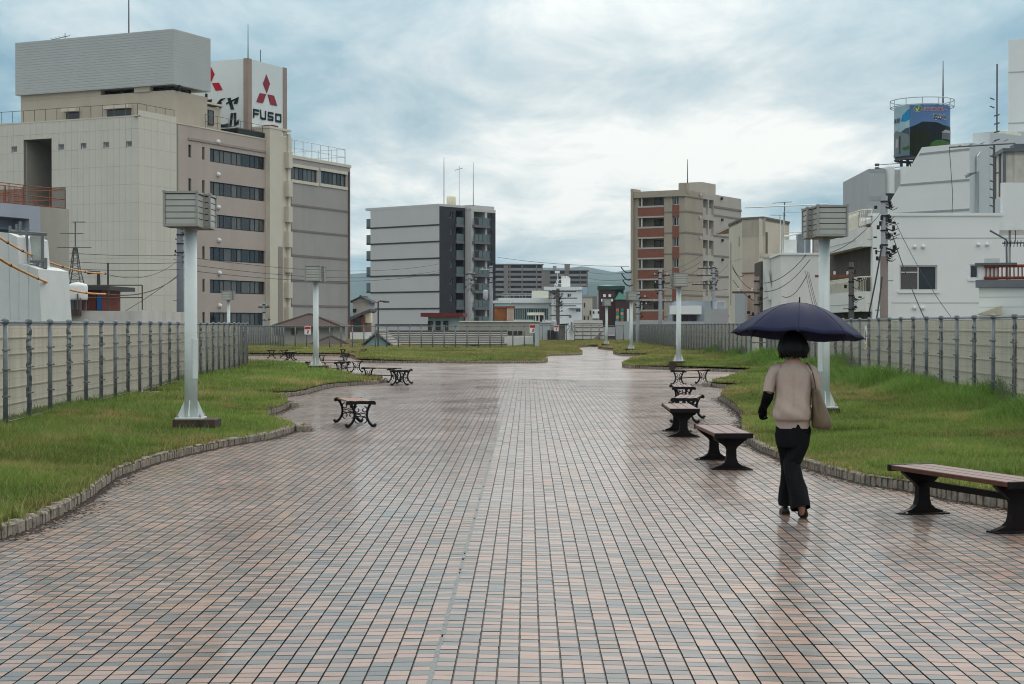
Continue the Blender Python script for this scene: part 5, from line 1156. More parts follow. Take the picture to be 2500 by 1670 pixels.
for y, a, c in ((620,-.85,.45),(745,-1.0,.9),(518,-.15,.55)): mb.tube([(a,0,mz(y)),(c,0,mz(y))], .022, 4); [mb.tube([(a+(c-a)*k/7,-.3,mz(y)),(a+(c-a)*k/7,.3,mz(y))], .012, 3) for k in range(8)]
mb.obj('crossbars', RAILM, mast)
# ------------------------------------------------------------------ grey and charcoal apartment block
LG = mat('pale_grey_apartment_wall', (0.53,0.515,0.495), 0.75, var=0.04, scale=0.2, streak=0.1)
CH = mat('charcoal_tile_wall', (0.040,0.040,0.046), 0.6, var=0.15, scale=0.4)
BANDM = mat('charcoal_band', (0.05,0.05,0.055), 0.7); BGL = mat('balcony_glass', (0.13,0.165,0.17), 0.15, var=0.2, scale=0.8)
BSLAB = mat('balcony_slab', (0.16,0.16,0.165), 0.7)
b3 = Bld('apartment_block', 'pale grey apartment block with dark bands and a charcoal balcony side', 'building', K(5,695)[0], 276, 40)
f, s = b3.face('f'), b3.face('s'); uL, zt3 = f.px(*K(5,145,413)); _, zt3 = f.px(*K(5,695,388)); yr = s.px(*K(5,900,402))[0]
b3.box('core', (uL,.1,0), (-2.2,yr+9,zt3-.3), LG); f.wall('wall', (uL,0,0,zt3), [], .1, LG); b3.box('roof_slab', (uL-1.2,-.02,zt3-.3), (.05,yr,zt3+.1), LG)
zb = [f.px(*K(5,690,y))[1] for y in (551,684,817,950,1084,1219,1350)]
for z in zb: f.box('floor_band', (uL,-.0,z-.12,z+.12), 0, .08, BANDM)
fl = zb[0]-zb[1]
w_u = [s.px(*K(5,x,0))[0] for x in (778,800,826,882)]
hol = []
for z in [zb[0]+fl]+zb: hol.append((w_u[2], w_u[3], z-fl+.25, z-.2)); hol.append((w_u[0], w_u[1], z-fl+1.3, z-.5))
s.wall('wall', (0,yr,0,zt3), hol, 2.0, CH)
for k, z in enumerate([zb[0]+fl]+zb):
    s.window((w_u[0],w_u[1],z-fl+1.3,z-.5), .3, 1, ALUF, .08)
    zf = z-fl+.25; o = s.box('balcony', (w_u[2]-.1,w_u[3]+.1,zf-.45,zf), -1.9, .25, BSLAB)
    s.box('balcony_glass', (w_u[2],w_u[3],zf,zf+1.15), .12, .17, BGL, o); s.box('balcony_door', (w_u[2]+.3,w_u[3]-.6,zf,zf+2.0), -1.98, -1.9, GLASS, o); s.box('balcony_rail', (w_u[2],w_u[3],zf+1.15,zf+1.22), .1, .2, BSLAB, o)
x2 = 3.0; f2 = b3.face('f', yr); s2 = b3.face('s', x2)
u_e = s2.px(*K(5,952,0))[0]
x2 = f2.px(*K(5,950,0))[0]; s2 = b3.face('s', x2); zt4 = f2.px(*K(5,950,420))[1]; y3 = s2.px(*K(5,1076,0))[0]; y4 = s2.px(*K(5,1143,0))[0]
f2.wall('wall', (-.2,x2,0,zt4), [], .1, LG); b3.box('core', (-2,yr+.05,0), (x2-2.4,y4,zt4-.3), LG); b3.box('roof_slab', (-2,yr,zt4-.5), (x2+.02,y4,zt4), LG); b3.box('roof_slab', (-2,yr+.2,zt4), (x2-.3,y4,zt4+.6), LG)
hol = []
for z in [zb[0]+fl]+zb: hol += [(yr+.6,y3-.5,z-fl+.25,z-.2), (y3+(y4-y3)*.35,y3+(y4-y3)*.6,z-fl+1.3,z-.5)]
s2.wall('wall', (yr,y3,0,zt4), [h for h in hol if h[1] < y3], 2.2, LG); s2.wall('wall', (y3,y4,0,zt4), [h for h in hol if h[0] > y3], .4, CH)
for k, z in enumerate([zb[0]+fl]+zb):
    zf = z-fl+.25; o = s2.box('balcony', (yr+.2,y3+.1,zf-.45,zf), -2.2, .6, BSLAB)
    n_ = 4
    for j in range(n_): a = yr+.25+(y3-yr-.2)*j/n_; s2.box('balcony_glass', (a+.06,a+(y3-yr-.2)/n_-.06,zf+.05,zf+1.15), .50, .55, BGL if (j > 0 or k % 2) else CH, o)
    s2.box('balcony_rail', (yr+.2,y3,zf+1.15,zf+1.22), .46, .58, BSLAB, o)
    s2.box('balcony_door', (yr+1.2,yr+3.0,zf,zf+2.0), -2.19, -2.1, GLASS, o); s2.window((y3+(y4-y3)*.35,y3+(y4-y3)*.6,z-fl+1.3,z-.5), .3, 1, ALUF, .08)
fl_ = b3.face('f', 3.0)
for z in [zb[0]+fl]+zb[:-1]:
    zf = z-fl+.25; o = b3.box('side_balcony', (uL-1.1,.1,zf-.3), (uL,1.6,zf), BANDM); b3.box('balcony_glass', (uL-1.1,.12,zf), (uL-.05,.18,zf+1.3), BGL, o); b3.box('balcony_rail', (uL-1.1,.1,zf+1.3), (uL,.2,zf+1.38), BANDM, o)
mb = MB(); x, _ = f.px(*K(5,540,390)); mb.tube([(x,6,zt3),(x,6,zt3+7.0),(x,6,f.px(*K(5,540,35))[1]+1.0)], [.07,.06,.03], 5); x2_, _ = f.px(*K(5,690,0)); mb.tube([(x2_+1.5,7,zt3),(x2_+1.5,7,f.px(*K(5,790,72))[1]+1.0)], [.07,.03], 5); mb.tube([(x+2.6,7,zt3),(x+2.6,7,zt3+7)], .04, 4); mb.tube([(x+1.6,7,zt3+6.3),(x+3.4,7,zt3+6.6)], .04, 4); mb.obj('roof_aerial', RAILM, b3.root)
p = f.px(*K(5,597,390)); mb = MB(); mb.lathe((p[0],6,zt3), [(.8,0),(.8,1.6),(.65,1.9),(.2,2.0)], 14); mb.obj('roof_tank', mat('cream_tank',(0.75,0.68,0.52),0.5), b3.root, True)
# ------------------------------------------------------------------ beige block with brick-red balconies
BG = mat('beige_render', (0.385,0.325,0.255), 0.8, var=0.05, scale=0.3, streak=0.22, stain=(0.25,0.21,0.17)); BG2 = mat('lighter_beige_render', (0.44,0.40,0.345), 0.8, var=0.05, scale=0.3, streak=0.22, stain=(0.27,0.23,0.19))
BRK = mat('brick_red_panel', (0.235,0.092,0.062), 0.8, var=0.1, scale=1.5); BGS = mat('beige_string_course', (0.24,0.20,0.17), 0.8)
b5 = Bld('balcony_block', 'beige seven-storey block with brick red balcony fronts', 'building', K(7,563)[0], 230, 30.5)
f, s = b5.face('f'), b5.face('s'); uL = f.px(*K(7,160,0))[0]; z5 = f.px(*K(7,560,140))[1]; yr = s.px(*K(7,1012,0))[0]; ym = s.px(*K(7,707,0))[0]; z5s = s.px(*K(7,1000,170))[1]
X = [f.px(*K(7,x,0))[0] for x in (195,395,463,517)]; fzs = [f.px(*K(7,395,y))[1] for y in (265,432,598,765,930,1097,1262)]
flh = fzs[0]-fzs[1]
hol = []; par = []
for z in fzs: hol.append((X[0],X[1],z-.0,z+flh*.52))
for i, z in enumerate(fzs): hol.append((X[2],X[3],z,z+flh*.34+.3))
f.wall('wall', (uL,0,0,z5), hol, 1.6, BG)
b5.box('core', (uL,1.6,0), (-1.35,yr-.1,z5-.3), BG); b5.box('core', (X[1]+.05,.45,0), (-.1,1.7,z5-.3), BG)
b5.box('roof_slab', (uL-.1,-.35,z5-.9), (.1,.4,z5-.05), BG); b5.box('roof_slab', (uL,.4,z5-.35), (-.02,yr,z5-.06), BG)
b5.box('side_fin', (uL-.35,-.5,0), (uL,2,z5+.4), BG)
for z in fzs:
    o = f.box('balcony', (X[0]-.1,X[1],z-flh*.50,z-.25), -.1, .10, BRK); f.box('balcony_coping', (X[0]-.15,X[1],z-.25,z), -.2, .14, BG2, o); f.box('balcony_base', (X[0]-.15,X[1],z-flh*.50-.22,z-flh*.50), -.2, .13, BG2, o)
    f.box('downpipe', (X[0]+.35,X[0]+.55,z,z+flh*.52), -.2, 0, ALUF, o)
    f.window((X[1]-2.2,X[1]-.2,z-.2,z+flh*.36), 1.55, 2, DARKF, .08)
    f.window((X[2]+.1,X[3]-.1,z+.02,z+flh*.34+.28), .25, 2, ALUF, .08)
    f.box('brick_panel', (X[2],X[3],z-flh*.66+.31,z-.02), 0, .06, BRK)
    f.box('string_course', (X[1],X[2],z-flh*.36,z-flh*.30), 0, .06, BGS); f.box('string_course', (X[3],-.0,z-flh*.36,z-flh*.30), 0, .06, BGS)
f.box('pier_cap', (-.9,.0,z5-.5,z5+.9), -1, .12, BG); s.box('pier_cap', (.0,1.2,z5-.5,z5+.89), -1, .1, BG)
hs = []; sl = [s.px(*K(7,x,0))[0] for x in (709,748,756,792)]; fl2 = [s.px(*K(7,709,y))[1] for y in (335,500,662,828,990,1150)]
for z in fl2: hs += [(sl[0],sl[1],z,z+flh*.74), (sl[2],sl[3],z,z+flh*.74)]
s.wall('wall', (0,ym-.02,0,z5), [], .2, BG); s.wall('wall', (ym-.02,yr,0,z5), hs, 1.3, BG2)
for q in hs: s.box('slot_parapet', (q[0],q[1],q[2],q[2]+1.0), -.5, -.3, BG2)
for z in fl2: s.box('string_course', (0,ym-.1,z-.05,z+.18), 0, .07, BGS); s.box('string_course', (sl[3],yr,z-.06,z+.17), 0, .07, BGS)
s.box('string_course', (s.px(*K(7,795,0))[0],yr,z5-1.9,z5-1.6), 0, .1, BGS); s.box('roof_band', (0,ym,z5-1.0,z5-.8), 0, .08, BGS)
for x, y in ((680,178),(677,358),(678,522),(851,212),(855,382),(857,545),(858,700)):
    u, z = s.px(*K(7,x,y)); s.box('vent_hood', (u-.2,u+.2,z-.18,z+.18), 0, .25, DARKF if x > 800 else ALUF)
mb = MB(); mb.tube([(-1,3,z5),(-1,3,f.px(*K(7,583,-120))[1])], [.1,.04], 5); mb.obj('lightning_rod', RAILM, b5.root)
b5.box('roof_hut', (-5,9,z5-.1), (-1.5,14,z5+1.8), BG2)
# ------------------------------------------------------------------ far long apartment blocks
FAR = mat('brown_grey_apartment', (0.22,0.185,0.17), 0.85, var=0.08, scale=0.1); FARD = mat('deep_balcony', (0.045,0.05,0.065), 0.8); FARL = mat('pale_parapet', (0.30,0.27,0.255), 0.8)
def far_block(label, px0, px1, ytop, d, fh, nf, gaps, phi, ydrop=0):
    b = Bld('distant_apartments', label, 'building', px0, d, phi, 'distant apartment blocks'); f = b.face('f'); u1 = f.px(px1, ytop)[0]; zt = f.px(px0, ytop)[1]
    b.box('core', (0,1.6,0), (u1,16,zt), FARD); b.box('roof', (-.5,-.6,zt), (u1+.5,16,zt+.6), FAR)
    for k in range(nf):
        z = zt-(k+1)*fh
        b.box('parapet', (0,0,z-.3), (u1,1.6,z+1.1), FAR if k % 2 else FARL)
    for a, c in gaps: b.box('stair_bay', (u1*a,-.3,0), (u1*c,2,zt+.3), FAR)
    return b, f, u1, zt
bb_, ff2, u1, zt_ = far_block('long brown apartment block far behind the white houses', K(6,-60)[0], K(6,700)[0], K(6,0,262)[1], 900, 2.75, 11, ((.0,.02),(.30,.38),(.40,.42),(.62,.64),(.88,.9),(.98,1)), -3)
bb_, ff2, u1, zt_ = far_block('lower brown apartment block far behind, to the right of the long one', K(6,702)[0], K(6,1318)[0], K(6,0,345)[1], 940, 2.75, 9, ((0,.16),(.33,.36),(.48,.58),(.82,.84),(.97,1)), 2)
bb_.box('lift_tower', (u1*.48,3,zt_), (u1*.60,9,zt_+4), FAR); bb_.box('lift_tower', (u1*.22,3,zt_), (u1*.30,9,zt_+3), FARL)
# ------------------------------------------------------------------ haze
hb = MB(); hb.box((-9000,-800,GZ-1.5), (9000,7900,285)); hz_o = hb.obj('haze', None, kind='stuff')
hm = bpy.data.materials.new('haze_air'); hm.use_nodes = True; nt = hm.node_tree; nt.nodes.clear(); out = mk(nt, 'ShaderNodeOutputMaterial'); pv = mk(nt, 'ShaderNodeVolumePrincipled')
pv.inputs['Color'].default_value = (0.62,0.82,0.95,1); pv.inputs['Density'].default_value = 6.5e-5; pv.inputs['Anisotropy'].default_value = 0.0
nt.links.new(pv.outputs[0], out.inputs['Volume']); hz_o.data.materials.append(hm)
# ------------------------------------------------------------------ right: white stepped building with balconies
WH = mat('white_render', (0.74,0.755,0.735), 0.7, var=0.035, scale=0.4, streak=0.14, stain=(0.45,0.45,0.43)); WHJ = mat('white_render_joint', (0.42,0.44,0.435), 0.8)
WH2 = mat('off_white_render', (0.68,0.67,0.635), 0.75, var=0.05, scale=0.5, streak=0.22, stain=(0.38,0.36,0.33)); WHB = mat('cool_white_render', (0.52,0.555,0.565), 0.75, var=0.04, scale=0.4)
GBAND = mat('grey_paint_band', (0.33,0.35,0.355), 0.8); IVR = mat('ivory_rail', (0.68,0.65,0.54), 0.5); DKIN = mat('dim_interior', (0.09,0.075,0.065), 0.9, var=0.3, scale=1)
WVENT = mat('white_vent',(0.72,0.72,0.70),0.35)
b8 = Bld('white_building', 'big white rendered building with balconies behind the right fence', 'building', K(11,1880)[0], 70, .5)
f, l = b8.face('f'), b8.face('l')
up, zt8 = f.px(*K(12,150,225)); uR = f.px(2620,600)[0]; ust, _ = f.px(*K(12,1705,205)); zst = f.px(*K(8,1760,1210))[1]
win = f.rect(K(12,472,822), K(12,922,1125)); win2 = f.rect(K(12,1312,812), K(12,1418,980))
f.wall('wall', (up,uR,0,zt8), [win,win2], .18, WH); b8.box('core', (up,.19,0), (uR,12,zt8-.3), DKIN); b8.box('roof', (up,.02,zt8-.3), (uR,12,zt8-.1), WH)
f.box('parapet_cap', (up-.15,ust,zt8-.02,zt8+.1), -.3, .05, WH); b8.box('corner_pillar', (up-.02,-.10,0), (up+.75,.3,zt8-.02), WH, bev=.0)
f.box('raised_parapet', (ust,uR,zt8-.01,zst), -.35, .001, WH)
for y in (497,1272): z = f.px(*K(12,600,y))[1]; f.box('joint_line', (up+.8,uR,z-.02,z+.02), 0, .006, WHJ)
f.window(win, .12, 2, ALUF, .06, pb=0, mid=None, sill=WH); f.window(win2, .12, 1, ALUF, .06, pb=0, sill=WH)
f.box('fly_screen', (win[0]+.06,(win[0]+win[1])/2-.03,win[2]+.06,win[3]-.06), -.09, -.07, mat('fly_screen',(0.10,0.095,0.09),0.9)); f.box('screen_bar', (win[0]+.06,(win[0]+win[1])/2-.03,win[2]+.75,win[2]+.80), -.07, -.05, ALUF)
f.box('red_cloth', ((win[0]+win[1])/2+.15,win[1]-.15,win[2]+.35,win[2]+.75), -.35, -.14, mat('dull_red_cloth',(0.16,0.05,0.04),0.9))
for x, y in ((650,600),(752,600),(1413,575),(1517,575),(647,1332),(747,1332)):
    u, z = f.px(*K(12,x,y)); mb = MB(); mb.lathe((0,0,0), [(.085,0),(.085,.05),(.06,.11),(.02,.13)], 10); o = mb.obj('vent_cap', WVENT, b8.root, True); o.location = (u,0,z); o.rotation_euler = (R(90),0,0)
# balconies wrapping the corner
zs = [f.px(*K(11,1960,y))[1] for y in (285,440,532,960,1105,1262,1362)]; yl = 9.0
def wrap(z0, z1, out, m, name):
    mb = MB(); p = [(up,-out),(.25,-out),(-.05-out*.3,-out+.35),(-out,.9),(-out,yl),(-out+.14,yl),(-out+.14,1.0),(.10-out*.3,.45),(.3,-out+.14),(up,-out+.14)]
    mb.prism(p[::-1], z0, z1); o = mb.obj(name, m, b8.root); bm = bmesh.new(); bm.from_mesh(o.data); bmesh.ops.recalc_face_normals(bm, faces=bm.faces); bm.to_mesh(o.data); bm.free(); return o
o1 = wrap(zs[2], zs[0], .0, WH2, 'upper_balcony_front'); o2 = wrap(zs[6], zs[4], .0, WH2, 'lower_balcony_front')
for o, z in ((o1, zs[1]), (o2, zs[5])):
    mb = MB(); mb.box((.3,-.012,z-.015),(up,-.0,z+.015)); mb.box((-.012,1,z-.015),(-.0,yl,z+.015)); mb.obj('joint_line', WHJ, o)
for z0 in (zs[2],zs[6]): b8.box('balcony_slab', (.05,.15,z0+.02), (up+.3,yl,z0+.18), WH2)
b8.box('recess_wall', (1.4,1.4,0), (up+.2,yl,zt8-.3), mat('recess_wall_beige',(0.36,0.33,0.30),0.8)); b8.box('upper_storey', (.6,3,zs[0]-.3), (up+1,12,zs[0]+.6), WH2)
for x0, x1, z0_, z1_ in ((.9,1.38,zs[6]+.2,zs[2]-.9),(-.0,0,0,0)):
    if x1 > x0: b8.box('balcony_door', (1.36,1.8,z0_), (1.41,3.4,z1_), GLASS); b8.box('balcony_door', (1.36,4.4,z0_), (1.41,6.2,z1_), GLASS); b8.box('balcony_door', (1.45,1.36,z0_), (up,1.41,z1_), GLASS); b8.box('curtain', (1.5,1.32,z0_), (1.9,1.355,z1_), BLIND)
b8.box('ac_unit', (.5,2.4,zs[6]+.2), (1.0,3.3,zs[6]+.95), WVENT); b8.box('locker', (.5,4.0,zs[6]+.2), (1.1,4.8,zs[6]+1.9), WH2)
mb = MB()
for z, h in ((zs[4],.62),(zs[0],.75)):
    pts = [(up-.05,.07,z),(.25,.07,z),(.07,.7,z),(.07,yl,z)]
    for a, c in zip(pts, pts[1:]):
        a, c = Vector(a), Vector(c); n = max(1, int((c-a).length/.16))
        for i in range(n+1): p = a.lerp(c, i/n); mb.tube([p, p+Vector((0,0,h*.75)), p+Vector((.06,.06,h))], .016, 4)
        mb.tube([a+Vector((.06,.06,h)), c+Vector((.06,.06,h))], .03, 5)
mb.obj('balcony_railing', IVR, b8.root)
b8.box('dark_ground_panel', (.3,.4,0), (up,.5,zs[6]), DKIN)  # dark panel filling the space below the lower balcony
mb = MB(); u, z = f.px(*K(12,1640,190)); mb.tube([(u,.5,zt8-.1),(u,.5,f.px(*K(8,1670,910))[1])], .05, 5)
for k in range(14): mb.tube([(u,.5,zt8+.4+k*.35),(u+random.choice((-.2,.2)),.4,zt8+.45+k*.35)], .03, 4)
mb.tube([(u-1.9,.5,f.px(*K(8,1540,930))[1]),(u+.9,.5,f.px(*K(8,1760,900))[1])], .03, 4); mb.tube([(u-1.9,.5,f.px(*K(8,1540,930))[1]),(u-1.75,.5,f.px(*K(8,1540,930))[1]-2),(u-1.8,.5,f.px(*K(8,1540,930))[1]-3.6)], .015, 4)
for k in range(5): mb.tube([(u-1.5+k*.5,.2,f.px(*K(8,1540,930))[1]+.05+k*.06),(u-1.5+k*.5,.8,f.px(*K(8,1540,930))[1]+.05+k*.06)], .02, 3)
mb.obj('aerial_pole', RAILM, b8.root)
mb = MB(); u, _ = f.px(*K(12,1445,190)); mb.tube([(u,.6,zt8-.1),(u,.6,zt8+1.9),(u-.5,.6,zt8+1.7)], .09, 6); mb.obj('vent_pipe', mat('grey_duct',(0.25,0.28,0.30),0.4), b8.root)
# framed stained tank on the raised part
tk = Bld('roof_tank_house', 'square roof tank with dark frame and stained beige panels on the white building', 'water tank', K(8,1728)[0], 71.5, 6, zb=GZ+zst-.4)
ft, lt = tk.face('f'), tk.face('l'); tz = ft.px(*K(8,1740,965))[1]; tw = ft.px(2640,300)[0]
STN = mat('stained_tank_panel', (0.46,0.43,0.38), 0.8, var=0.15, scale=2.5, streak=0.6, stain=(0.13,0.11,0.09)); TKF = mat('dark_tank_frame', (0.12,0.13,0.145), 0.5)
tk.box('core', (.06,.06,0), (tw,2.4,tz-.05), STN); tk.box('lid', (-.08,-.08,tz-.05), (tw,2.5,tz+.10), TKF); tk.box('hatch', (.5,.4,tz+.1), (1.5,1.4,tz+.33), TKF)
for x in [0,1.0,2.0,3.0]: tk.box('frame_post', (x-.06,-.03,0), (x+.06,.08,tz-.05), TKF)
for y in (1.1,2.3): tk.box('frame_post', (-.03,y-.06,0), (.08,y+.06,tz-.05), TKF)
for x in (.5,1.5,2.5): tk.box('panel', (x-.43,.02,.12), (x+.43,.055,tz-.2), STN)
# slanted upper block
b12 = Bld('sloped_white_block', 'white block with a slanted left edge and grey bands above the big white building', 'building', K(8,1465)[0], 98, 50)
f12, s12 = b12.face('f'), b12.face('s')
px_poly(b12, f12, [(760,1560),(850,1368),(1100,940),(1465,905),(1465,1600),(760,1600)], -9, 0, WH, 'wall', 8)
for (a, b_, c, d) in (((1090,985),(1465,945),(1465,960),(1078,1000)), ((940,1222),(1465,1180),(1465,1196),(930,1236)), ((850,1445),(1465,1408),(1465,1424),(850,1460))): px_poly(b12, f12, [a,b_,c,d], 0, .03, GBAND, 'paint_band', 8)
zq = f12.px(*K(8,1465,905))[1]; b12.box('side_wall', (-.05,.02,0), (-.01,11,zq), WHB); b12.box('side_block', (-1.2,2,0), (.0,11,zq+.8), WHB); mb = MB(); mb.tube([(.1,.6,0),(.1,.6,zq-.8)], .08, 5); mb.tube([(.1,.55,zq-.8),(.1,.9,zq-.5)], .05, 5); mb.obj('drainpipe', ALUF, b12.root)
fq = b12.face('f', 5); q = fq.rect(K(8,1555,828), K(8,1705,888)); b12.box('roof_box', (q[0],5,zq+.7), (q[1],7.2,q[3]), mat('cream_roof_box',(0.60,0.58,0.48),0.8,streak=.4,scale=.8)); mb = MB(); mb.tube([(-.3,3.2,zq+.6),(-.3,3.2,zq+5)], .05, 5); mb.obj('roof_aerial', RAILM, b12.root)
# tall white tower at the right edge
b13 = Bld('white_tower_block', 'tall plain white block cut by the right edge of the view', 'building', K(8,1757)[0], 118, 21)
f13 = b13.face('f'); z13 = f13.px(*K(8,1765,118))[1]; b13.box('wall', (0,0,0), (14,12,z13), WH)
for y in (365,755): z = f13.px(*K(8,1800,y))[1]; f13.box('joint_line', (0,14,z-.04,z+.04), 0, .02, WHJ)
b13.box('lower_block', (.9,-4,0), (14,-.02,f13.px(*K(8,1800,870))[1]), WHB); mb = MB(); mb.tube([(2.4,3,z13),(2.4,3,z13+3)], .09, 5); mb.obj('roof_aerial', RAILM, b13.root)
# grey block with scalloped columns
b14 = Bld('grey_panel_block', 'grey block with white scalloped columns behind the utility pole', 'building', K(8,690)[0], 128, 2)
f14 = b14.face('f'); z14 = f14.px(*K(8,700,1105))[1]; GP = mat('grey_wall_panel', (0.40,0.41,0.42), 0.75, var=0.05, scale=0.4); ue = f14.px(*K(8,1120,0))[0]
b14.box('wall', (0,.6,0), (ue,12,z14), GP); u1 = f14.px(*K(8,825,0))[0]; b14.box('wall', (0,0,0), (u1,.62,z14), GP)
for a, b_ in ((1105,1135),(1315,1345)): f14.box('dark_band', (0,u1,f14.px(*K(8,700,b_))[1],f14.px(*K(8,700,a))[1]), 0, .02, GBAND)
for c in (868,985):
    u = f14.px(*K(8,c,0))[0]; r_ = f14.px(*K(8,c+38,0))[0]-u; zc = f14.px(*K(8,700,1290))[1]; mb = MB(); mb.prism([(u+r_*math.cos(a),.62-.95*r_*math.sin(a)) for a in np.linspace(0,math.pi,15)][::-1], zc, z14+.2); o = mb.obj('scalloped_column', WH, b14.root)
    b14.box('dark_window', (u-r_,.5,zc-2.2), (u+r_,.59,zc), GLASS)
# ------------------------------------------------------------------ billboard drum
BR = .5*(K(8,1308)[0]-K(8,887)[0])*152/FL; pc = at((K(8,1308)[0]+K(8,887)[0])/2, HY, 152); BZ0 = at(0, K(8,0,1005)[1], 152-BR*.7).z; BZ1 = at(0, K(8,0,618)[1], 152-BR*.7).z
drum = thing('billboard_drum', 'round rooftop billboard printed with a landscape and lettering', 'billboard', (pc.x, pc.y, BZ0-3.2), 0); BH = BZ1-BZ0
view_a = math.atan2(-pc.y, -pc.x)
def dang(x):                            # measuring-sheet column -> angle on the drum
    q = (x-1097.5)/210.5; q = max(-.999, min(.999, q)); return view_a + math.asin(q)
def dz(y): return 3.2 + (1005-y)/(1005-618)*BH
def patch(name, pts, off, m, parent=None):   # outline (column, row) wrapped on the drum
    P_ = []
    for i in range(len(pts)):
        a, b_ = pts[i], pts[(i+1)%len(pts)]; n = max(1, int(abs(b_[0]-a[0])/12))
        for k in range(n): P_.append((a[0]+(b_[0]-a[0])*k/n, a[1]+(b_[1]-a[1])*k/n))
    tr = tessellate_polygon([[Vector((p[0],p[1],0)) for p in P_]]); bm = bmesh.new(); vs_ = [bm.verts.new((p[0],p[1],0)) for p in P_]
    for t in tr:
        try: bm.faces.new([vs_[i] for i in t])
        except ValueError: pass
    for xc in range(880, 1320, 14): bmesh.ops.bisect_plane(bm, geom=bm.verts[:]+bm.edges[:]+bm.faces[:], plane_co=(xc,0,0), plane_no=(1,0,0))
    for v in bm.verts: a = dang(v.co.x); z = dz(v.co.y); v.co = ((BR+off)*math.cos(a), (BR+off)*math.sin(a), z)
    me = bpy.data.meshes.new(name); bmesh.ops.recalc_face_normals(bm, faces=bm.faces); bm.to_mesh(me); bm.free(); me.materials.append(m); return link(name, me, parent or drum)
PR = lambda n, c: mat('print_'+n, c, 0.5, var=0.10, scale=1.2)
mb = MB(); mb.lathe((0,0,3.2), [(BR-.05,0),(BR-.05,BH)], 48); mb.obj('drum', PR('sky_blue',(0.10,0.19,0.36)), drum)
patch('printed_sky', [(1007,618),(1306,618),(1306,1004),(1007,1004)], .0, PR('sky_blue',(0.10,0.19,0.36)))
patch('printed_sky', [(889,618),(1006,618),(1006,1004),(889,1004)], .0, PR('pale_sky',(0.36,0.50,0.55)))
patch('printed_clear_sky', [(940,735),(955,690),(985,660),(1006,645),(1006,728),(975,742)], .015, PR('clear_blue',(0.02,0.25,0.50)))
patch('printed_mountain', [(1008,788),(1060,770),(1100,750),(1160,752),(1215,757),(1250,772),(1306,780),(1306,1003),(1008,1003)], .015, PR('mountain',(0.012,0.017,0.024)))
patch('printed_forest', [(1008,850),(1050,820),(1100,800),(1140,815),(1160,850),(1165,920),(1120,1003),(1008,1003)], .03, PR('forest',(0.014,0.020,0.010)))
patch('printed_field', [(1160,915),(1200,890),(1250,885),(1306,905),(1306,1003),(1140,1003)], .03, PR('field',(0.05,0.13,0.03)))
patch('printed_house', [(1240,830),(1270,808),(1304,816),(1304,880),(1240,880)], .045, PR('house_grey',(0.13,0.14,0.14)))
patch('printed_house', [(1236,830),(1266,806),(1305,812),(1305,828),(1260,832)], .06, PR('roof_grey',(0.34,0.36,0.36)))
patch('printed_mountain', [(940,820),(975,795),(1005,788),(1005,860),(960,850)], .015, PR('slope',(0.05,0.09,0.11)))
patch('printed_building', [(890,820),(905,800),(930,815),(985,835),(1004,850),(1004,985),(890,985)], .02, PR('shrine_grey',(0.17,0.20,0.20)))
patch('printed_building', [(905,870),(925,866),(925,930),(905,938)], .035, PR('shrine_pale',(0.36,0.40,0.40))); patch('printed_building', [(932,850),(940,848),(940,985),(932,985)], .035, PR('forest',(0.014,0.020,0.010)))
patch('printed_field', [(950,945),(1004,925),(1004,960),(965,962)], .035, PR('field',(0.05,0.13,0.03)))
patch('printed_road', [(889,985),(940,965),(1004,952),(1004,1003),(889,1003)], .035, PR('road',(0.13,0.19,0.21)))
patch('emblem', [(1068+32*math.cos(a),650+25*math.sin(a)) for a in np.linspace(0,2*math.pi,20)[:-1]], .03, PR('emblem_pale',(0.40,0.50,0.42)))
patch('emblem', [(1068+28*math.cos(a),650+21*math.sin(a)) for a in np.linspace(0,2*math.pi,20)[:-1]], .045, PR('emblem_green',(0.03,0.20,0.05)))
patch('emblem_mark', [(1050,645),(1058,642),(1064,660),(1072,634),(1080,634),(1068,668),(1058,668)], .06, PR('emblem_cream',(0.62,0.55,0.35))); patch('emblem_mark', [(1076,645),(1090,645),(1088,660),(1076,660)], .06, PR('emblem_orange',(0.4,0.14,0.04)))
def drum_text(txt, x, y, size_px, m, off, name, bold=.0, width=None):
    c = bpy.data.curves.new(name, 'FONT'); c.body = txt; c.size = 1.0; c.offset = bold; c.resolution_u = 3
    o = bpy.data.objects.new(name, c); COL.objects.link(o); me = bpy.data.meshes.new_from_object(o.evaluated_get(bpy.context.evaluated_depsgraph_get())); bpy.data.objects.remove(o)
    xs_ = [v.co.x for v in me.vertices]
    if not xs_: return
    k = size_px; kx = (width/(max(xs_)-min(xs_))) if width else k
    for v in me.vertices: a = dang(x+(v.co.x-min(xs_))*kx); v.co = ((BR+off)*math.cos(a), (BR+off)*math.sin(a), dz(y - v.co.y*k))
    me.materials.clear(); me.materials.append(m); link(name, me, drum)
LW = PR('white',(0.72,0.72,0.72))
drum_text('タカガワグルー', 1106, 667, 34, LW, .05, 'lettering_outline', .055, 172); drum_text('タカガワグルー', 1108, 666, 32, PR('red',(0.55,0.02,0.02)), .065, 'lettering', .015, 168)
drum_text('坂出カ', 1174, 728, 44, LW, .05, 'lettering_outline', .05, 96); drum_text('坂出カ', 1176, 727, 42, PR('ink',(0.012,0.012,0.03)), .065, 'lettering', .012, 92)
drum_text('楽部', 893, 741, 40, PR('ink',(0.012,0.012,0.03)), .065, 'lettering', .01, 44)
mb = MB(); n = 40; R2 = BR*1.13
for zz in (3.2+BH+.02, 3.2+BH+.62): mb.tube([(R2*math.cos(2*math.pi*k/n), R2*math.sin(2*math.pi*k/n), zz) for k in range(n+1)], .045, 4)
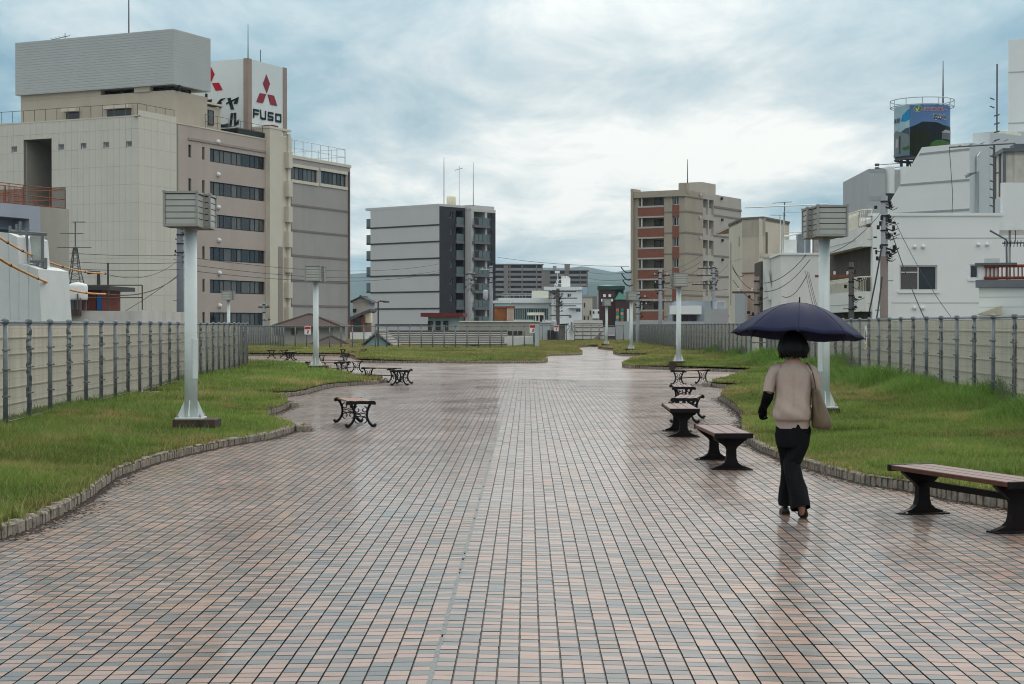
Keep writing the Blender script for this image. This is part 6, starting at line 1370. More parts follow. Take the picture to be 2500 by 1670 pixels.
for k in range(12): a = 2*math.pi*k/12+.3; mb.tube([(BR*.9*math.cos(a),BR*.9*math.sin(a),3.2+BH+.02),(R2*math.cos(a),R2*math.sin(a),3.2+BH+.02),(R2*math.cos(a),R2*math.sin(a),3.2+BH+.62)], .04, 4)
mb.obj('walkway_rail', mat('pale_railing',(0.45,0.5,0.52),0.5), drum)
mb = MB()
for k in range(6):
    a = 2*math.pi*k/6; b_ = a+1.0; mb.tube([(BR*.75*math.cos(a),BR*.75*math.sin(a),-3),(BR*.75*math.cos(a),BR*.75*math.sin(a),3.25)], .14, 5); mb.tube([(BR*.75*math.cos(a),BR*.75*math.sin(a),-.6),(BR*.75*math.cos(b_),BR*.75*math.sin(b_),3.1)], .08, 4)
mb.tube([(BR*.95*math.cos(2*math.pi*k/30),BR*.95*math.sin(2*math.pi*k/30),3.0) for k in range(31)], .12, 5); mb.obj('steel_stand', mat('stand_steel',(0.13,0.115,0.11),0.6), drum)
mb = MB(); a = dang(1290); mb.tube([(BR*.8*math.cos(a),BR*.8*math.sin(a),3.2+BH),(BR*.8*math.cos(a),BR*.8*math.sin(a),dz(270))], [.09,.03], 5); mb.obj('lightning_rod', RAILM, drum)
for y in (1052,1080): mb = MB(); u = -BR*1.5; mb.tube([(-BR*.8,-.5,dz(y)),(u-.3,-.6,dz(y)-.15)], .03, 4); mb.cbox((u-.45,-.6,dz(y)-.15),(.35,.3,.22)); mb.obj('floodlight', RAILM, drum)
# ------------------------------------------------------------------ house with rusty balcony at the right edge
b15 = Bld('sided_house', 'white lap-sided house with a rusty red balcony rail at the right edge', 'house', K(12,1420)[0], 50, 16)
f15 = b15.face('f'); ue = f15.px(2660,700)[0]; z15 = f15.px(*K(12,1450,1085))[1]; b15.box('core', (0,.03,0), (ue,7,z15), WHJ)
mb = MB(); zz = z15-.30
k = 0
while zz > 0: mb = MB(); f15.quad(mb, 0, ue, zz+.008, zz+.295, -.02, .012); mb.obj('siding_board', WH, b15.root); zz -= .30; k += 1
f15.box('eave_band', (-.1,ue,z15,z15+.22), -.5, .14, mat('slate_band',(0.16,0.17,0.19),0.7)); b15.box('side_pier', (-.02,-.02,z15), (.55,1.6,f15.px(*K(12,1450,825))[1]), WH); b15.box('pier_cap', (-.12,-.12,f15.px(*K(12,1450,825))[1]), (1.1,1.7,f15.px(*K(12,1450,795))[1]), TKF); b15.box('cowl', (.15,.4,f15.px(*K(12,1450,795))[1]), (.6,1.1,f15.px(*K(12,1450,735))[1]), ALUF)
q0 = f15.px(*K(12,1485,0))[0]; zr0 = z15+.24; zr1 = f15.px(*K(12,1490,835))[1]
mb = MB()
for z in (zr0+.03, zr1): mb.tube([(q0,-.06,z),(ue,-.06,z)], .05, 5)
n = int((ue-q0)/.115)
for i in range(n): x = q0+(ue-q0)*(i+.5)/n; mb.tube([(x,-.06,zr0),(x+random.uniform(-.01,.01),-.06,zr1)], .020, 4)
mb.obj('balcony_railing', mat('flaking_red_rail',(0.20,0.050,0.028),0.85,var=0.5,scale=9), b15.root)
px_poly(b15, f15, [(1395,1412),(1690,1310),(1696,1420),(1520,1420)], .1, 1.1, mat('beige_awning',(0.50,0.45,0.33),0.7), 'awning', 12)
c15 = Bld('roof_canopy', 'pale gutter canopy on a post above the rusty balcony', 'canopy', K(12,1665)[0], 53, 16, zb=GZ+z15+.2)
fc = c15.face('f'); cz = fc.px(*K(12,1665,370))[1]; c15.box('canopy_roof', (0,-.3,cz-.1), (6,3,cz+.12), WVENT); c15.box('post', (fc.px(*K(12,1778,0))[0],0,0), (fc.px(*K(12,1804,0))[0],.22,cz-.1), mat('taupe_post',(0.32,0.30,0.27),0.6))
mb = MB(); u = fc.px(*K(12,1768,0))[0]; mb.tube([(u-.55,-.1,cz-.1),(u-.05,-.1,cz-.4),(u-.02,-.1,-.0)], .035, 5); mb.obj('drainpipe', TKF, c15.root)
mb = MB(); u = fc.px(*K(12,1858,0))[0]; mb.tube([(u,0,cz-.1),(u,0,fc.px(*K(12,1858,540))[1])], .012, 4); zz = fc.px(*K(12,1858,555))[1]; mb.tube([(u-.4,0,zz),(6,0,zz)], .02, 4)
for k in range(16): mb.tube([(u-.35+k*.1,0,zz-.12),(u-.33+k*.1,0,zz+.08)], .016, 3)
mb.obj('clothes_hanger', DARKF, c15.root)
# ------------------------------------------------------------------ cream stained building and its neighbours
STC = mat('stained_cream_render', (0.60,0.545,0.45), 0.8, var=0.08, scale=0.5, streak=0.45, stain=(0.40,0.35,0.29)); STD = mat('weathered_beige_render', (0.50,0.435,0.36), 0.85, var=0.12, scale=0.5, streak=0.55, stain=(0.24,0.205,0.17)); PINK = mat('faded_pink_render', (0.52,0.40,0.33), 0.85, var=0.08, scale=0.6, streak=0.2)
def P2(c, d): p = at(K(11,c)[0], HY, d); return Vector((p.x,p.y,0))
A, Bk, Bp, Cp = P2(375,120), P2(205,127.5), P2(640,118.7), P2(975,124.6); zA = at(K(11,375)[0], K(11,0,185)[1], 120).z-GZ
b6 = thing('cream_building', 'weathered cream building with dark rain stains under its flat roof', 'building', (A.x,A.y,GZ))
def wallq(p, q, z0, z1, m, name, off=0, par=None):
    d = (q-p).normalized(); n = Vector((d.y,-d.x,0)); mb = MB(); p_ = p-A+n*off; q_ = q-A+n*off; i = n*-.3
    mb.add([p_+Vector((0,0,z0)), q_+Vector((0,0,z0)), q_+Vector((0,0,z1)), p_+Vector((0,0,z1)), p_+i+Vector((0,0,z0)), q_+i+Vector((0,0,z0)), q_+i+Vector((0,0,z1)), p_+i+Vector((0,0,z1))], [(0,1,2,3),(5,4,7,6),(1,5,6,2),(4,0,3,7),(3,2,6,7)]); return mb.obj(name, m, par or b6)
wallq(Bk, A, 0, zA-.0, STC, 'wall'); wallq(A, Bp, 0, zA, STD, 'wall'); wallq(Bp, Cp, 0, zA, STC, 'wall')
mb = MB(); c_ = [(p-A) for p in (Bk, A, Bp, Cp, Cp+Vector((-2,9,0)), Bk+Vector((0,9,0)))]; mb.prism([(p.x,p.y) for p in c_][::1], zA-.2, zA-.03); mb.obj('roof_slab', STD, b6)
for p, q in ((Bk,A),(A,Bp),(Bp,Cp)): wallq(p, q, zA-.02, zA+.12, mat('dark_roof_edge',(0.17,0.155,0.14),0.8), 'roof_edge', .06)
def zz6(y): return at(K(11,375)[0], K(11,0,y)[1], 120).z-GZ
wallq(A, Bp, zA-1.3, zA-.05, mat('mildew_streaked_render', (0.40,0.35,0.29), 0.85, var=0.15, scale=0.9, streak=0.95, stain=(0.07,0.065,0.06)), 'stained_parapet', .012)
r1, r2 = Bp.lerp(Cp,.02), Bp.lerp(Cp,.17); wallq(r1, r2, zz6(640), zz6(355), mat('painted_slot_shade',(0.15,0.125,0.10),0.9), 'window_slot', .01)  # flat dark panel; the shade of the slot recess is in its colour
wallq(A.lerp(Bp,.02), A.lerp(Bp,.98), 0, zz6(868), PINK, 'pink_base', .02); wallq(A.lerp(Bp,.02), A.lerp(Bp,.5), 0, zz6(1105), GP, 'grey_shed', .9); wallq(A.lerp(Bp,.0), A.lerp(Bp,1), zz6(875), zz6(868), RUST, 'pipe_run', .1)
for t, y0_, y1_ in ((.12,1270,425),(.75,520,390)): p = Bk.lerp(A,t); q = Bk.lerp(A,t+.08); wallq(p, q, zz6(y0_), zz6(y1_), mat('slot_window',(0.33,0.29,0.24),0.8), 'slot_window', .012)
wallq(Bk, A, zz6(690), zz6(680), STD, 'joint_line', .008)
b16 = Bld('white_wall_block', 'plain white block with a railed roof of air conditioners behind the second right lamp', 'building', K(11,868)[0], 104, 3)
f16 = b16.face('f'); ue = f16.px(*K(11,1500,0))[0]; z16 = f16.px(*K(11,900,638))[1]; b16.box('wall', (0,0,0), (ue,8,z16), WH2); b16.box('roof_edge', (-.1,-.1,z16), (ue,8,z16+.12), WH)
railing(b16, 'roof_railing', [(.2,.3,z16+.1),(ue-.2,.3,z16+.1)], 2.6, mat('pale_railing',(0.45,0.5,0.52),0.5), 1.4, (1.0,.5), .03)
for k in range(7): x = .3+k*.95; b16.box('ac_unit', (x,1+.6*(k%2),z16+.12), (x+.8,1.9+.6*(k%2),z16+1.0+.5*(k%3)), (WVENT, mat('grey_duct',(0.25,0.28,0.30),0.4), mat('taupe_unit',(0.3,0.27,0.26),0.6))[k%3])
mb = MB()
for k in range(6): mb.tube([(.3+k*1.1,1.2,z16+1.2+.2*(k%3)),(1.8+k*1.1,1.6,z16+1.5+.15*(k%2))], .06, 5)
mb.tube([(-2.2,.5,z16+3.0),(3,.5,z16+3.2)], .04, 4); mb.obj('roof_pipes', WVENT, b16.root)
mb = MB(); mb.tube([(3.2,2,z16+.1),(3.2,2,z16+1.5),(3.6,2,z16+1.9),(4.0,2,z16+1.5),(4.0,2,z16+.1)], .18, 8); mb.obj('duct_bend', mat('bright_duct',(0.5,0.52,0.53),0.3,metal=.5), b16.root)
b17 = Bld('stair_annex', 'grey white annex with a dark opening and slanting slab between cream and white blocks', 'building', K(11,640)[0], 110, 3)
f17 = b17.face('f'); ue = f17.px(*K(11,868,0))[0]; z17 = f17.px(*K(11,640,672))[1]; op = f17.rect(K(11,745,1015), K(11,862,1178))
f17.wall('wall', (0,ue,0,z17), [op], 1.5, WH2); b17.box('core', (0,1.5,0), (ue,6,z17-.2), DKIN); f17.box('coping', (-.2,ue,z17-.02,z17+.25), -.3, .1, STD)
railing(b17, 'roof_railing', [(1.4,.2,z17+.2),(ue,.2,z17+.2)], 2.5, IVR, .9, (1.0,), .025)
px_poly(b17, f17, [(650,840),(700,840),(770,1215),(715,1215)], 0, .5, WH, 'slanting_slab', 11); f17.box('window_sill', (op[0],op[1],op[2]-.15,op[2]), -.2, .12, GBAND)
b18 = Bld('low_blue_building', 'low blue grey building with dark air conditioner bays behind the middle lamp', 'building', K(7,465)[0], 172, 2)
f18 = b18.face('f'); ue = f18.px(*K(7,775,0))[0]; z18 = f18.px(*K(7,500,1028))[1]; BL_ = mat('blue_grey_sheet',(0.30,0.34,0.38),0.6,var=0.06,scale=0.8); b18.box('wall', (0,.6,0), (ue,8,z18), BL_)
q = f18.rect(K(7,467,1135), K(7,668,1185)); b18.box('eave', (-.3,-.6,q[3]), (q[1]+.3,.6,q[3]+.9), WH); 
for k in range(3): a = q[0]+(q[1]-q[0])*k/3; f18.box('machine_bay', (a+.12,a+(q[1]-q[0])/3-.12,q[2]-1,q[3]-.1), -.6, -.3, DKIN)
b18.box('plinth', (-6,-1.2,0), (ue+2,-.7,f18.px(*K(7,500,1192))[1]), GP)
b19 = Bld('pale_side_building', 'small pale building with a bluish balcony left of the cream building', 'building', K(7,765)[0], 140, 2)
f19 = b19.face('f'); ue = f19.px(*K(7,905,0))[0]; z19 = f19.px(*K(7,800,1090))[1]; b19.box('wall', (0,0,0), (ue,6,z19), GP); q = f19.rect(K(7,815,1025), K(7,885,1085)); b19.box('balcony', (q[0],.5,z19), (q[1],3,z19+(q[3]-q[2])), mat('bluish_panel',(0.42,0.47,0.52),0.6)); railing(b19, 'balcony_railing', [(q[0],.4,z19),(q[1],.4,z19)], q[3]-q[2], WVENT, .5, (1.0,), .03)
# ------------------------------------------------------------------ low town between the big blocks
ROOFB = mat('brown_tile_roof', (0.055,0.036,0.030), 0.8, var=0.25, scale=2.0); ROOFG = mat('grey_tile_roof', (0.23,0.22,0.205), 0.85, var=0.15, scale=1.5); TEAL = mat('pale_teal_board', (0.42,0.60,0.65), 0.7, var=0.06, scale=1)
HOUSEW = mat('house_plaster', (0.45,0.41,0.38), 0.85, var=0.08, scale=0.8, streak=0.2)
def rows_roof(name, a, b, c, d, n, m, parent, t=.05):    # a-b eave, d-c ridge; n overlapping courses
    a, b, c, d = map(Vector, (a, b, c, d)); nrm = (b-a).cross(d-a).normalized()
    if nrm.z < 0: nrm = -nrm
    for i in range(n):
        p, q, r_, s_ = a.lerp(d, i/n), b.lerp(c, i/n), b.lerp(c, (i+1.02)/n), a.lerp(d, (i+1.02)/n); mb = MB()
        mb.add([p+nrm*t, q+nrm*t, r_+nrm*t*.15, s_+nrm*t*.15, p, q], [(0,1,2,3),(4,5,1,0)]); mb.obj(name, m, parent)
def hip_house(label, px0, px1, ye, ya, yb, d, m_roof, m_wall, apex=(.35,.6), wins=(), depth=8.0, over=.6):
    b = Bld('house', label, 'house', px0, d, 2); f = b.face('f'); u1, ze = f.px(px1, ye); za = f.px(px0, ya)[1]
    b.box('wall', (over,over,0), (u1-over,depth-over,ze), m_wall)
    x0, x1 = u1*apex[0], u1*apex[1]; ym = depth/2; r_ = MB(); e0 = ze-.05
    P_ = [(0,0,e0),(u1,0,e0),(u1,depth,e0),(0,depth,e0),(x0,ym,za),(x1,ym,za)]
    r_.add(P_, [(0,1,5,4),(1,2,5),(2,3,4,5),(3,0,4),(3,2,1,0)]); ro = r_.obj('roof', m_roof, b.root)
    mb = MB()
    for a_, c_ in ((0,4),(1,5),(4,5)): mb.tube([P_[a_], P_[c_]], .10, 5)
    mb.obj('ridge_tiles', m_roof, ro)
    mb = MB(); mb.box((-.02,-.02,e0-.18),(u1+.02,.12,e0-.002)); mb.obj('eave_board', mat('eave_board',(0.10,0.08,0.07),0.7), b.root)
    for (a_, y0_, c_, y1_) in wins: q = Face(b,'f',over).rect((a_,y0_),(c_,y1_)); Face(b,'f',over).window(q, -.05, 2, DARKF, .06, pb=0)
    return b
hip_house('house with a brown hipped roof in front of the dark grey wing', K(4,705)[0], K(4,1222)[0], K(4,0,1362)[1], K(4,0,1277)[1], 850, 128, ROOFB, HOUSEW, (.40,.46), ((*K(4,852,1385),*K(4,892,1432)),(*K(4,722,1385),*K(4,785,1440))))
hip_house('low brown hipped roof just behind the far fence', K(4,925)[0], K(4,1345)[0], K(4,0,1530)[1], K(4,0,1450)[1], 850, 119, ROOFB, HOUSEW, (.42,.46), (), 6)
def gable_house(label, px0, px1, ye, ya, d, m_front, m_roof, m_wall, depth=7.0, cat='house', trim=None):
    b = Bld('house', label, cat, px0, d, 2); f = b.face('f'); u1, ze = f.px(px1, ye); za = f.px(px0, ya)[1]; xm = u1/2
    b.box('wall', (.5,.35,0), (u1-.5,depth,ze+.02), m_wall); mb = MB(); mb.extr([(.35,ze),(u1-.35,ze),(xm,za-.12)], (0,.3,0), (1,0,0), (0,0,1), (0,.06,0)); mb.obj('gable_board', m_front, b.root)
    for s_ in (0,1):
        a, c = ((0,0,ze),(xm,0,za)) if s_ == 0 else ((u1,0,ze),(xm,0,za)); n_ = 5
        for i in range(n_):
            p, q = Vector(a).lerp(Vector(c), i/n_), Vector(a).lerp(Vector(c), (i+1.03)/n_); mb = MB(); v = [p+Vector((0,-.1,.10)), q+Vector((0,-.1,.03)), q+Vector((0,depth,.03)), p+Vector((0,depth,.10))]; v += [t-Vector((0,0,.12)) for t in v]
            mb.add(v, [(0,1,2,3),(7,6,5,4),(0,4,5,1),(3,2,6,7),(0,3,7,4),(1,5,6,2)]); mb.obj('roof_course', m_roof, b.root)
    mb = MB(); mb.tube([(xm,-.15,za+.08),(xm,depth,za+.08)], .13, 6); mb.obj('ridge_tiles', m_roof, b.root)
    return b
gable_house('low house with a pale teal gable behind the far fence', K(5,50)[0], K(5,335)[0], K(5,0,1522)[1], K(5,0,1412)[1], 116, TEAL, ROOFG, TEAL)
g2 = gable_house('beige gabled house between the dark grey wing and the apartment block', K(4,1290)[0], K(4,1470)[0], K(4,0,1185)[1], K(4,0,1142)[1], 215, HOUSEW, mat('dark_slate_roof',(0.09,0.09,0.095),0.7), HOUSEW)
Face(g2,'f',.34).window(Face(g2,'f',.34).rect(K(4,1322,1235),K(4,1350,1262)), -.05, 1, DARKF, .1)
b20 = Bld('brown_house', 'brown and white house with a dark lean-to roof left of the apartment block', 'house', K(4,1300)[0], 180, 2); f20 = b20.face('f'); ue = f20.px(*K(4,1412,0))[0]; z0_ = f20.px(*K(4,1300,1415))[1]; z1_ = f20.px(*K(4,1300,1295))[1]
b20.box('lower_wall', (0,0,0), (ue,6,z0_), WH); b20.box('upper_wall', (0,.02,z0_), (ue,6,z1_), mat('rust_brown_wall',(0.15,0.065,0.045),0.8)); px_poly(b20, f20, [(1300,1300),(1455,1235),(1455,1255),(1300,1325)], -6, .3, mat('dark_slate_roof',(0.09,0.09,0.095),0.7), 'roof', 4); f20.box('window_band', (.4,ue-.4,z0_+.1,z0_+1.6), -.05, .03, GLASS); q = f20.rect(K(4,1398,1265),K(4,1455,1342)); b20.box('tank', (q[0],.5,q[2]), (q[1],2,q[3]), mat('cream_tank',(0.75,0.68,0.52),0.5))
# long grey roof behind the fence, hut with a red roof, dark strip of wall
b21 = Bld('long_roofed_shed', 'long shed with a grey ribbed roof right behind the far fence', 'shed', K(5,215)[0], 121, 0); f21 = b21.face('f'); ue = f21.px(*K(5,1235,0))[0]; ze = f21.px(*K(5,300,1512))[1]; zr_ = f21.px(*K(5,300,1408))[1]
b21.box('wall', (.3,.6,0), (ue-.3,6.4,ze), mat('dark_brown_wall',(0.05,0.030,0.025),0.8)); rows_roof('roof_course', (-.1,0,ze), (ue,0,ze), (ue,2.0,zr_), (-.1,2.0,zr_), 6, ROOFG, b21.root, .10); b21.box('ridge', (-.1,1.9,zr_-.05), (ue,2.3,zr_+.12), mat('dark_ridge',(0.08,0.08,0.08),0.7)); b21.box('gable_end', (ue-.2,.2,ze-.9), (ue+1.9,3.5,ze+.6), WH2)
b22 = Bld('red_roofed_hut', 'small glazed hut with a thin red roof in front of the apartment block', 'hut', K(5,575)[0], 150, 3); f22 = b22.face('f'); ue = f22.px(*K(5,850,0))[0]; z0_ = f22.px(*K(5,600,1285))[1]
b22.box('wall', (.3,.4,0), (ue-.3,4,z0_), mat('pale_blue_wall',(0.42,0.47,0.48),0.7)); b22.box('roof', (-.3,-.4,z0_), (ue+.4,4.4,z0_+.35), mat('dark_red_roof',(0.16,0.03,0.035),0.6))
for k in range(3): q = f22.rect(K(5,600+k*62,1318),K(5,640+k*62,1392)); Face(b22,'f',.4).window(q, -.05, 2, DARKF, .07, pb=.5)
b23 = Bld('concrete_wall', 'long low concrete parapet wall in front of the containers', 'wall', K(5,845)[0], 165, 0); f23 = b23.face('f'); ue = f23.px(*K(6,665,0))[0]; b23.box('wall', (0,0,0), (ue,4,f23.px(*K(5,900,1328))[1]), CONC2); b23.box('coping', (-.1,-.15,f23.px(*K(5,900,1328))[1]), (ue,4,f23.px(*K(5,900,1318))[1]), WH2)
for x in range(3): q = f23.rect(K(6,225+x*70,1165), K(6,280+x*70,1215)); f23.window(q, -.05, 2, DARKF, .08, pb=0)
CONT = mat('rusty_orange_container', (0.30,0.12,0.05), 0.8, var=0.4, scale=1.2, streak=0.5, stain=(0.12,0.04,0.02)); CONP = mat('pale_striped_container', (0.52,0.42,0.33), 0.8, var=0.15, scale=1.5, streak=0.6, stain=(0.22,0.09,0.04))
for k_, (x0, x1, y0, y1, m, lab) in enumerate(((40,203,850,1035,CONT,'rust stained orange container on the roof beside the apartment block'),(207,302,848,1030,CONP,'pale container with rust streaks right of the orange one'))):
    b = Bld('container', lab, 'container', K(6,x0)[0], 178, 1, 'rusty containers on the far roof', zb=at(0,K(6,0,y1)[1],178).z); f_ = b.face('f'); u, z = f_.px(*K(6,x1,y0)); b.box('body', (0,0,0), (u,2.4,z), m); b.box('roof', (-.1,-.1,z), (u+.1,2.5,z+.18), RUST)
    n = max(3, int(u/.45))
    for i in range(n): b.box('rib', (u*(i+.2)/n,-.06,.1), (u*(i+.55)/n,0,z-.1), m)
b24 = Bld('teal_box', 'pale teal flat-roofed box behind the containers', 'building', K(6,40)[0], 190, 1); f_ = b24.face('f'); u, z = f_.px(*K(6,232,785)); b24.box('wall', (0,0,0), (u,4,z), TEAL); b24.box('roof_edge', (-.2,-.2,z), (u+.2,4,z+.3), WH2)
# white town houses in the middle
b25 = Bld('white_low_building', 'low white flat-roofed building with a dark band of windows in the middle distance', 'building', K(6,115)[0], 400, 0); f25 = b25.face('f'); ue = f25.px(*K(6,892,0))[0]; z0_ = f25.px(*K(6,115,780))[1]; z1_ = f25.px(*K(6,115,715))[1]
q = f25.rect(K(6,300,855), K(6,778,1015)); f25.wall('wall', (0,ue,0,z0_), [q], .4, WH2); b25.box('core', (0,.4,0), (ue,9,z0_-.2), DKIN); b25.box('roof', (-.4,-.9,z0_), (ue+.3,9,z1_), WH)
f25.window(q, .3, [k/16 for k in range(1,16)], mat('pale_teal_frame',(0.30,0.40,0.40),0.6), .12, pb=.4)
b25.box('roof_hut', (f25.px(*K(6,555,0))[0],2,z1_), (f25.px(*K(6,782,0))[0],6,f25.px(*K(6,600,612))[1]), mat('cream_white_wall',(0.62,0.61,0.52),0.8)); railing(b25, 'roof_railing', [(.5,1.5,z1_),(f25.px(*K(6,550,0))[0],1.5,z1_)], 1.2, GBAND, 1.5, (1.0,.5), .05)
b26 = Bld('white_town_house', 'white four-storey town house with scattered small windows in the middle distance', 'building', K(6,888)[0], 390, 3); f26 = b26.face('f'); ue = f26.px(*K(6,1240,0))[0]; zt_ = f26.px(*K(6,888,560))[1]
ws = [f26.rect(K(6,a,b_), K(6,c,d)) for a, b_, c, d in ((1035,655,1090,706),(1055,945,1096,992),(1155,862,1216,906))]
f26.wall('wall', (0,ue,0,zt_), ws, .3, WH); b26.box('core', (0,.3,0), (ue,9,zt_-.2), DKIN); b26.box('roof', (f26.px(*K(6,715,0))[0],-.5,zt_-.8), (ue,9,zt_), WH); b26.box('overhang_wall', (f26.px(*K(6,820,0))[0],.5,0), (0,8,zt_-.8), WH2); f26.box('dark_opening', (f26.px(*K(6,825,0))[0],f26.px(*K(6,900,0))[0],f26.px(*K(6,820,655))[1],zt_-.85), -.3, .2, DKIN)
for q in ws: f26.window(q, .2, 2, ALUF, .1, pb=.2)
f26.box('canopy', (f26.px(*K(6,1055,0))[0],f26.px(*K(6,1216,0))[0],f26.px(*K(6,1055,858))[1],f26.px(*K(6,1055,848))[1]), 0, .8, GBAND); z = f26.px(*K(6,1000,790))[1]; f26.box('string_course', (0,ue,z-.1,z+.1), 0, .08, WHJ)
q = f26.rect(K(6,950,430), K(6,1070,540)); b26.box('roof_plant', (q[0],3,q[2]-.6), (q[1],6,q[3]), WVENT); mb = MB(); x = f26.px(*K(6,890,0))[0]
xe = f26.px(*K(6,855,0))[0]
for a_ in (0,.35): mb.tube([(xe+a_,3,zt_),(xe+a_+.7,3,q[3]-.5),(q[0],3,q[3]-.5)], .07, 4)
mb.tube([(xe,3,zt_+.6),(q[0],3,zt_+.9)], .05, 4); sq_ = f26.rect(K(6,862,338),K(6,928,370)); mb.box((sq_[0],3,sq_[2]),(sq_[1],3.4,sq_[3])); mb.tube([((sq_[0]+sq_[1])/2,3.2,zt_),((sq_[0]+sq_[1])/2,3.2,sq_[2])], .06, 4); mb.obj('roof_frame', WVENT, b26.root)
for k in range(5): mb = MB(); mb.lathe((q[0]+.1+k*.36,4.4,q[3]-.1), [(.10,0),(.10,.35),(.15,.4),(.05,.5)], 8); mb.obj('roof_vent', WVENT, b26.root)
b27 = Bld('cream_narrow_house', 'narrow cream house with slit windows right of the white town house', 'building', K(6,1228)[0], 405, 2); f27 = b27.face('f'); ue = f27.px(*K(6,1380,0))[0]; zt_ = f27.px(*K(6,1230,700))[1]; b27.box('wall', (0,0,0), (ue,8,zt_), STC); b27.box('roof', (-.1,-.2,zt_), (ue+.1,8,zt_+.35), GBAND); z = f27.px(*K(6,1230,955))[1]; f27.box('joint_line', (0,ue,z-.1,z+.1), 0, .05, STD)
for a, b_, c, d in ((1262,780,1280,840),(1342,885,1360,945),(1262,965,1282,1050),(1315,965,1330,1050)): q = f27.rect(K(6,a,b_),K(6,c,d)); f27.window(q, -.06, 1, DARKF, .08, pb=0)
b28 = Bld('pale_blue_tower', 'slim pale blue building peeping behind the white town house', 'building', K(6,1240)[0], 640, 1); f_ = b28.face('f'); u, z = f_.px(*K(6,1312,562)); b28.box('wall', (-6,0,0), (u,10,z), mat('pale_blue_sheet',(0.34,0.44,0.52),0.7)); [b28.box('floor_line', (-6,-.1,z-3*k-.2), (u,0,z-3*k), GBAND) for k in range(1,8)]
b29 = Bld('grey_mid_house', 'grey apartment slice left of the brown brick building', 'building', K(6,1372)[0], 560, 1); f_ = b29.face('f'); u, z = f_.px(*K(6,1440,690)); b29.box('wall', (0,0,0), (u,10,z), FAR); b29.box('side_wing', (u,1,0), (f_.px(*K(6,1465,0))[0],8,f_.px(*K(6,1440,820))[1]), GP)
b30 = Bld('white_small_house', 'small white house with two square windows beside the brown brick building', 'house', K(6,1378)[0], 420, 1); f_ = b30.face('f'); u, z = f_.px(*K(6,1472,870)); b30.box('wall', (0,0,0), (u,6,z), WH); b30.box('eave', (-.2,-.3,f_.px(*K(6,1378,995))[1]-.15), (u+.1,0,f_.px(*K(6,1378,995))[1]+.15), GBAND)
for a in (1385,1452): q = f_.rect(K(6,a,895),K(6,a+22,928)); f_.window(q, -.05, 1, DARKF, .1, pb=0)
f_.box('shop_glass', (.3,u-.3,f_.px(*K(6,1378,1060))[1],f_.px(*K(6,1378,1010))[1]), -.05, .04, BGL)
BRB = mat('dark_brown_brick', (0.070,0.032,0.028), 0.85, var=0.15, scale=1.2); GRN = mat('green_metal_roof', (0.035,0.16,0.115), 0.5, var=0.15, scale=0.8)
b31 = Bld('brown_brick_building', 'dark brown brick building with green hipped roofs and coloured banners', 'building', K(6,1470)[0], 450, 2); f31 = b31.face('f'); ue = f31.px(*K(6,1808,0))[0]; u2 = f31.px(*K(6,1692,0))[0]; u3 = f31.px(*K(6,1885,0))[0]; zt_ = f31.px(*K(6,1470,600))[1]; zt2 = f31.px(*K(6,1700,738))[1]
b31.box('wall', (0,0,0), (u2,10,zt_), BRB); b31.box('wall', (u2,1,0), (ue,10,zt_), BRB); b31.box('eave', (-.3,-.3,zt_), (ue+.3,10.3,zt_+1.0), mat('dark_green_eave',(0.02,0.06,0.05),0.6)); b31.box('low_wall', (u2,-3,0), (u3,1,zt2), BRB)
def pyr(b, x0, x1, y0, y1, z0, z1, m, name, ax=.5):
    mb = MB(); xm, ym = x0+(x1-x0)*ax, (y0+y1)/2; mb.add([(x0,y0,z0),(x1,y0,z0),(x1,y1,z0),(x0,y1,z0),(xm,ym,z1)], [(0,1,4),(1,2,4),(2,3,4),(3,0,4)]); return mb.obj(name, m, b.root)
pyr(b31, -.3, u2+.6, -.3, 10, zt_+1.0, f31.px(*K(6,1600,528))[1], GRN, 'roof'); pyr(b31, u2, ue+.3, 1, 10, zt_+1.0, f31.px(*K(6,1700,545))[1], GRN, 'roof'); pyr(b31, u2-.2, u3+.3, -3.3, 1, zt2, f31.px(*K(6,1770,632))[1], GRN, 'low_roof', .3)
for x, y in ((1544,682),(1617,682),(1516,745),(1565,745),(1595,745),(1643,745)):
    u, z = f31.px(*K(6,x,y)); f31.box('white_square_panel', (u-.36,u+.36,z-.37,z+.37), -.05, .2, mat('bright_white_panel',(0.85,0.85,0.85),0.4))  # plain bright white squares
cols = [(0.45,0.17,0.06),(0.02,0.22,0.22),(0.50,0.33,0.14),(0.03,0.28,0.24),(0.42,0.12,0.05)]
for j, x in enumerate((1722,1784)):
    for k in range(5):
        u, z = Face(b31,'f',-3).px(*K(6,x,880+k*48)); Face(b31,'f',-3).box('banner', (u-.40,u+.40,z-.42,z+.42), 0, .15, mat('banner_%d' % ((k+j)%5), cols[(k+j)%5], 0.6))
u, z = Face(b31,'f',-3).px(*K(6,1866,960)); Face(b31,'f',-3).box('white_banner', (u-.3,u+.3,z-1.9,z+1.9), 0, .15, WVENT)
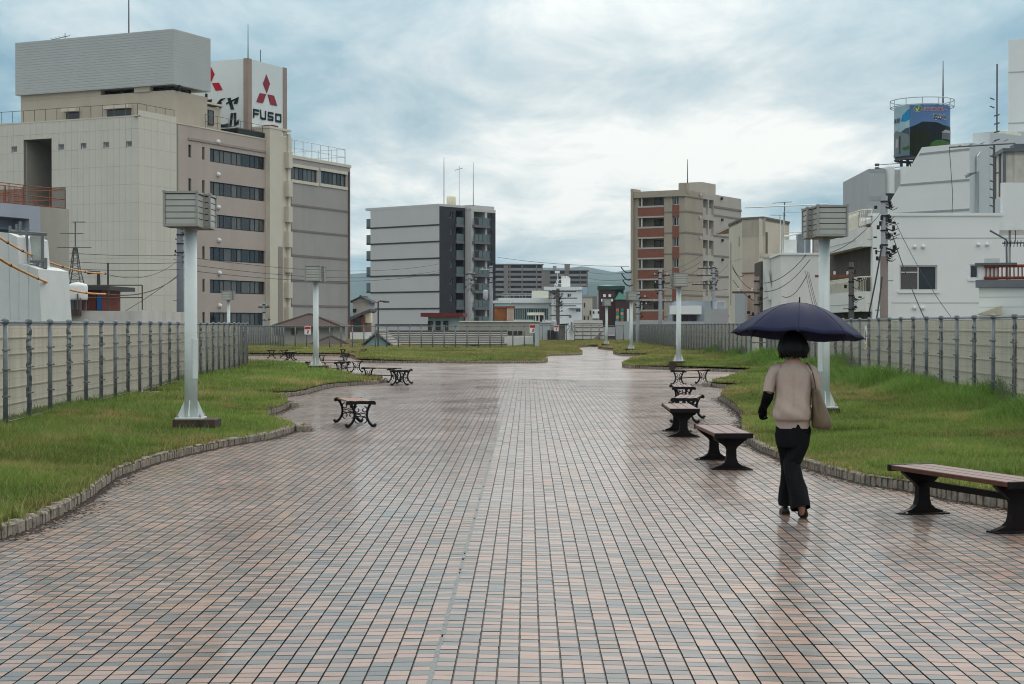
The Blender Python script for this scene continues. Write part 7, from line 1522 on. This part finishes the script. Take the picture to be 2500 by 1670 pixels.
# roofs and walls just behind the farthest fence
b32 = Bld('white_garage', 'white walled garage behind the farthest fence', 'building', K(6,600)[0], 185, 0); f_ = b32.face('f'); u, z = f_.px(*K(6,895,1052)); b32.box('wall', (0,0,0), (u,5,z), mat('cool_white_render', (0.52,0.555,0.565), 0.75)); b32.box('roof_edge', (-.1,-.2,z), (u+.1,5,z+.25), WH); [b32.box('grille_bar', (f_.px(*K(6,765+k*28,0))[0],-.15,0), (f_.px(*K(6,765+k*28,0))[0]+.25,-.02,f_.px(*K(6,765,1155))[1]), DARKF) for k in range(5)]
b33 = Bld('grey_porch', 'grey shed with a sagging dark roof beside the white garage', 'shed', K(6,895)[0], 180, 0); f_ = b33.face('f'); u, z = f_.px(*K(6,1010,1080)); b33.box('wall', (0,0,0), (u,4,z), mat('taupe_shed',(0.20,0.18,0.17),0.85)); px_poly(b33, f_, [(890,1072),(1055,1062),(1050,1080),(895,1092)], -4, .4, DARKF, 'roof', 6)
g3 = gable_house('small white gabled house behind the farthest fence', K(6,1005)[0], K(6,1185)[0], K(6,0,1200)[1], K(6,0,1068)[1], 176, WH, ROOFG, WH)
b34 = Bld('brown_roofed_row', 'row of brown walled sheds with grey roofs at the far end', 'shed', K(6,1165)[0], 188, 0); f_ = b34.face('f'); u, z = f_.px(*K(6,1500,1140)); b34.box('wall', (0,0,0), (u,5,z-1.2), mat('rust_brown_wall',(0.15,0.065,0.045),0.8)); rows_roof('roof_course', (-.3,-.6,z-1.2), (u+.3,-.6,z-1.2), (u+.3,3,z+1.0), (-.3,3,z+1.0), 5, ROOFG, b34.root, .12); px_poly(b34, f_, [(1370,1290),(1490,1175),(1510,1195),(1420,1300)], .2, .8, ROOFG, 'stair_roof', 6)
b35 = Bld('grey_shop_row', 'grey shopfront row at the foot of the brown brick building', 'building', K(6,1490)[0], 195, 0); f_ = b35.face('f'); u, z = f_.px(*K(6,1850,1115)); b35.box('wall', (0,0,0), (u,6,z), GP); f_.box('shop_opening', (.6,u-.5,0,f_.px(*K(6,1500,1205))[1]), -.1, .05, DKIN); [f_.box('lamp_dot', (f_.px(*K(6,x,0))[0]-.3,f_.px(*K(6,x,0))[0]+.3,f_.px(*K(6,1500,1230))[1],f_.px(*K(6,1500,1212))[1]), 0, .2, WVENT) for x in (1610,1680,1745)]
b36 = Bld('cream_roofed_kiosk', 'dark kiosk with a cream flat roof above the concrete wall', 'hut', K(6,505)[0], 168, 0, zb=at(0,K(6,0,1040)[1],168).z); f_ = b36.face('f'); u, z = f_.px(*K(6,722,950)); b36.box('wall', (.6,.3,0), (u-.2,3,z), DKIN); b36.box('roof', (-.1,-.4,z), (u,3.3,z+.28), mat('cream_roof_box',(0.60,0.58,0.48),0.8)); [b36.box('post', (u*t,-.2,0), (u*t+.15,-.05,z), ALUF) for t in (.4,.62,.95)]
# ------------------------------------------------------------------ utility poles and wires
POLEC = mat('concrete_pole', (0.24,0.25,0.26), 0.8, var=0.12, scale=1.5); POLED = mat('dark_pole', (0.075,0.07,0.07), 0.8, var=0.2, scale=2); POLEB = mat('brown_pole_sleeve', (0.19,0.155,0.14), 0.8, var=0.1, scale=2)
INSU = mat('white_insulator', (0.62,0.60,0.57), 0.3); WIRE = mat('black_wire', (0.02,0.02,0.02), 0.7); BLK = mat('black_fitting', (0.025,0.023,0.022), 0.6)
POLES = {}
def upole(key, label, px, ytop, d, r=.15, m=POLEC, arms=(), clutter=0, trans=None, sleeve=None, steps=True):
    p = at(px, ytop, d); h = p.z-GZ; t = thing('utility_pole', label, 'utility pole', (p.x,p.y,GZ), YAW, 'utility poles and their fittings'); POLES[key] = (p.x, p.y, p.z)
    mb = MB(); mb.lathe((0,0,0), [(r*1.35,0),(r,h)], 12); mb.obj('shaft', m, t, True)
    if sleeve: zs_ = at(px, sleeve, d).z-GZ; mb = MB(); mb.lathe((0,0,0), [(r*1.45,0),(r*1.22,zs_)], 12); mb.obj('sleeve', POLEB, t, True)
    for (dy, x0, x1, am) in arms:
        z = h-dy; mb = MB(); mb.box((x0,-.07,z-.05),(x1,.03,z+.05)); a = mb.obj('crossarm', am, t)
        n = max(2, int((x1-x0)/.45))
        for i in range(n):
            x = x0+(x1-x0)*(i+.5)/n
            if abs(x) < .12: continue
            mb = MB(); mb.lathe((x,-.02,z+.05), [(.03,0),(.055,.03),(.03,.07),(.055,.10),(.03,.14)], 8); mb.obj('insulator', INSU, a)
    mb = MB(); rnd = random.Random(key)
    for k in range(clutter):
        z = h-.2-rnd.random()*2.2; x = r+rnd.random()*.45; mb.cbox((x*.7*rnd.choice((1,1,1,-1)),rnd.uniform(-.2,.2),z),(.04+.09*rnd.random(),.08,.04+.13*rnd.random()), rnd.random())
        mb.tube([(0,-.1,z),(x*.6,-.2,z-.12),(x,-.1,z-.02)], .014, 4)
    for k in range(4): mb.lathe((0,0,h-.25-k*.55), [(r*1.18,0),(r*1.18,.06)], 10)
    if steps:
        for k in range(9): z = 2+k*(h-3)/9; s_ = 1 if k % 2 else -1; mb.tube([(s_*r,0,z),(s_*(r+.22),0,z)], .014, 4)
    if mb.v: mb.obj('fittings', BLK, t, kind='stuff')
    if trans:
        z = h-trans[0]; mb = MB(); mb.lathe((trans[1],-.1,z-.5), [(.28,0),(.30,.05),(.30,.85),(.24,.95),(.08,1.0)], 12); mb.obj('transformer', mat('pale_transformer',(0.42,0.46,0.47),0.5), t, True)
    return t
upole('a', 'concrete utility pole with brown sleeve in front of the white building', 2159, 478, 63, .125, POLEC, (), 34, None, K(12,0,715)[1])
upole('b', 'dark utility pole with a long rusty arm beside the white balconies', K(11,1770)[0], K(11,0,735)[1], 66, .105, POLED, ((.55,-1.45,.1,RUST),), 10)
upole('c', 'short brown pole with a bracket arm before the cream building', K(11,562)[0], K(11,0,915)[1], 78, .12, POLEB, ((.75,-1.15,.1,mat('brown_arm',(0.13,0.08,0.065),0.7)),), 6)
upole('d', 'utility pole with crossarms in front of the brick red balconies', K(7,367)[0], K(7,0,780)[1], 150, .17, POLEC, ((.5,-.8,.9,POLED),(1.2,-.7,1.2,POLED),(2.9,-.8,1.2,POLED),(5.2,-1.0,.4,POLED)), 16)
upole('e', 'utility pole with clustered insulators against the beige block', K(7,793)[0], K(7,0,745)[1], 165, .17, POLEC, ((.3,-1.6,.3,POLED),(1.0,-1.7,.3,POLED),(1.9,-2.2,.3,POLED)), 22, (4.5,.45))
upole('f', 'slim pole left of the balcony block beside the far lamp', K(7,187)[0], K(7,0,955)[1], 140, .16, POLEC, ((.5,-.3,.9,POLED),(1.1,-.2,1.0,POLED)), 12, (4.0,.4))
upole('g', 'pole crowded with dark fittings before the white town house', K(6,908)[0], K(6,0,585)[1], 172, .17, POLED, ((.3,-.9,1.9,POLED),(1.0,-1.0,2.0,POLED),(1.8,-.9,1.9,POLED),(2.8,-.8,1.2,POLED)), 34, (3.8,-.4))
upole('h', 'concrete pole with a transformer before the charcoal balcony side', K(5,1107)[0], K(5,0,878)[1], 185, .20, POLEC, ((.4,-1.2,.2,ALUF),), 16, (3.2,-.6))
upole('i', 'pale pole with white insulators against the grey apartment corner', K(5,938)[0], K(5,0,925)[1], 178, .17, POLEC, ((.3,-.5,.8,POLED),(.9,-.5,.9,POLED)), 18)
upole('j', 'dark grey pole rising behind the near left lamp', K(3,1603)[0], K(3,0,520)[1], 102, .20, mat('slate_pole',(0.13,0.14,0.16),0.7), (), 12)
upole('k', 'thin pale pole before the lowest strip of office windows', K(4,641)[0], K(4,0,1180)[1], 118, .10, POLEC, ((.4,-.4,.4,POLED),), 4)
sl_ = at(K(5,207)[0], K(5,0,1165)[1], 113); t = thing('street_lamp', 'thin dark street lamp in front of the grey apartment wall', 'street lamp', (sl_.x,sl_.y,GZ)); mb = MB(); hh_ = sl_.z-GZ; mb.tube([(0,0,0),(0,0,hh_),(.12,0,hh_+.05),(.55,0,hh_)], [.07,.05,.05,.06], 6); mb.obj('pole', POLED, t); mb = MB(); mb.cbox((.55,0,hh_-.02),(.4,.2,.1)); mb.obj('lamp_head', POLED, t)
def sag(a, b, s_, n=14):
    a, b = Vector(a), Vector(b); return [a.lerp(b, k/n)+Vector((0,0,-4*s_*(k/n)*(1-k/n))) for k in range(n+1)]
def wire(label, pts, r=.012, m=None, grp='overhead wires'):
    p0 = Vector(pts[0]); mb = MB(); mb.tube([Vector(p)-p0 for p in pts], r, 4); return mb.obj('overhead_wire', m or WIRE, None, loc=p0, label=label, cat='wire', group=grp)
def kp(k, x, y, d): return at(*K(k,x,y), d)
for i, (ya, yb, s_) in enumerate(((728,815,.25),(798,880,.3),(862,940,.3))): wire('%s of three thin wires crossing the cream office wall' % ('highest','middle','lowest')[i], sag(kp(3,-200,ya-18,96), kp(3,1600,yb,101), s_), .014)
for i, (ya, yb) in enumerate(((820,850),(885,912),(940,955))): wire('%s of three wires from the slate pole across the brown and grey office walls' % ('highest','middle','lowest')[i], sag(kp(3,1605,ya,102), kp(5,700,(862,915,930)[i],200), .9, 20), .018)
# orange sleeved cables, near left
ORG = mat('orange_cable_sleeve', (0.62,0.26,0.045), 0.5, var=0.12, scale=3)
for j, (pts, lab, tail) in enumerate((([(-160,560,40),(0,660,44),(65,700,46),(200,775,50),(330,835,54),(555,915,60),(755,962,66),(935,978,71)], 'upper cable with bright orange sleeve sagging across the left edge', (1595,852,101)), ([(-160,740,38),(0,845,41),(90,900,43),(335,1020,50),(560,1105,57),(765,1150,64),(940,1160,70)], 'lower thicker cable with bright orange sleeve sagging across the left edge', (1595,990,101)))):
    P_ = [kp(3,*p) for p in pts]; o_ = P_[0]; t = thing('sleeved_cable', lab, 'cable', o_, 0, 'orange sleeved cables'); sm = []
    for i in range(len(P_)-1):
        a, b_, c, d = P_[max(i-1,0)], P_[i], P_[i+1], P_[min(i+2,len(P_)-1)]
        for k in range(6): q = k/6; sm.append(0.5*((2*b_)+(c-a)*q+(2*a-5*b_+4*c-d)*q*q+(3*b_-a-3*c+d)*q**3))
    sm.append(P_[-1]); mb = MB(); mb.tube([p-o_ for p in sm], .030+.006*j, 8); mb.obj('sleeve', ORG, t, True)
    for p, q in zip(P_[2:], P_[1:]):
        mb = MB(); dd = (p-q).normalized(); mb.tube([p-o_-dd*.12, p-o_+dd*.12], .045, 6); mb.obj('clamp', BLK, t)
    e = kp(3,*tail); mb = MB(); mb.tube([p-o_ for p in sag(P_[-1], e, .55-.1*j)], .014+.012*j, 5); mb.obj('bare_wire', WIRE, t)
wire('slack black wire rising from the terrace to the slate pole', sag(kp(3,1030,1360,95), kp(3,1595,985,101), .1), .018)
# centre wires
for i, (xa, ya, xb, yb) in enumerate(((70,155,1880,283),(1320,355,1900,365),(1320,440,1900,455))): wire('%s wire crossing the hills toward the balcony block' % ('highest','middle','lowest')[i], sag(kp(6,xa,ya,190 if i == 0 else 260), kp(6,xb,yb,150), .25), .02)
for i, (xa, ya, xb, yb) in enumerate(((1770,290,1920,352),(1775,375,1910,455),(1790,462,1930,535))): wire('%s short slack jumper wire beside the balcony block' % ('highest','middle','lowest')[i], sag(kp(6,xa,ya,150), kp(6,xb,yb,150), .3, 8), .05)
for i, (xa, ya, xb, yb) in enumerate(((367,800,690,665),(367,830,690,715),(367,905,690,760),(367,912,905,935),(480,870,905,830),(690,880,905,740))): wire('wire number %s between the poles before the balcony block' % ('one','two','three','four','five','six')[i] if 0 else ('topmost','second','third','lowest long','flat middle','steep right')[i]+' wire between the poles before the balcony block', sag(kp(7,xa,ya,150), kp(7,xb,yb,164), .3), .02)
for i, (xa, ya, xb, yb) in enumerate(((250,800,560,1095),(260,960,640,1260),(250,770,400,900))): wire(('longer','lower','short upper')[i]+' slack wire before the cream stained building', sag(kp(11,xa,ya,80), kp(11,xb,yb,79), .25), .014)
for i, (xa, ya, xb, yb) in enumerate(((590,995,1190,640),(660,1105,1240,700),(880,1165,1200,900))): wire(('upper','middle','lower')[i]+' wire curving over the plain white block', sag(kp(11,xa,ya,78), kp(11,xb,yb,67), .35), .016)
for i, (xa, ya, xb, yb) in enumerate(((1180,840,1290,1320),(1205,850,1320,1320),(1225,860,1340,1320))): wire(('left','middle','right')[i]+' of three steep parallel wires left of the rusted lamp pole', sag(kp(11,xa,ya,66), kp(11,xb,yb,60), .05, 6), .010)
wire('thin wire rising from the lamp to the sleeved utility pole', sag(kp(11,1500,610,70), kp(11,2170,75,63), .25), .014)
wire('thick black cable slanting down from the sleeved pole past the window', sag(kp(12,380,440,62.8), kp(12,790,1500,56), .15), .018); wire('second thinner cable slanting down across the white wall window', sag(kp(12,440,345,62.8), kp(12,1110,1470,55), .2), .012)
for i, (pa, pb) in enumerate((((262,570),(110,1370)),((262,960),(195,1470)))): wire(('upper','lower')[i]+' heavy cable hanging left of the sleeved pole', sag(kp(12,*pa,62.7), kp(12,*pb,60), .1, 8), .03)
# roof aerial seen over the cream building
p = kp(7,1357,395,124); t = thing('tv_aerial', 'television aerial on a mast above the cream building roof', 'antenna', (p.x,p.y,p.z-.5)); mb = MB(); h_ = kp(7,0,240,124).z-p.z+.5; mb.tube([(0,0,0),(0,0,h_)], .04, 5); mb.tube([(-.9,0,h_-.08),(.55,0,h_+.02)], .02, 4); [mb.tube([(-.85+k*.19,-.3,h_-.08+k*.012),(-.85+k*.19,.3,h_-.08+k*.012)], .012, 3) for k in range(8)]; mb.tube([(-1.05,0,h_*.5),(.1,0,h_*.5)], .018, 4); mb.tube([(-.35,0,0),(-.35,0,h_*.5)], .02, 4); mb.obj('aerial', RAILM, t)
